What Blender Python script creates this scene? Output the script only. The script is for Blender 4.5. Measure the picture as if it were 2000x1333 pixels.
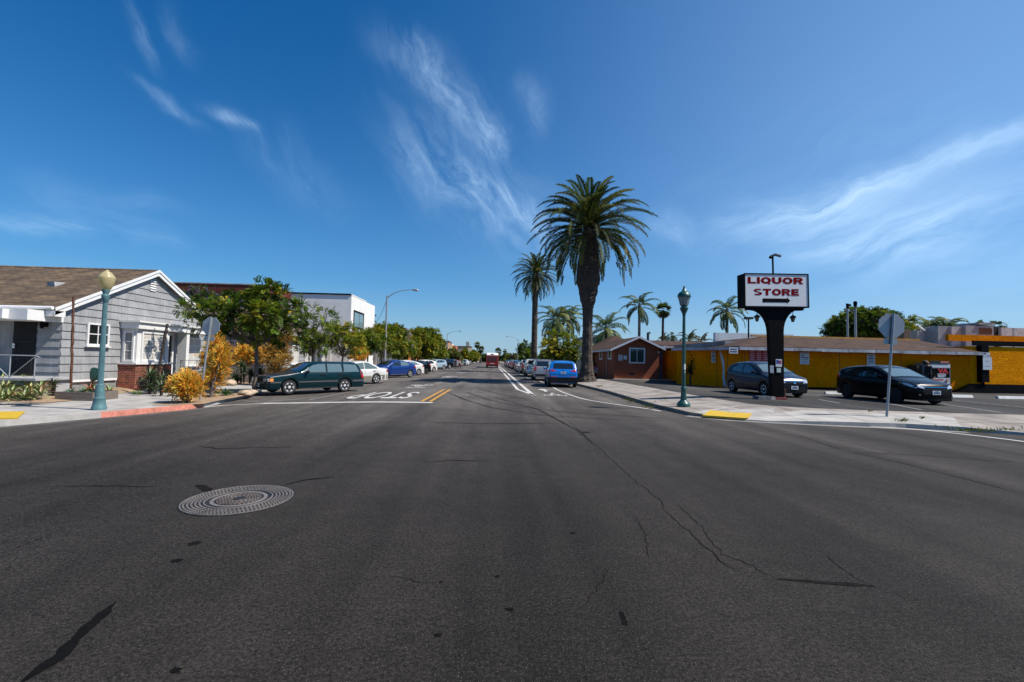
import bpy, bmesh, math, random
import numpy as np
from mathutils import Vector, Matrix
from mathutils.bvhtree import BVHTree

for o in list(bpy.data.objects):
    bpy.data.objects.remove(o)
S = bpy.context.scene
COL = S.collection
R = math.radians

# ------------------------------------------------------------------ camera
F, CX, CY, EYE = 889.0, 1000.0, 666.5, 1.6
def _axes(vx=962., vy=704., roll=1.35):
    d = np.array([vx-CX, -(vy-CY), F]); d /= np.linalg.norm(d)
    a = math.radians(roll)
    up = np.array([math.sin(a), math.cos(a), 0.]); up -= d*np.dot(up, d); up /= np.linalg.norm(up)
    X = np.cross(up, d)
    if X[0] < 0: X = -X
    return np.array([X, d, up])
AX = _axes()
cam_d = bpy.data.cameras.new('camera'); cam = bpy.data.objects.new('camera', cam_d); COL.objects.link(cam)
cam_d.sensor_width = 36; cam_d.lens = F/2000*36; cam_d.clip_start = .05; cam_d.clip_end = 6000
r_, u_, f_ = AX[:, 0], AX[:, 1], AX[:, 2]
mw = Matrix(((r_[0], u_[0], -f_[0], 0), (r_[1], u_[1], -f_[1], 0), (r_[2], u_[2], -f_[2], EYE), (0, 0, 0, 1)))
cam.matrix_world = mw
S.camera = cam
def ray(px, py): return AX @ np.array([px-CX, -(py-CY), F])
def gnd(px, py, z=0.):                       # point of a level ground at height z seen at a place in the photograph
    r = ray(px, py); t = (z-EYE)/r[2]; return Vector((r[0]*t, r[1]*t, z))
def at(px, py, Y):                           # point at distance Y up the street
    r = ray(px, py); t = Y/r[1]; return Vector((r[0]*t, Y, r[2]*t+EYE))
def atx(px, py, X):
    r = ray(px, py); t = X/r[0]; return Vector((X, r[1]*t, r[2]*t+EYE))

# ------------------------------------------------------------------ sky and sun
SUN_EL, SUN_AZ = 53.0, 103.0                  # degrees; azimuth measured from +Y (up the street) towards +X (right)
W = bpy.data.worlds.new('World'); S.world = W; W.use_nodes = True
nt = W.node_tree; nt.nodes.clear()
def N(t, **k):
    n = nt.nodes.new(t)
    for a, b in k.items(): setattr(n, a, b)
    return n
def mth(op, a, b=None, c=None, clamp=False):
    n = N('ShaderNodeMath', operation=op, use_clamp=clamp)
    for i, x in enumerate((a, b, c)):
        if x is None: continue
        if isinstance(x, (int, float)): n.inputs[i].default_value = x
        else: nt.links.new(x, n.inputs[i])
    return n.outputs[0]
sky = N('ShaderNodeTexSky', sky_type='NISHITA', sun_disc=False)
sky.sun_elevation = R(SUN_EL); sky.sun_rotation = R(SUN_AZ)
sky.air_density = 1.0; sky.dust_density = .15; sky.ozone_density = 5.5; sky.altitude = 20
hsv = N('ShaderNodeHueSaturation'); hsv.inputs['Saturation'].default_value = 1.42; hsv.inputs['Value'].default_value = 1.0
tint = N('ShaderNodeMix', data_type='RGBA', blend_type='MULTIPLY'); tint.inputs[0].default_value = 1
nt.links.new(sky.outputs[0], tint.inputs[6]); tint.inputs[7].default_value = (.86, 1.0, 1.12, 1)
nt.links.new(tint.outputs[2], hsv.inputs['Color'])
tc = N('ShaderNodeTexCoord'); sep = N('ShaderNodeSeparateXYZ'); nt.links.new(tc.outputs['Generated'], sep.inputs[0])
az = mth('ARCTAN2', sep.outputs[0], sep.outputs[1]); el = mth('ARCSINE', sep.outputs[2])
cmb = N('ShaderNodeCombineXYZ'); nt.links.new(az, cmb.inputs[0]); nt.links.new(el, cmb.inputs[1])
wn = N('ShaderNodeTexNoise'); wn.inputs['Scale'].default_value = 7; wn.inputs['Detail'].default_value = 4
nt.links.new(cmb.outputs[0], wn.inputs['Vector'])
ws = N('ShaderNodeSeparateColor'); nt.links.new(wn.outputs['Color'], ws.inputs[0])
azw = mth('ADD', az, mth('MULTIPLY', mth('SUBTRACT', ws.outputs[0], .5), .09))
elw = mth('ADD', el, mth('MULTIPLY', mth('SUBTRACT', ws.outputs[1], .5), .09))
def fib(ang, along, across, seed, lo, hi):   # fibrous cirrus texture lying in one direction
    c, s = math.cos(ang), math.sin(ang)
    u = mth('MULTIPLY', mth('ADD', mth('MULTIPLY', azw, c), mth('MULTIPLY', elw, s)), along)
    v = mth('MULTIPLY', mth('ADD', mth('MULTIPLY', azw, -s), mth('MULTIPLY', elw, c)), across)
    cb = N('ShaderNodeCombineXYZ'); nt.links.new(u, cb.inputs[0]); nt.links.new(v, cb.inputs[1]); cb.inputs[2].default_value = seed
    n = N('ShaderNodeTexNoise'); n.inputs['Scale'].default_value = 1; n.inputs['Detail'].default_value = 9
    n.inputs['Roughness'].default_value = .66; n.inputs['Distortion'].default_value = .35
    nt.links.new(cb.outputs[0], n.inputs['Vector'])
    mr = N('ShaderNodeMapRange', interpolation_type='SMOOTHSTEP'); mr.inputs[1].default_value = lo; mr.inputs[2].default_value = hi
    nt.links.new(n.outputs[0], mr.inputs[0]); return mr.outputs[0]
fibs = {'a': fib(R(-52), 4, 13, 3.1, .30, .78), 'b': fib(R(17), 3, 15, 8.4, .28, .78), 'c': fib(R(-14), 3, 14, 5.2, .30, .75)}
def azel(p):
    r = ray(*p); return math.atan2(r[0], r[1]), math.atan2(r[2], math.hypot(r[0], r[1]))
total = None
for (p, q, w, st, k) in [
        ((815, 110), (960, 255), 28, .48, 'a'), ((735, 70), (850, 105), 22, .22, 'a'), ((925, 240), (990, 300), 20, .55, 'a'),
        ((800, 270), (1060, 450), 58, .46, 'a'), ((900, 330), (1040, 440), 36, .40, 'a'), ((1020, 170), (1050, 260), 24, .22, 'a'),
        ((250, -10), (318, 115), 8, .34, 'a'), ((330, 0), (388, 100), 13, .20, 'a'), ((262, 135), (370, 222), 8, .34, 'a'),
        ((415, 210), (505, 262), 9, .36, 'a'), ((500, 260), (660, 400), 30, .14, 'a'),
        ((-80, 405), (175, 440), 12, .42, 'c'), ((80, 372), (330, 420), 22, .16, 'c'), ((240, 452), (340, 478), 12, .24, 'c'),
        ((1520, 412), (2060, 215), 13, .38, 'b'), ((1390, 462), (1690, 378), 28, .36, 'b'), ((1560, 490), (1980, 395), 34, .27, 'b'),
        ((1640, 500), (1850, 470), 26, .30, 'b'), ((1270, 430), (1340, 470), 20, .28, 'a'), ((1330, 390), (1420, 350), 14, .14, 'b'),
        ((1500, 430), (2100, 420), 110, .20, 'b')]:
    (a0, e0), (a1, e1) = azel(p), azel(q)
    L = math.hypot(a1-a0, e1-e0)/2*1.05; c, s = (a1-a0)/(2*L), (e1-e0)/(2*L)
    du = mth('SUBTRACT', azw, (a0+a1)/2); dv = mth('SUBTRACT', elw, (e0+e1)/2)
    u = mth('DIVIDE', mth('ADD', mth('MULTIPLY', du, c), mth('MULTIPLY', dv, s)), L)
    v = mth('DIVIDE', mth('ADD', mth('MULTIPLY', du, -s), mth('MULTIPLY', dv, c)), w/F)
    g = mth('EXPONENT', mth('MULTIPLY', mth('ADD', mth('POWER', mth('MULTIPLY', u, u), 1.5), mth('MULTIPLY', v, v)), -1))
    g = mth('MULTIPLY', mth('MULTIPLY', g, fibs[k]), st)
    total = g if total is None else mth('ADD', total, g)
total = mth('MULTIPLY', total, 1.05)
(a0, e0), (a1, e1) = azel((2000, 200)), azel((1000, 250))   # thin veil of high cloud towards the sun
vu = mth('DIVIDE', mth('SUBTRACT', az, a0+.1), .72); vv = mth('DIVIDE', mth('SUBTRACT', el, e0), .75)
veil = mth('EXPONENT', mth('MULTIPLY', mth('ADD', mth('MULTIPLY', vu, vu), mth('MULTIPLY', vv, vv)), -1))
total = mth('ADD', total, mth('MULTIPLY', veil, .24))
total = mth('MINIMUM', total, .75)
hz = mth('MULTIPLY', mth('EXPONENT', mth('DIVIDE', mth('MAXIMUM', el, 0), -.17)), .92)
hzm = N('ShaderNodeMix', data_type='RGBA'); nt.links.new(hz, hzm.inputs[0]); nt.links.new(hsv.outputs[0], hzm.inputs[6]); hzm.inputs[7].default_value = (2.9, 4.5, 6.1, 1)
mixc = N('ShaderNodeMix', data_type='RGBA'); nt.links.new(total, mixc.inputs[0])
nt.links.new(hzm.outputs[2], mixc.inputs[6]); mixc.inputs[7].default_value = (6.4, 9.0, 12.0, 1)
bg = N('ShaderNodeBackground'); bg.inputs[1].default_value = .078
nt.links.new(mixc.outputs[2], bg.inputs[0])
wo = N('ShaderNodeOutputWorld'); nt.links.new(bg.outputs[0], wo.inputs[0])

sd = bpy.data.lights.new('sun', 'SUN'); sd.energy = 5.0; sd.angle = R(.5); sd.color = (1, .93, .83)
sun = bpy.data.objects.new('sun', sd); COL.objects.link(sun)
sv = Vector((math.sin(R(SUN_AZ))*math.cos(R(SUN_EL)), math.cos(R(SUN_AZ))*math.cos(R(SUN_EL)), math.sin(R(SUN_EL))))
sun.rotation_euler = sv.to_track_quat('Z', 'Y').to_euler(); sun.location = (30, -5, 60)
S.view_settings.view_transform = 'Standard'; S.view_settings.look = 'None'
S.view_settings.exposure = 0.45; S.view_settings.gamma = 1

# ------------------------------------------------------------------ materials
MATS = {}
def mat(name, base, rough=.6, metal=0., var=0., vs=6., spec=.5, bump=0., bs=60., coat=0., col=False, trans=0., stretch=None, var2=None, vs2=1.):
    if name in MATS: return MATS[name]
    m = bpy.data.materials.new(name); m.use_nodes = True; t = m.node_tree; t.nodes.clear()
    def n(ty, **k):
        x = t.nodes.new(ty)
        for a, b in k.items(): setattr(x, a, b)
        return x
    out = n('ShaderNodeOutputMaterial'); p = n('ShaderNodeBsdfPrincipled')
    p.inputs['Base Color'].default_value = (*base, 1); p.inputs['Roughness'].default_value = rough
    p.inputs['Metallic'].default_value = metal; p.inputs['Specular IOR Level'].default_value = spec
    p.inputs['Coat Weight'].default_value = coat; p.inputs['Coat Roughness'].default_value = .04
    tcn = n('ShaderNodeTexCoord'); vec = tcn.outputs['Object']
    if stretch:
        mp = n('ShaderNodeMapping'); mp.inputs['Scale'].default_value = stretch; t.links.new(vec, mp.inputs[0]); vec = mp.outputs[0]
    cur = None
    if col:
        a = n('ShaderNodeAttribute', attribute_name='Col'); cur = a.outputs['Color']
    def vary(cur, amt, sc):
        nz = n('ShaderNodeTexNoise'); nz.inputs['Scale'].default_value = sc; nz.inputs['Detail'].default_value = 5
        nz.inputs['Roughness'].default_value = .6; t.links.new(vec, nz.inputs['Vector'])
        mr = n('ShaderNodeMapRange'); mr.inputs[1].default_value = .3; mr.inputs[2].default_value = .7
        mr.inputs[3].default_value = 1-amt; mr.inputs[4].default_value = 1+amt; t.links.new(nz.outputs[0], mr.inputs[0])
        mx = n('ShaderNodeMix', data_type='RGBA', blend_type='MULTIPLY'); mx.inputs[0].default_value = 1
        if cur is None: mx.inputs[6].default_value = (*base, 1)
        else: t.links.new(cur, mx.inputs[6])
        t.links.new(mr.outputs[0], mx.inputs[7]); return mx.outputs[2]
    if var: cur = vary(cur, var, vs)
    if var2: cur = vary(cur, var2, vs2)
    if cur is not None: t.links.new(cur, p.inputs['Base Color'])
    if bump:
        nb = n('ShaderNodeTexNoise'); nb.inputs['Scale'].default_value = bs; nb.inputs['Detail'].default_value = 4
        t.links.new(vec, nb.inputs['Vector'])
        b = n('ShaderNodeBump'); b.inputs['Strength'].default_value = bump; b.inputs['Distance'].default_value = .02
        t.links.new(nb.outputs[0], b.inputs['Height']); t.links.new(b.outputs[0], p.inputs['Normal'])
    sh = p.outputs[0]
    if trans:
        tr = n('ShaderNodeBsdfTranslucent')
        if cur is not None: t.links.new(cur, tr.inputs[0])
        else: tr.inputs[0].default_value = (*base, 1)
        mxs = n('ShaderNodeMixShader'); mxs.inputs[0].default_value = trans
        t.links.new(p.outputs[0], mxs.inputs[1]); t.links.new(tr.outputs[0], mxs.inputs[2]); sh = mxs.outputs[0]
    t.links.new(sh, out.inputs[0]); MATS[name] = m
    return m
def brickmat(name, c1, c2, mortar, bw, bh, ms, rough=.8, axes='xz', bump=.4, off=.5, var=.25, vs=3., bias=0.):
    m = bpy.data.materials.new(name); m.use_nodes = True; t = m.node_tree; p = t.nodes['Principled BSDF']
    p.inputs['Roughness'].default_value = rough; p.inputs['Specular IOR Level'].default_value = .3
    tcn = t.nodes.new('ShaderNodeTexCoord'); sp = t.nodes.new('ShaderNodeSeparateXYZ'); cb = t.nodes.new('ShaderNodeCombineXYZ')
    t.links.new(tcn.outputs['Object'], sp.inputs[0])
    for i, a in enumerate(axes): t.links.new(sp.outputs['xyz'.index(a)], cb.inputs[i])
    b = t.nodes.new('ShaderNodeTexBrick'); t.links.new(cb.outputs[0], b.inputs['Vector'])
    b.inputs['Color1'].default_value = (*c1, 1); b.inputs['Color2'].default_value = (*c2, 1); b.inputs['Mortar'].default_value = (*mortar, 1)
    b.inputs['Scale'].default_value = 1; b.inputs['Brick Width'].default_value = bw; b.inputs['Row Height'].default_value = bh
    b.inputs['Mortar Size'].default_value = ms; b.offset = off; b.inputs['Bias'].default_value = bias; b.inputs['Mortar Smooth'].default_value = .1
    nz = t.nodes.new('ShaderNodeTexNoise'); nz.inputs['Scale'].default_value = vs; nz.inputs['Detail'].default_value = 5
    t.links.new(tcn.outputs['Object'], nz.inputs['Vector'])
    mr = t.nodes.new('ShaderNodeMapRange'); mr.inputs[1].default_value = .3; mr.inputs[2].default_value = .7
    mr.inputs[3].default_value = 1-var; mr.inputs[4].default_value = 1+var; t.links.new(nz.outputs[0], mr.inputs[0])
    mx = t.nodes.new('ShaderNodeMix'); mx.data_type = 'RGBA'; mx.blend_type = 'MULTIPLY'; mx.inputs[0].default_value = 1
    t.links.new(b.outputs[0], mx.inputs[6]); t.links.new(mr.outputs[0], mx.inputs[7]); t.links.new(mx.outputs[2], p.inputs['Base Color'])
    bp = t.nodes.new('ShaderNodeBump'); bp.inputs['Strength'].default_value = bump; bp.inputs['Distance'].default_value = .01; bp.invert = True
    t.links.new(b.outputs['Fac'], bp.inputs['Height']); t.links.new(bp.outputs[0], p.inputs['Normal'])
    MATS[name] = m; return m

# ------------------------------------------------------------------ mesh builder
def tag(o, label=None, cat=None, group=None, kind=None):
    if label: o['label'] = label
    if cat: o['category'] = cat
    if group: o['group'] = group
    if kind: o['kind'] = kind
    return o
def thing(name, loc, label, cat, group=None, rz=0.):
    o = bpy.data.objects.new(name, None); COL.objects.link(o); o.empty_display_size = .2
    o.location = loc; o.rotation_euler = (0, 0, rz); return tag(o, label, cat, group)
def rootloc(p):
    while p.parent: p = p.parent
    return Vector(p.location)
class MB:
    def __init__(s): s.v = []; s.f = []; s.m = []; s.c = []; s.usecol = False
    def add(s, vs, fs, mi=0, c=None):
        b = len(s.v); s.v += [tuple(v) for v in vs]
        for f in fs:
            s.f.append(tuple(b+i for i in f)); s.m.append(mi)
            s.c.append(c if c is not None else (1, 1, 1))
        if c is not None: s.usecol = True
        return s
    def box(s, x0, x1, y0, y1, z0, z1, mi=0):
        return s.add([(x0, y0, z0), (x1, y0, z0), (x1, y1, z0), (x0, y1, z0), (x0, y0, z1), (x1, y0, z1), (x1, y1, z1), (x0, y1, z1)],
                     [(0, 3, 2, 1), (4, 5, 6, 7), (0, 1, 5, 4), (1, 2, 6, 5), (2, 3, 7, 6), (3, 0, 4, 7)], mi)
    def beam(s, p, q, w, h, mi=0, up=(0, 0, 1)):        # a square bar from p to q
        p, q = Vector(p), Vector(q); d = (q-p).normalized(); up = Vector(up)
        if abs(d.dot(up)) > .98: up = Vector((1, 0, 0))
        sd_ = d.cross(up).normalized()*w/2; u = sd_.cross(d).normalized()*h/2
        vs = [a+b*sd_+c*u for a in (p, q) for b, c in ((-1, -1), (1, -1), (1, 1), (-1, 1))]
        return s.add(vs, [(3, 2, 1, 0), (4, 5, 6, 7), (0, 1, 5, 4), (1, 2, 6, 5), (2, 3, 7, 6), (3, 0, 4, 7)], mi)
    def tube(s, pts, rads, n=8, mi=0, caps=True, c=None):
        pts = [Vector(p) for p in pts]
        if isinstance(rads, (int, float)): rads = [rads]*len(pts)
        b = len(s.v); pv = None; rings = []
        for i, p in enumerate(pts):
            d = (pts[min(i+1, len(pts)-1)]-pts[max(i-1, 0)])
            d = d.normalized() if d.length > 1e-9 else Vector((0, 0, 1))
            if pv is None: pv = d.orthogonal().normalized()
            pv = (pv-d*pv.dot(d)); pv = pv.normalized() if pv.length > 1e-6 else d.orthogonal().normalized()
            q = d.cross(pv)
            rings.append([p+(pv*math.cos(2*math.pi*k/n)+q*math.sin(2*math.pi*k/n))*rads[i] for k in range(n)])
        vs = [v for r in rings for v in r]; fs = []
        for i in range(len(pts)-1):
            for k in range(n):
                fs.append((i*n+k, i*n+(k+1) % n, (i+1)*n+(k+1) % n, (i+1)*n+k))
        if caps: fs.append(tuple(reversed(range(n)))); fs.append(tuple(range((len(pts)-1)*n, len(pts)*n)))
        return s.add(vs, fs, mi, c)
    def lathe(s, prof, n=24, o=(0, 0, 0), mi=0, axis='z'):
        vs = []; fs = []
        for (r, z) in prof:
            for k in range(n):
                a = 2*math.pi*k/n
                if axis == 'z': vs.append((o[0]+r*math.cos(a), o[1]+r*math.sin(a), o[2]+z))
                elif axis == 'y': vs.append((o[0]+r*math.cos(a), o[1]+z, o[2]-r*math.sin(a)))
                else: vs.append((o[0]+z, o[1]+r*math.cos(a), o[2]+r*math.sin(a)))
        for i in range(len(prof)-1):
            for k in range(n): fs.append((i*n+k, i*n+(k+1) % n, (i+1)*n+(k+1) % n, (i+1)*n+k))
        fs.append(tuple(reversed(range(n)))); fs.append(tuple(range((len(prof)-1)*n, len(prof)*n)))
        return s.add(vs, fs, mi)
    def prism(s, poly, vec, mi=0):                      # extrude a flat polygon (3-D points) along vec
        vec = Vector(vec); a = [Vector(p) for p in poly]; n = len(a)
        nrm = sum(((a[i]-a[0]).cross(a[(i+1) % n]-a[0]) for i in range(n)), Vector())
        if nrm.dot(vec) < 0: a.reverse()
        return s.add(a+[p+vec for p in a], [tuple(reversed(range(n))), tuple(range(n, 2*n))]+[(i, (i+1) % n, n+(i+1) % n, n+i) for i in range(n)], mi)
    def build(s, name, mats, parent=None, smooth=False, loc=None, world=False, ang=35, bevel=0):
        off = Vector((0, 0, 0))
        if loc is not None: off = Vector(loc)
        if world and parent is not None: off = rootloc(parent)
        me = bpy.data.meshes.new(name)
        vs = s.v if off.length == 0 else [(v[0]-off.x, v[1]-off.y, v[2]-off.z) for v in s.v]
        me.from_pydata(vs, [], s.f)
        if not isinstance(mats, (list, tuple)): mats = [mats]
        for m in mats: me.materials.append(m)
        me.polygons.foreach_set('material_index', s.m)
        if s.usecol:
            a = me.attributes.new('Col', 'FLOAT_COLOR', 'FACE')
            a.data.foreach_set('color', np.array([(*c, 1.) for c in s.c], dtype=np.float32).ravel())
        if bevel:
            bm = bmesh.new(); bm.from_mesh(me)
            bmesh.ops.bevel(bm, geom=[e for e in bm.edges if len(e.link_faces) == 2 and e.calc_face_angle(0) > .6], offset=bevel, segments=2, affect='EDGES', clamp_overlap=True)
            bm.to_mesh(me); bm.free()
        if smooth:
            me.polygons.foreach_set('use_smooth', [True]*len(me.polygons))
            if ang < 180: me.set_sharp_from_angle(angle=R(ang))
        me.update()
        o = bpy.data.objects.new(name, me); COL.objects.link(o)
        if loc is not None: o.location = loc
        if parent is not None: o.parent = parent
        return o
def dup(root, loc, rz, label=None, group=None, scale=None, recolor=None, skip=()):
    def cp(o, par):
        c = o.copy(); COL.objects.link(c); c.parent = par
        if recolor and o.type == 'MESH':
            for sl in c.material_slots:
                if sl.material and sl.material.name in recolor:
                    m = recolor[sl.material.name]; sl.link = 'OBJECT'; sl.material = m
        for ch in list(o.children):
            if ch.name.split('.')[0] not in skip: cp(ch, c)
        return c
    c = cp(root, None); c.location = loc; c.rotation_euler = (0, 0, rz)
    if scale: c.scale = (scale,)*3 if isinstance(scale, (int, float)) else scale
    if label: c['label'] = label
    if group: c['group'] = group
    return c
def textmesh(txt, size=1., bold=0., extrude=0., sx=1.):
    cu = bpy.data.curves.new('txt', 'FONT'); cu.body = txt; cu.size = size; cu.offset = bold; cu.extrude = extrude
    cu.align_x = 'CENTER'; cu.align_y = 'CENTER'; cu.resolution_u = 4
    o = bpy.data.objects.new('txt', cu); COL.objects.link(o)
    bpy.context.view_layer.update(); dg = bpy.context.evaluated_depsgraph_get()
    me = bpy.data.meshes.new_from_object(o.evaluated_get(dg)); bpy.data.objects.remove(o); bpy.data.curves.remove(cu)
    return [Vector((v.co.x*sx, v.co.y, v.co.z)) for v in me.vertices], [tuple(p.vertices) for p in me.polygons]
def interp(keys, t):
    if t <= keys[0][0]: return keys[0][1]
    for (a, b), (c, d) in zip(keys, keys[1:]):
        if t <= c: return b+(d-b)*(t-a)/max(c-a, 1e-9)
    return keys[-1][1]
def sstep(x): x = max(0., min(1., x)); return x*x*(3-2*x)
# ------------------------------------------------------------------ ground
def rz(x): return -.14*sstep((-3-x)/6.5)
def gr(px, py, dz=0.):
    z = 0.
    for _ in range(6):
        p = gnd(px, py, z+dz); z = rz(p.x)
    return p
def asphalt(name, dark, light, y0, y1, speck=.5):
    m = bpy.data.materials.new(name); m.use_nodes = True; t = m.node_tree; p = t.nodes['Principled BSDF']
    L = t.links.new
    def n(ty, **k):
        x = t.nodes.new(ty)
        for a, b in k.items(): setattr(x, a, b)
        return x
    tcn = n('ShaderNodeTexCoord'); ob = tcn.outputs['Object']; sp = n('ShaderNodeSeparateXYZ'); L(ob, sp.inputs[0])
    def noise(sc, det=4, rough=.6, stretch=None, dist=0):
        x = n('ShaderNodeTexNoise'); x.inputs['Scale'].default_value = sc; x.inputs['Detail'].default_value = det
        x.inputs['Roughness'].default_value = rough; x.inputs['Distortion'].default_value = dist
        v = ob
        if stretch:
            mp = n('ShaderNodeMapping'); mp.inputs['Scale'].default_value = stretch[:3]
            if len(stretch) > 3: mp.inputs['Rotation'].default_value = (0, 0, stretch[3])
            L(ob, mp.inputs[0]); v = mp.outputs[0]
        L(v, x.inputs['Vector']); return x.outputs[0]
    def mr(v, a, b, c, d, st='LINEAR'):
        x = n('ShaderNodeMapRange', interpolation_type=st)
        for i, k in enumerate((a, b, c, d)): x.inputs[i+1].default_value = k
        L(v, x.inputs[0]); return x.outputs[0]
    def mix(f, a, b, bt='MIX'):
        x = n('ShaderNodeMix', data_type='RGBA', blend_type=bt)
        for i, k in ((0, f), (6, a), (7, b)):
            if isinstance(k, (int, float)): x.inputs[i].default_value = k
            elif isinstance(k, tuple): x.inputs[i].default_value = (*k, 1)
            else: L(k, x.inputs[i])
        return x.outputs[2]
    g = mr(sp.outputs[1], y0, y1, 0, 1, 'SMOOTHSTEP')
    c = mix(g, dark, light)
    c = mix(1, c, mr(noise(.22, 4, .6), .32, .68, .70, 1.3), 'MULTIPLY')
    c = mix(1, c, mr(noise(1.0, 5, .6, (1.1, .07, 1), .5), .3, .7, .72, 1.27), 'MULTIPLY')
    c = mix(1, c, mr(noise(1.0, 5, .6, (.9, .10, 1, R(62)), .6), .34, .66, .86, 1.14), 'MULTIPLY')
    c = mix(1, c, mr(noise(1.0, 3, .5, (.75, .010, 1), .15), .34, .66, .74, 1.24), 'MULTIPLY')
    c = mix(1, c, mr(noise(3.2, 6, .65), .3, .7, .85, 1.16), 'MULTIPLY')
    c = mix(1, c, mr(noise(40, 6, .82), .36, .64, .14, 2.0), 'MULTIPLY')
    c = mix(1, c, mr(noise(11, 4, .7), .3, .7, .84, 1.17), 'MULTIPLY')
    sp1 = mr(noise(105, 1, .5), .64, .71, 0, speck*.75, 'SMOOTHSTEP'); c = mix(sp1, c, (.20, .185, .17))
    sp2 = mr(noise(62, 1, .5), .74, .78, 0, speck*.7, 'SMOOTHSTEP'); c = mix(sp2, c, (.24, .225, .205))
    sp3 = mr(noise(45, 2, .5), .30, .22, 0, .6); c = mix(sp3, c, (.007, .007, .007))
    # hairline cracks
    vo = n('ShaderNodeTexVoronoi', feature='DISTANCE_TO_EDGE'); vo.inputs['Scale'].default_value = .21
    wv = n('ShaderNodeTexNoise'); wv.inputs['Scale'].default_value = 1.6; wv.inputs['Detail'].default_value = 6; L(ob, wv.inputs['Vector'])
    vm = n('ShaderNodeVectorMath', operation='MULTIPLY_ADD'); L(wv.outputs['Color'], vm.inputs[0]); vm.inputs[1].default_value = (.9, .9, 0); L(ob, vm.inputs[2])
    L(vm.outputs[0], vo.inputs['Vector'])
    ck = mr(vo.outputs['Distance'], 0, .0022, .5, 0)
    c = mix(ck, c, (.009, .008, .008))
    L(c, p.inputs['Base Color']); p.inputs['Roughness'].default_value = .85; p.inputs['Specular IOR Level'].default_value = .16
    b = n('ShaderNodeBump'); b.inputs['Strength'].default_value = .55; b.inputs['Distance'].default_value = .008
    L(noise(110, 3, .7), b.inputs['Height']); L(b.outputs[0], p.inputs['Normal'])
    return m
M_road = asphalt('asphalt', (.0182, .0160, .0141), (.088, .079, .071), 3, 23)  # paler, worn street; near darkness is partly vignetting put into the colour
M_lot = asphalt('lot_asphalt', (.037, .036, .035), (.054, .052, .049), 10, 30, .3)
M_walk = brickmat('sidewalk_concrete', (.355, .342, .32), (.32, .308, .288), (.15, .142, .134), 1.5, 1.5, .02, .9, 'xy', .3, 0, .22, 1.7)
M_walkR = brickmat('old_concrete', (.275, .247, .22), (.235, .211, .188), (.09, .083, .076), 1.35, 1.35, .022, .92, 'xy', .35, 0, .30, 1.3)
M_kerb = mat('kerb_concrete', (.36, .345, .32), .9, var=.18, vs=4, bump=.2)
M_kerbR = mat('kerb_old', (.18, .158, .135), .9, var=.4, vs=3, bump=.3)
M_red = mat('kerb_red_paint', (.52, .19, .135), .8, var=.22, vs=5, var2=.22, vs2=25)
M_dirt = mat('dirt', (.29, .20, .125), .95, var=.22, vs=2.2, var2=.3, vs2=30, bump=.5, bs=40)
M_white = mat('road_paint_white', (.50, .49, .465), .7, var=.2, vs=2.5, var2=.42, vs2=60)
M_yel = mat('road_paint_yellow', (.45, .22, .02), .7, var=.15, vs=3, var2=.12, vs2=60)
M_tar = mat('tar', (.004, .0038, .0036), .8, var=.4, vs=20, bump=.3, spec=.08)
M_tarF = mat('tar_faded', (.008, .0072, .0066), .85, var=.35, vs=14, spec=.08)
M_tact = mat('tactile_yellow', (.50, .325, .013), .7, var=.10, vs=8)
M_wornW = mat('worn_white', (.21, .205, .195), .8, var=.4, vs=6)
def structure(o): o['kind'] = 'structure'; return o

mb = MB(); xs = [-110, -60, -30, -14]+[-12+.5*i for i in range(20)]+[0, 8, 30, 60, 110]; ys = [-60, 0, 10, 20, 60, 200, 900]
for j in range(len(ys)-1):
    for i in range(len(xs)-1):
        mb.add([(xs[i], ys[j], rz(xs[i])), (xs[i+1], ys[j], rz(xs[i+1])), (xs[i+1], ys[j+1], rz(xs[i+1])), (xs[i], ys[j+1], rz(xs[i]))], [(0, 1, 2, 3)])
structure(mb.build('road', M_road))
mb = MB(); mb.add([(-3000, -3000, -.5), (3000, -3000, -.5), (3000, 3000, -.5), (-3000, 3000, -.5)], [(0, 1, 2, 3)])
structure(mb.build('ground', mat('far_ground', (.12, .11, .08), .95, var=.4, vs=.02)))

def offset(poly, d):                                   # shift a polyline sideways (left of its direction)
    out = []
    for i, p in enumerate(poly):
        a = Vector(poly[max(i-1, 0)][:2]); b = Vector(poly[min(i+1, len(poly)-1)][:2]); t = (b-a).normalized()
        out.append((p[0]-t.y*d, p[1]+t.x*d))
    return out
def smooth(poly, it=2):
    for _ in range(it):
        q = [poly[0]]
        for a, b in zip(poly, poly[1:]):
            q.append(tuple(a[i]*.75+b[i]*.25 for i in range(len(a)))); q.append(tuple(a[i]*.25+b[i]*.75 for i in range(len(a))))
        q.append(poly[-1]); poly = q
    return poly
def kerb(name, poly, d, z0, z1, m):
    q = offset(poly, d); r = offset(poly, d*.12); mb = MB(); n = len(poly); zs = z1 if isinstance(z1, list) else [z1]*n
    for i in range(n-1):
        mb.add([(*poly[i], z0), (*poly[i+1], z0), (*r[i+1], zs[i+1]), (*r[i], zs[i]), (*q[i+1], zs[i+1]), (*q[i], zs[i]), (*q[i+1], z0), (*q[i], z0)], [(0, 1, 2, 3), (3, 2, 4, 5), (5, 4, 6, 7)])
    return structure(mb.build(name, m))
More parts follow.
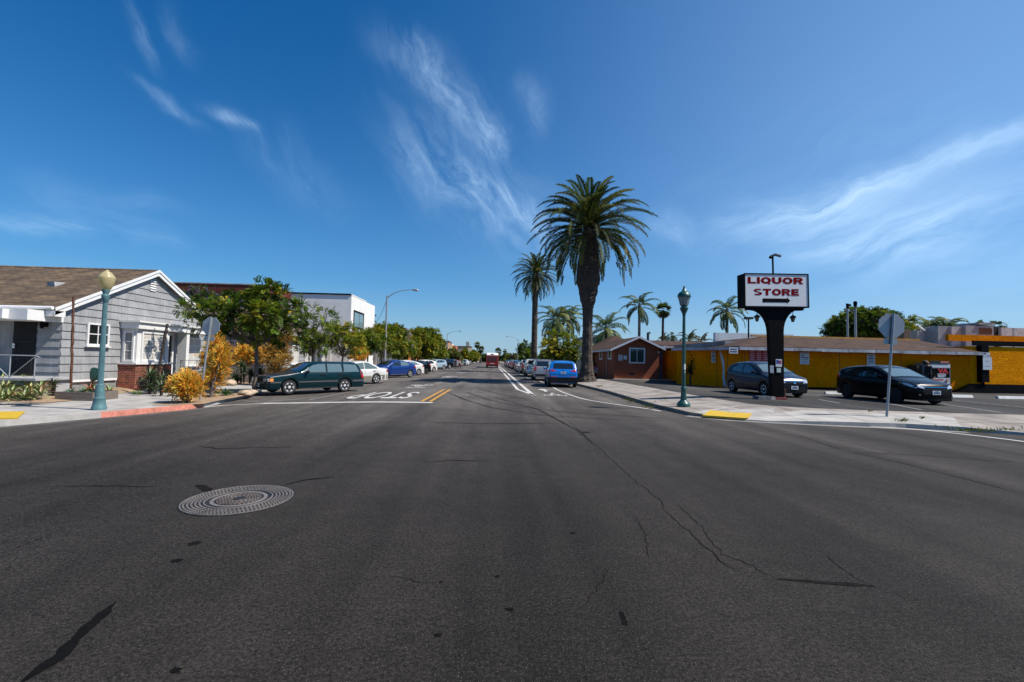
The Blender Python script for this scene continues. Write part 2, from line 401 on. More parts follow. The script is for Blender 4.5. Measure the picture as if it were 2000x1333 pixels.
# left corner: kerb top is at height 0, the gutter lies 14 cm lower
KL = [(-100, 8.2), (-20, 8.4), (-14, 9.0), (-11.6, 10.2), (-10.98, 10.9), (-10.25, 12.5)]
KLr = [(-10.25, 12.5), (-9.75, 13.7), (-9.45, 14.6), (-9.35, 15.3)]
KL2 = [(-9.35, 15.3), (-9.45, 16.2), (-9.75, 17.3), (-9.95, 18.9), (-10.3, 20.0), (-10.75, 20.8), (-10.9, 22.0), (-10.9, 60), (-10.9, 200), (-10.9, 700)]
kerb('kerb', KL, .16, -.3, 0, M_kerb); kerb('red_kerb', KLr, .16, -.3, 0.002, M_red); kerb('kerb', KL2, .16, -.3, 0, M_kerb)
inner = offset(KL, .16)+offset(KLr, .16)[1:]+offset(KL2, .16)[1:]
mb = MB(); poly = [(*p, -.004) for p in inner]+[(-100, 700, -.004)]; mb.add(poly, [tuple(range(len(poly)))])
structure(mb.build('sidewalk', M_walk))
# front yard, rising to the house, and the planting strip by the sign
fr = [gnd(x, y, .01) for x, y in ((-60, 786), (0, 785), (92, 787), (173, 780), (238, 768), (275, 763))]+[Vector((-13.6, 21, .01)), Vector((-13.4, 30, .01)), Vector((-13.4, 60, .01))]
bk = [Vector((-26, 17.4, .15)), Vector((-19, 17.4, .15)), Vector((-17, 17.4, .15)), Vector((-15.6, 17.6, .15)), Vector((-15.4, 19.5, .15)), Vector((-15.4, 20.5, .15)), Vector((-15.4, 23, .15)), Vector((-15.4, 32, .15)), Vector((-15.4, 60, .15))]
mb = MB()
for i in range(len(fr)-1): mb.add([fr[i], fr[i+1], bk[i+1], bk[i]], [(0, 1, 2, 3)])
mb.add([(-100, 17.4, .15), (-15.6, 17.4, .15), (-15.4, 60, .15), (-15.4, 700, .15), (-100, 700, .15)], [(0, 1, 2, 3, 4)])
structure(mb.build('front_yard', M_dirt))
mb = MB(); pl = [gnd(x, y, .004) for x, y in ((296, 792), (340, 792), (397, 789), (440, 780), (492, 771), (500, 764), (455, 762), (412, 766), (375, 772), (330, 784))]
mb.add(pl, [tuple(reversed(range(len(pl))))]); structure(mb.build('planting_strip', M_dirt))
mb = MB(); mb.add([(-11.1, 24, .004), (-11.1, 120, .004), (-12.3, 120, .004), (-12.3, 24, .004)], [(0, 1, 2, 3)]); structure(mb.build('planting_strip', M_dirt))

# right corner: the pavement rises from the kerb to the car park
KR = [(5.6, 700), (5.75, 120), (5.8, 60), (5.85, 30.6), (6.08, 23.2), (5.98, 19.6), (5.93, 16.4), (6.2, 14.1), (6.95, 13.25), (7.95, 12.85), (9.31, 12.45), (11.3, 12.0), (12.4, 11.5), (13.6, 10.9), (16, 10.4), (60, 10.0), (110, 10)]
BR = [(8.6, 700), (8.6, 120), (8.6, 60), (8.7, 35), (8.75, 25), (8.78, 19), (8.85, 17), (9.0, 15.6), (9.4, 14.9), (10.4, 14.35), (11.6, 14.0), (12.8, 13.8), (14.2, 13.6), (15.6, 13.45), (18, 13.3), (60, 12.6), (110, 12.5)]
zk = [.13]*7+[.11, .035, .03, .09, .12, .12, .06, .045, .045, .045]
kerb('kerb', KR[:9], .15, -.05, zk[:9], M_kerbR); kerb('kerb', KR[8:14], .15, -.05, zk[8:14], M_kerb)
kerb('kerb', KR[13:], .15, -.05, zk[13:], M_kerbR)
KRi = offset(KR, .15)
mb = MB()
for i in range(len(KR)-1):
    mb.add([(*KRi[i], zk[i]-.004), (*KRi[i+1], zk[i+1]-.004), (*BR[i+1], .278), (*BR[i], .278)], [(0, 1, 2, 3)])
walk_right = structure(mb.build('sidewalk', M_walkR))
mb = MB(); ap = [(*KRi[i], .128) for i in range(6, 12)]+[(12.0, 13.2, .2), (10.2, 13.9, .235), (8.6, 14.9, .235), (7.9, 16.5, .22), (7.2, 17.5, .19)]
mb2 = MB()
for i in range(7, 12):                                 # newer, paler corner ramp
    a, b, c, d = Vector((*KRi[i], zk[i])), Vector((*KRi[i+1], zk[i+1])), Vector((*BR[i+1], .278)), Vector((*BR[i], .278))
    mb2.add([a, b, b.lerp(c, .8), a.lerp(d, .8)], [(0, 1, 2, 3)])
ramp_right = structure(mb2.build('corner_ramp', M_walk))
mb = MB(); poly = [(*p, .28) for p in BR[3:]]+[(110, 90, .28), (8.7, 90, .28)]
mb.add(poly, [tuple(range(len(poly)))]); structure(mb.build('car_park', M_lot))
mb = MB(); mb.add([(8.6, 90, .27), (110, 90, .27), (110, 700, .27), (8.6, 700, .27)], [(0, 1, 2, 3)]); structure(mb.build('yard', M_dirt))

# painted markings and tar
def flat(name, polys, m, dz=.004, zf=rz):
    bm = bmesh.new()
    for poly in polys:
        vs = [bm.verts.new((p[0], p[1], 0)) for p in poly]; bm.faces.new(vs)
    for i in range(20):
        x = -12+.5*i
        bmesh.ops.bisect_plane(bm, geom=bm.verts[:]+bm.edges[:]+bm.faces[:], plane_co=(x, 0, 0), plane_no=(1, 0, 0))
    bmesh.ops.recalc_face_normals(bm, faces=bm.faces[:])
    for f in bm.faces:
        if f.normal.z < 0: f.normal_flip()
    for v in bm.verts: v.co.z = zf(v.co.x)+dz
    me = bpy.data.meshes.new(name); bm.to_mesh(me); bm.free(); me.materials.append(m)
    o = bpy.data.objects.new(name, me); COL.objects.link(o); return structure(o)
def ribbon(pts, w, jit=0., rng=None):
    pts = [Vector(p[:2]) for p in pts]; n = len(pts); ws = w if isinstance(w, (list, tuple)) else [w]*n; L = []; Rr = []
    for i, p in enumerate(pts):
        t = (pts[min(i+1, n-1)]-pts[max(i-1, 0)]).normalized(); s = Vector((-t.y, t.x))
        j = rng.uniform(-jit, jit) if rng else 0; k = rng.uniform(.6, 1.3) if rng and jit else 1
        L.append(p+s*(ws[i]*k/2+j)); Rr.append(p-s*(ws[i]*k/2-j))
    return [[L[i], L[i+1], Rr[i+1], Rr[i]] for i in range(n-1)]
def px(pts): return [gr(x, y) for x, y in pts]
rng = random.Random(5)
def resamp(pts, step):
    out = [Vector(pts[0][:2])]
    for a, b in zip(pts, pts[1:]):
        a, b = Vector(a[:2]), Vector(b[:2]); k = max(1, int((b-a).length/step))
        out += [a.lerp(b, (i+1)/k) for i in range(k)]
    return out
ln = px([(400, 796), (437, 792.3), (513, 788.3), (640, 786.6), (845, 787.0)])
flat('stop_line', ribbon(ln[:3], .12)+ribbon(ln[2:], .34), M_white)
y0, y1 = gr(832, 784.5), gr(873.5, 761)
flat('centre_line', ribbon([y0+Vector((-.16, 0, 0)), y1+Vector((-.16, 0, 0))], .13)+ribbon([y0+Vector((.16, 0, 0)), y1+Vector((.16, 0, 0))], .13), M_yel)
flat('centre_line', ribbon([Vector((-2.3, 60)), Vector((-2.3, 61))], .2)+ribbon([Vector((-2.2, 100)), Vector((-2.2, 103))], .25), M_yel)
b0, b1, b2 = gr(1010.5, 760.5), gr(1045, 773.2), gr(977, 717.5)
flat('buffer_line', ribbon([b0, Vector((b0.x, 45)), Vector((b0.x, 160))], .17)+ribbon([b1+Vector((-.07, 0, 0)), Vector((b1.x-.07, 45)), Vector((b1.x-.07, 160))], .2)
     + ribbon([b0+Vector((-.05, .1, 0)), b1+Vector((-.02, .1, 0))], .17), M_white, .005)
flat('buffer_line', [r for y in (27.5, 36, 45, 54) for r in ribbon([Vector((b0.x+.1, y)), Vector((b1.x-.18, y))], .12)], M_wornW, .004)
flat('lane_line', ribbon(smooth(px([(1041, 739.5), (1058, 746), (1075.7, 754.5), (1093, 764.4), (1124, 775.6), (1152, 782.6), (1180, 787), (1230, 794), (1271, 800), (1290, 803.5)]), 1), .11), M_white)
flat('lane_line', ribbon([Vector((3.35, y)) for y in (34, 60, 120)], .1), M_wornW)
flat('edge_line', ribbon(smooth(px([(1700, 833.5), (1764, 837), (1850, 845), (2000, 862.5), (2160, 886)]), 1), .12), M_white)
gut = offset(KR[7:13], -.04); gut2 = offset(KR[7:13], -.32)
flat('gutter', [[gut[i], gut[i+1], gut2[i+1], gut2[i]] for i in range(len(gut)-1)], mat('gutter_concrete', (.20, .19, .18), .9, var=.2, vs=3), .003)
gut = offset(KL[2:]+KLr[1:], -.03); gut2 = offset(KL[2:]+KLr[1:], -.35)
flat('gutter', [[gut[i], gut2[i], gut2[i+1], gut[i+1]] for i in range(len(gut)-1)], mat('gutter_dark', (.07, .067, .063), .9, var=.3, vs=3), .003)
# STOP, painted for the traffic coming towards the corner
tv, tf = textmesh('STOP', 1., .006)
w_ = max(v.x for v in tv)-min(v.x for v in tv); h_ = max(v.y for v in tv)-min(v.y for v in tv)
A, B = gr(697, 777.5), gr(812, 766.5)
cx, cy = (A.x+B.x)/2-.1, (A.y+B.y)/2+.1
kx, ky = 2.55/w_, (B.y-A.y+.5)/h_
flat('stop_marking', [[Vector((cx-tv[i].x*kx, cy-tv[i].y*ky)) for i in f] for f in tf], M_white)
def ring(c, r0, r1, sy, n=20, a0=0, a1=2*math.pi):
    out = []
    for k in range(n):
        a, b = a0+(a1-a0)*k/n, a0+(a1-a0)*(k+1)/n
        out.append([Vector((c[0]+r*math.cos(t), c[1]+r*sy*math.sin(t))) for r, t in ((r0, a), (r1, a), (r1, b), (r0, b))])
    return out
def cyclist(c, s, sy, flip=1):
    T = lambda x, y: Vector((c[0]+x*s*flip, c[1]+y*s*sy*flip))
    P = []
    for wx in (-.42, .42): P += ring(T(wx, 0), .2*s, .29*s, sy)
    for a, b in (((-.42, 0), (-.12, .42)), ((-.12, .42), (.28, .42)), ((.28, .42), (.42, 0)), ((-.12, .42), (.02, .02)), ((.02, .02), (.28, .42)), ((-.42, 0), (.02, .02)), ((.28, .42), (.34, .56))):
        P += ribbon([T(*a), T(*b)], .075*s)
    return P
def rider(c, s, sy, flip=1):
    T = lambda x, y: Vector((c[0]+x*s*flip, c[1]+y*s*sy*flip))
    return ribbon([T(-.16, .5), T(-.02, .95)], .15*s)+ribbon([T(-.04, .85), T(.3, .6)], .09*s)+ribbon([T(-.14, .5), T(.14, .38), T(.06, .1)], .1*s)+ring(T(.06, 1.15), .0, .13*s, sy, 12)
bk = gr(1084, 772.3)
flat('bicycle_marking', cyclist((bk.x, bk.y-.1), .8, 1.5)+rider((bk.x, bk.y-.1), .8, 1.5), M_white)
ar = gr(1063, 763); T = lambda x, y: Vector((ar.x+x, ar.y+y))
flat('arrow_marking', [[T(-.08, -1.0), T(.08, -1.0), T(.08, .2), T(-.08, .2)], [T(-.36, .2), T(.36, .2), T(0, 1.3)]], M_white)
shp = gr(824, 752.5)
for k, yy in enumerate((0, 15, 28, 46)):
    c = (shp.x+.02*yy, shp.y+yy)
    flat('shared_lane_marking', cyclist(c, .95, 1.7, -1)+rider(c, .95, 1.7, -1)+ribbon([Vector((c[0]-.5, c[1]-2.2)), Vector((c[0], c[1]-3.0)), Vector((c[0]+.5, c[1]-2.2))], .2), M_white)
hd = R(227); dv = Vector((math.cos(hd), math.sin(hd)))
for k, (x, y) in enumerate(((603, 781), (560, 787), (0, 0), (0, 0), (0, 0))):
    if k < 1: a = gr(707, 761); b = gr(603, 781.5)
    elif k == 1: a = gr(620, 776); b = gr(525, 785)
    else: a = Vector((-6.4, 24.2+3.9*k)); b = a+dv*4.6
    flat('stall_line', ribbon([a, b], .1), M_wornW if k < 2 else M_white)
flat('stall_line', ribbon([gr(475, 783.5), gr(508, 784.5)], .1), M_wornW)
lz = lambda x: .28
for a, b in (((1861, 782), (2050, 801)), ((1840, 789.6), (1955, 806)), ((1739, 789.6), (1800, 801)), ((1600, 781), (1640, 788))):
    flat('stall_line', ribbon([gnd(*a, .28), gnd(*b, .28)], .1), M_wornW, .005, lz)
M_crk = mat('faint_crack', (.0115, .0100, .0088), .9, spec=.08)
def crack(name, pts, w, m, jit=.02, step=.12):
    q = resamp(px(pts), step); n = len(q)
    ws = [w*min(1, (i+.5)/3, (n-i-.5)/3) for i in range(n)]
    flat(name, ribbon(q, ws, jit, rng), m, .0035)
crack('tar_seam', [(40, 1336), (120, 1280), (172, 1225), (228, 1176)], .075, M_tar, .006, .06)
crack('tar_seam', [(548, 950), (590, 939), (655, 932)], .05, M_tar, .01)
crack('tar_seam', [(385, 948), (398, 953), (414, 961)], .14, M_tarF, .01, .06)
crack('crack', [(85, 951), (160, 951), (230, 949), (305, 952)], .026, M_tarF)
crack('crack', [(385, 872), (430, 877), (500, 875), (588, 874)], .03, M_tarF)
crack('crack', [(825, 904), (880, 900), (950, 902)], .035, M_tarF, .01)
crack('crack', [(1075, 795), (1132, 842), (1180, 885), (1230, 930), (1288, 978), (1302, 1003), (1360, 1050), (1400, 1088), (1440, 1120)], .012, M_crk, .025, .07)
crack('crack', [(1322, 985), (1372, 1032), (1410, 1082), (1470, 1106), (1516, 1131)], .009, M_crk, .02, .05)
crack('tar_seam', [(1516, 1131), (1600, 1138), (1706, 1146)], .06, M_tarF, .006, .06)
crack('crack', [(1610, 1083), (1660, 1122), (1712, 1150)], .008, M_crk, .015, .05)
crack('crack', [(1555, 850), (1640, 878), (1760, 905), (1880, 935), (2000, 965)], .02, M_crk, .02, .1)
crack('crack', [(1665, 884), (1800, 890), (2000, 905)], .02, M_crk, .02, .1)
for pts in ([(868, 764), (905, 780), (960, 797), (1060, 812), (1230, 822)], [(905, 765), (960, 783), (1030, 797), (1110, 806), (1300, 818)], [(835, 825), (930, 828), (1100, 828)], [(925, 757), (975, 770), (1040, 783)], [(960, 775), (1050, 800), (1130, 842), (1160, 870)]):
    crack('tyre_mark', pts, .09, mat('tyre_rubber_mark', (.022, .020, .0185), .85, var=.5, vs=4, spec=.1), .01, .4)
for pts in ([(20, 1078), (60, 1060), (112, 1040)], [(760, 1126), (850, 1141)], [(300, 1108), (345, 1094)], [(640, 860), (720, 868), (770, 866)], [(1140, 1180), (1170, 1150), (1185, 1110)], [(0, 885), (70, 880)], [(1240, 1010), (1262, 1046), (1270, 1090)]):
    crack('crack', pts, .008, M_crk, .02, .05)
def blot(x, y, r):
    c = gr(x, y); n = 14
    return [[Vector((c.x+math.cos(2*math.pi*k/n)*r*rng.uniform(.5, 1.2), c.y+math.sin(2*math.pi*k/n)*r*rng.uniform(.5, 1.2))) for k in range(n)]]
for x, y, r in ((855, 1241, .022), (996, 1191, .03), (971, 1126, .02), (1118, 1042, .03), (861, 1138, .014), (1091, 1002, .014), (1043, 924, .02), (343, 1310, .03), (380, 1062, .06), (345, 1096, .04), (1145, 845, .12), (1028, 897, .02)):
    flat('oil_spot', blot(x, y, r), M_tarF if r > .05 else M_tar, .003)
flat('oil_spot', ribbon([gr(1212, 1196), gr(1222, 1222)], .03, .004, rng), M_tar, .003)
# tactile pads of the kerb ramps (raised yellow sheets with rows of domes)
def tactile(c, ux, uy, nx, ny, zf):
    mb = MB()
    def P(a, b, h): p = Vector(c)+ux*a+uy*b; return Vector((p.x, p.y, zf(p.x, p.y)+h))
    for i in range(20):
        for j in range(10): mb.add([P((i+da)/20, (j+db)/10, .026) for da, db in ((0, 0), (1, 0), (1, 1), (0, 1))], [(0, 1, 2, 3)])
    for k in range(20): mb.add([P(k/20, 0, -.02), P((k+1)/20, 0, -.02), P((k+1)/20, 0, .026), P(k/20, 0, .026)], [(0, 1, 2, 3)])
    for i in range(nx):
        for j in range(ny):
            a, b = (i+.5)/nx, (j+.5)/ny; r = .018
            vs = [P(a, b, .026)+ux.normalized()*r*math.cos(t)+uy.normalized()*r*math.sin(t) for t in [k*math.pi/3 for k in range(6)]]+[P(a, b, .034)]
            mb.add(vs, [(k, (k+1) % 6, 6) for k in range(6)])
    return structure(mb.build('tactile_paving', M_tact))
WALKS = [BVHTree.FromPolygons([v.co.copy() for v in o.data.vertices], [tuple(p.vertices) for p in o.data.polygons]) for o in (walk_right, ramp_right)]
def rampz(x, y):                                       # height of the right pavement
    zs = [h[0].z for h in (t.ray_cast(Vector((x, y, 5)), Vector((0, 0, -1))) for t in WALKS) if h[0] is not None]
    return max(zs) if zs else .06
def onwalk(px_, py_):
    z = .13
    for _ in range(5): p = gnd(px_, py_, z); z = rampz(p.x, p.y)
    return Vector((p.x, p.y, z))
a, b, d = onwalk(1371, 812.8), onwalk(1458, 818.8), onwalk(1387, 803.2)
tactile(a, b-a, d-a, 14, 6, rampz)
a, b, d = gnd(-90, 821, .0), gnd(35, 819, .0), gnd(-62, 807, .0)
tactile(a, b-a, d-a, 18, 6, lambda x, y: 0.)
# ------------------------------------------------------------------ vehicles
def paint(name, c, metal=.0, rough=.28, coat=.8, spec=.35):
    return mat('paint_'+name, c, rough, metal, spec=spec, coat=coat, var=.05, vs=2)
P_teal = paint('teal', (.001, .017, .0225), .0, coat=.3, spec=.2); P_white = paint('white', (.62, .62, .60)); P_blue = paint('blue', (.006, .035, .18), .1)
P_bright = paint('bright_blue', (.003, .13, .47), .0); P_black = paint('black', (.003, .003, .004), coat=.0, rough=.22, spec=.14); P_grey = paint('grey', (.012, .013, .022), .25, coat=.25)
P_silver = paint('silver', (.30, .31, .325), .35); P_pale = paint('pale_blue', (.32, .43, .49), .2); P_navy = paint('navy', (.012, .02, .05), .2)
P_red = paint('red', (.36, .015, .012)); P_char = paint('charcoal', (.03, .032, .036), .3); P_gold = paint('gold_trim', (.27, .245, .19), .1, coat=.3); P_tan = paint('tan', (.30, .26, .21), .3)
M_glass = mat('car_glass', (.012, .016, .017), .03, spec=.9, coat=.6)
M_glassL = mat('car_glass_pale', (.10, .15, .16), .05, spec=.9, coat=.6)
M_tyre = mat('tyre', (.012, .012, .012), .85, var=.3, vs=8)
M_rim = mat('alloy', (.62, .62, .63), .4, .25)
M_rimb = mat('black_alloy', (.015, .015, .016), .35, .4)
M_trim = mat('black_trim', (.010, .010, .011), .6, spec=.2)
M_trimG = mat('grey_trim', (.075, .08, .085), .55)
M_chrome = mat('chrome', (.7, .7, .7), .12, 1.)
M_lens = mat('lamp_lens', (.62, .64, .66), .08, .3, coat=1)
M_amber = mat('amber_lens', (.75, .26, .02), .15, coat=1)
M_tail = mat('tail_lens', (.42, .010, .010), .15, coat=1)
M_plate = mat('plate_white', (.72, .72, .70), .5)
M_ink = mat('plate_ink', (.04, .07, .18), .5)
M_seam = mat('panel_gap', (.004, .004, .004), .9)
def densify(keys, extra=()):
    ts = sorted(set([round(k[0], 3) for k in keys]+[round(e, 3) for e in extra])); return ts
def body_mesh(sp):
    L, top, belt, plan, xf, xr, Ra, zc, zb0 = [sp[k] for k in ('L', 'top', 'belt', 'plan', 'xf', 'xr', 'Ra', 'zc', 'zb')]
    tum, crown = sp.get('tum', .33), sp.get('crown', .025)
    ex = [L*i/44 for i in range(45)]
    for xw in (xf, xr): ex += [xw+Ra*math.sin(R(a)) for a in range(-90, 91, 15)]+[xw-Ra-.012, xw+Ra+.012]
    for a in (.03, .07, .13, .22): ex += [a, L-a]
    ts = densify(list(top)+list(plan), ex); ts = [t for t in ts if 0 <= t <= L]
    rings = []
    for t in ts:
        zt = interp(top, t); zb = interp(zb0, t) if isinstance(zb0, (list, tuple)) else zb0
        arch = False
        for xw in (xf, xr):
            d = abs(t-xw)
            if d <= Ra: zb = max(zb, zc+math.sqrt(max(0, Ra*Ra-d*d))); arch = True
        zb = min(zb, zt-.1)
        w = interp(plan, t); zbelt = min(interp(belt, t), zt-.05); zbelt = max(zbelt, zb+.03)
        H = zbelt-zb; g = max(0, zt-zbelt-.05); ins = g*tum
        e = .0 if arch else .035
        rows = [(0, zb), (w*.78, zb), (w*(.985 if arch else .945), zb+.012), (w*(.995 if arch else .98), zb+e+H*.12), (w*1.0, zb+e+H*.42), (w*1.0, zb+H*.72),
                (w*.985, zbelt-.012), (w*.968-ins*.04, zbelt+min(.02, .02+g)), (w*.962-ins*.5, zbelt+(zt-zbelt)*.55), (w*.955-ins*.9, zt-.055 if g > .02 else zt-.02),
                (w*.93-ins-.05, zt-.012), (w*.80-ins-.07, zt+crown*.35), (w*.42-ins*.5, zt+crown*.85), (0, zt+crown)]
        for i in range(1, len(rows)):
            if i > 3 and rows[i][1] < rows[i-1][1]: rows[i] = (rows[i][0], rows[i-1][1]+.001)
        full = [(y, z) for y, z in rows]+[(-y, z) for y, z in reversed(rows[1:-1])]
        rings.append([(L/2-t, y, z) for y, z in full])
    n = len(rings[0]); vs = [v for r in rings for v in r]; fs = []; mi = []
    for i in range(len(rings)-1):
        for k in range(n):
            fs.append((i*n+k, (i+1)*n+k, (i+1)*n+(k+1) % n, i*n+(k+1) % n)); mi.append(1 if (k in (0, 1, n-1, n-2)) else 0)
    fs.append(tuple(range(n))); mi.append(0); fs.append(tuple(reversed(range((len(rings)-1)*n, len(rings)*n)))); mi.append(0)
    return vs, fs, mi
def make_car(sp, name, label, cat, bodymat):
    root = thing(name, (0, 0, 0), label, cat)
    vs, fs, mi = body_mesh(sp)
    me = bpy.data.meshes.new('body'); me.from_pydata(vs, [], fs)
    me.materials.append(bodymat); me.materials.append(M_trim); me.polygons.foreach_set('material_index', mi)
    bm = bmesh.new(); bm.from_mesh(me); bmesh.ops.recalc_face_normals(bm, faces=bm.faces[:]); bm.to_mesh(me)
    bv = BVHTree.FromBMesh(bm); bm.free()
    me.polygons.foreach_set('use_smooth', [True]*len(me.polygons)); me.set_sharp_from_angle(angle=R(38))
    body = bpy.data.objects.new('body', me); COL.objects.link(body); body.parent = root
    L = sp['L']
    def patch(nm, m, proj, poly, off=.006, parent=root, label=None, cuts=3):
        b = bmesh.new(); k = [b.verts.new((u, v, 0)) for u, v in poly]; b.faces.new(k)
        us = [u for u, v in poly]; vv = [v for u, v in poly]
        for i in range(1, cuts+1):
            for lo, hi, ax in ((min(us), max(us), 0), (min(vv), max(vv), 1)):
                co = [0, 0, 0]; co[ax] = lo+(hi-lo)*i/(cuts+1); no = [0, 0, 0]; no[ax] = 1
                bmesh.ops.bisect_plane(b, geom=b.verts[:]+b.edges[:]+b.faces[:], plane_co=co, plane_no=no)
        for v in b.verts:
            u, w = v.co.x, v.co.y
            if proj == 'L': o, d = Vector((L/2-u, 3, w)), Vector((0, -1, 0))
            elif proj == 'R': o, d = Vector((L/2-u, -3, w)), Vector((0, 1, 0))
            elif proj == 'T': o, d = Vector((L/2-u, w, 5)), Vector((0, 0, -1))
            elif proj == 'F': o, d = Vector((L, u, w)), Vector((-1, 0, 0))
            else: o, d = Vector((-L, u, w)), Vector((1, 0, 0))
            h = bv.ray_cast(o, d)
            if h[0] is None:
                h2 = bv.find_nearest(o+d*(o.length)); q = h2[0]
            else: q = h[0]
            v.co = q-d*off
        if proj == 'T': dirn = Vector((0, 0, 1))
        else: dirn = {'L': Vector((0, 1, 0)), 'R': Vector((0, -1, 0)), 'F': Vector((1, 0, 0)), 'B': Vector((-1, 0, 0))}[proj]
        bmesh.ops.recalc_face_normals(b, faces=b.faces[:])
        if sum((f.normal.dot(dirn) for f in b.faces)) < 0:
            for f in b.faces: f.normal_flip()
        mm = bpy.data.meshes.new(nm); b.to_mesh(mm); b.free(); mm.materials.append(m)
        mm.polygons.foreach_set('use_smooth', [True]*len(mm.polygons))
        o = bpy.data.objects.new(nm, mm); COL.objects.link(o); o.parent = parent
        if label: o['label'] = label
        return o
    for it in sp['parts']:
        nm, m, proj, poly = it[:4]; off = it[4] if len(it) > 4 else .006
        if proj == 'S': patch(nm, m, 'L', poly, off); patch(nm, m, 'R', poly, off)
        elif proj in ('FM', 'BM'):
            patch(nm, m, proj[0], poly, off); patch(nm, m, proj[0], [(-u, v) for u, v in reversed(poly)], off)
        else: patch(nm, m, proj, poly, off)
    for nm, m, proj, pts, w in sp.get('lines', []):    # panel gaps and mouldings
        rb = [[Vector((x, y)) for x, y in pts]]
        q = []
        P = [Vector(p) for p in pts]
        l, r = [], []
        for i, p in enumerate(P):
            t = (P[min(i+1, len(P)-1)]-P[max(0, i-1)]).normalized(); s = Vector((-t.y, t.x))*w/2
            l.append(tuple(p+s)); r.append(tuple(p-s))
        poly = l+r[::-1]
        for pj in (('L', 'R') if proj == 'S' else (proj,)): patch(nm, m, pj, poly, .004, cuts=5)
    # wheels
    rr, wd, sty = sp['wheel'], .2, sp.get('spokes', 6)
    tb = MB(); tb.lathe([(rr*.62, -wd/2+.02), (rr*.70, -wd/2), (rr*.93, -wd/2), (rr*.985, -wd/2+.03), (rr, -wd/2+.07), (rr, wd/2-.07), (rr*.985, wd/2-.03), (rr*.93, wd/2), (rr*.70, wd/2), (rr*.62, wd/2-.02)], 28, axis='y')
    rb = MB(); f = wd/2-.012
    rb.lathe([(rr*.66, f-.03), (rr*.70, f+.004), (rr*.655, f+.006), (rr*.62, f-.045), (rr*.2, f-.05), (.01, f-.05)], 28, axis='y')
    for k in range(sty):
        a = 2*math.pi*k/sty; c, s = math.cos(a), math.sin(a); w0, w1 = rr*.16, rr*(.13 if sty > 5 else .17)
        P = lambda rad, tt, y: (rad*c-tt*s, y, -(rad*s+tt*c))
        q = [P(rr*.12, -w0, f-.012), P(rr*.64, -w1, f-.006), P(rr*.64, w1, f-.006), P(rr*.12, w0, f-.012)]
        q2 = [P(rr*.12, -w0, f-.05), P(rr*.64, -w1, f-.05), P(rr*.64, w1, f-.05), P(rr*.12, w0, f-.05)]
        rb.add(q+q2, [(0, 1, 2, 3), (0, 4, 5, 1), (2, 6, 7, 3)], 0)
    rb.lathe([(rr*.2, f-.02), (rr*.2, f+.0), (rr*.12, f+.008), (.002, f+.008)], 16, axis='y')
    wt = sp.get('rim', M_rim)
    for xw in (sp['xf'], sp['xr']):
        for sd_ in (1, -1):
            if xw == sp['xf'] and sd_ == 1: w0 = tb.build('wheel', M_tyre, root, smooth=True); r0 = rb.build('rim', [wt], w0, smooth=True); w = w0; r0_ = r0
            else:
                w = w0.copy(); COL.objects.link(w); w.parent = root; q = r0_.copy(); COL.objects.link(q); q.parent = w
            w.location = (L/2-xw, sd_*(interp(sp['plan'], xw)-wd/2-.008), rr); w.rotation_euler = (0, 0, 0 if sd_ == 1 else math.pi)
    # door mirrors
    if 'mirror' in sp:
        t, z = sp['mirror']
        for sd_ in (1, -1):
            y = interp(sp['plan'], t)*.97; mb = MB(); x = L/2-t
            mb.tube([(x+.03, sd_*(y-.02), z), (x, sd_*(y+.06), z+.03), (x-.015, sd_*(y+.17), z+.06), (x-.02, sd_*(y+.20), z+.06)], [.022, .055, .068, .03], 8)
            mb.build('mirror', [sp.get('mirmat', bodymat)], root, smooth=True)
    if 'plate' in sp:
        for where, z, off in sp['plate']:
            pl = patch('licence_plate', M_plate, where, [(-.155, z-.075), (.155, z-.075), (.155, z+.075), (-.155, z+.075)], off, cuts=0)
            for v in pl.data.vertices: v.co.x = pl.data.vertices[0].co.x
            mb = MB(); x0 = pl.data.vertices[0].co.x+(.003 if where == 'F' else -.003); sg = 1 if where == 'F' else -1
            for k in range(6):
                y = -.105+.042*k
                q = [(x0, sg*(y-.012), z-.04), (x0, sg*(y+.014), z-.04), (x0, sg*(y+.014), z+.025), (x0, sg*(y-.012), z+.025)]
                mb.add(q, [(0, 1, 2, 3)])
            q = [(x0, -sg*.07, z+.042), (x0, sg*.07, z+.042), (x0, sg*.07, z+.06), (x0, -sg*.07, z+.06)]
            mb.add(q, [(0, 1, 2, 3)]); mb.build('plate_lettering', M_ink, pl)
    for nm, m, t0, t1, y0, y1, z0, z1 in sp.get('boxes', []):
        mb = MB(); mb.box(L/2-t1, L/2-t0, y0, y1, z0, z1); mb.build(nm, m, root, smooth=True, bevel=.06)
    if sp.get('rails'):
        z, t0, t1, y = sp['rails']
        for sd_ in (1, -1):
            mb = MB(); mb.tube([(L/2-t0, sd_*y, z-.05), (L/2-t0-.1, sd_*y, z), (L/2-t1+.1, sd_*y, z), (L/2-t1, sd_*y, z-.05)], .022, 6); mb.build('roof_rail', [M_trim], root, smooth=True)
    return root
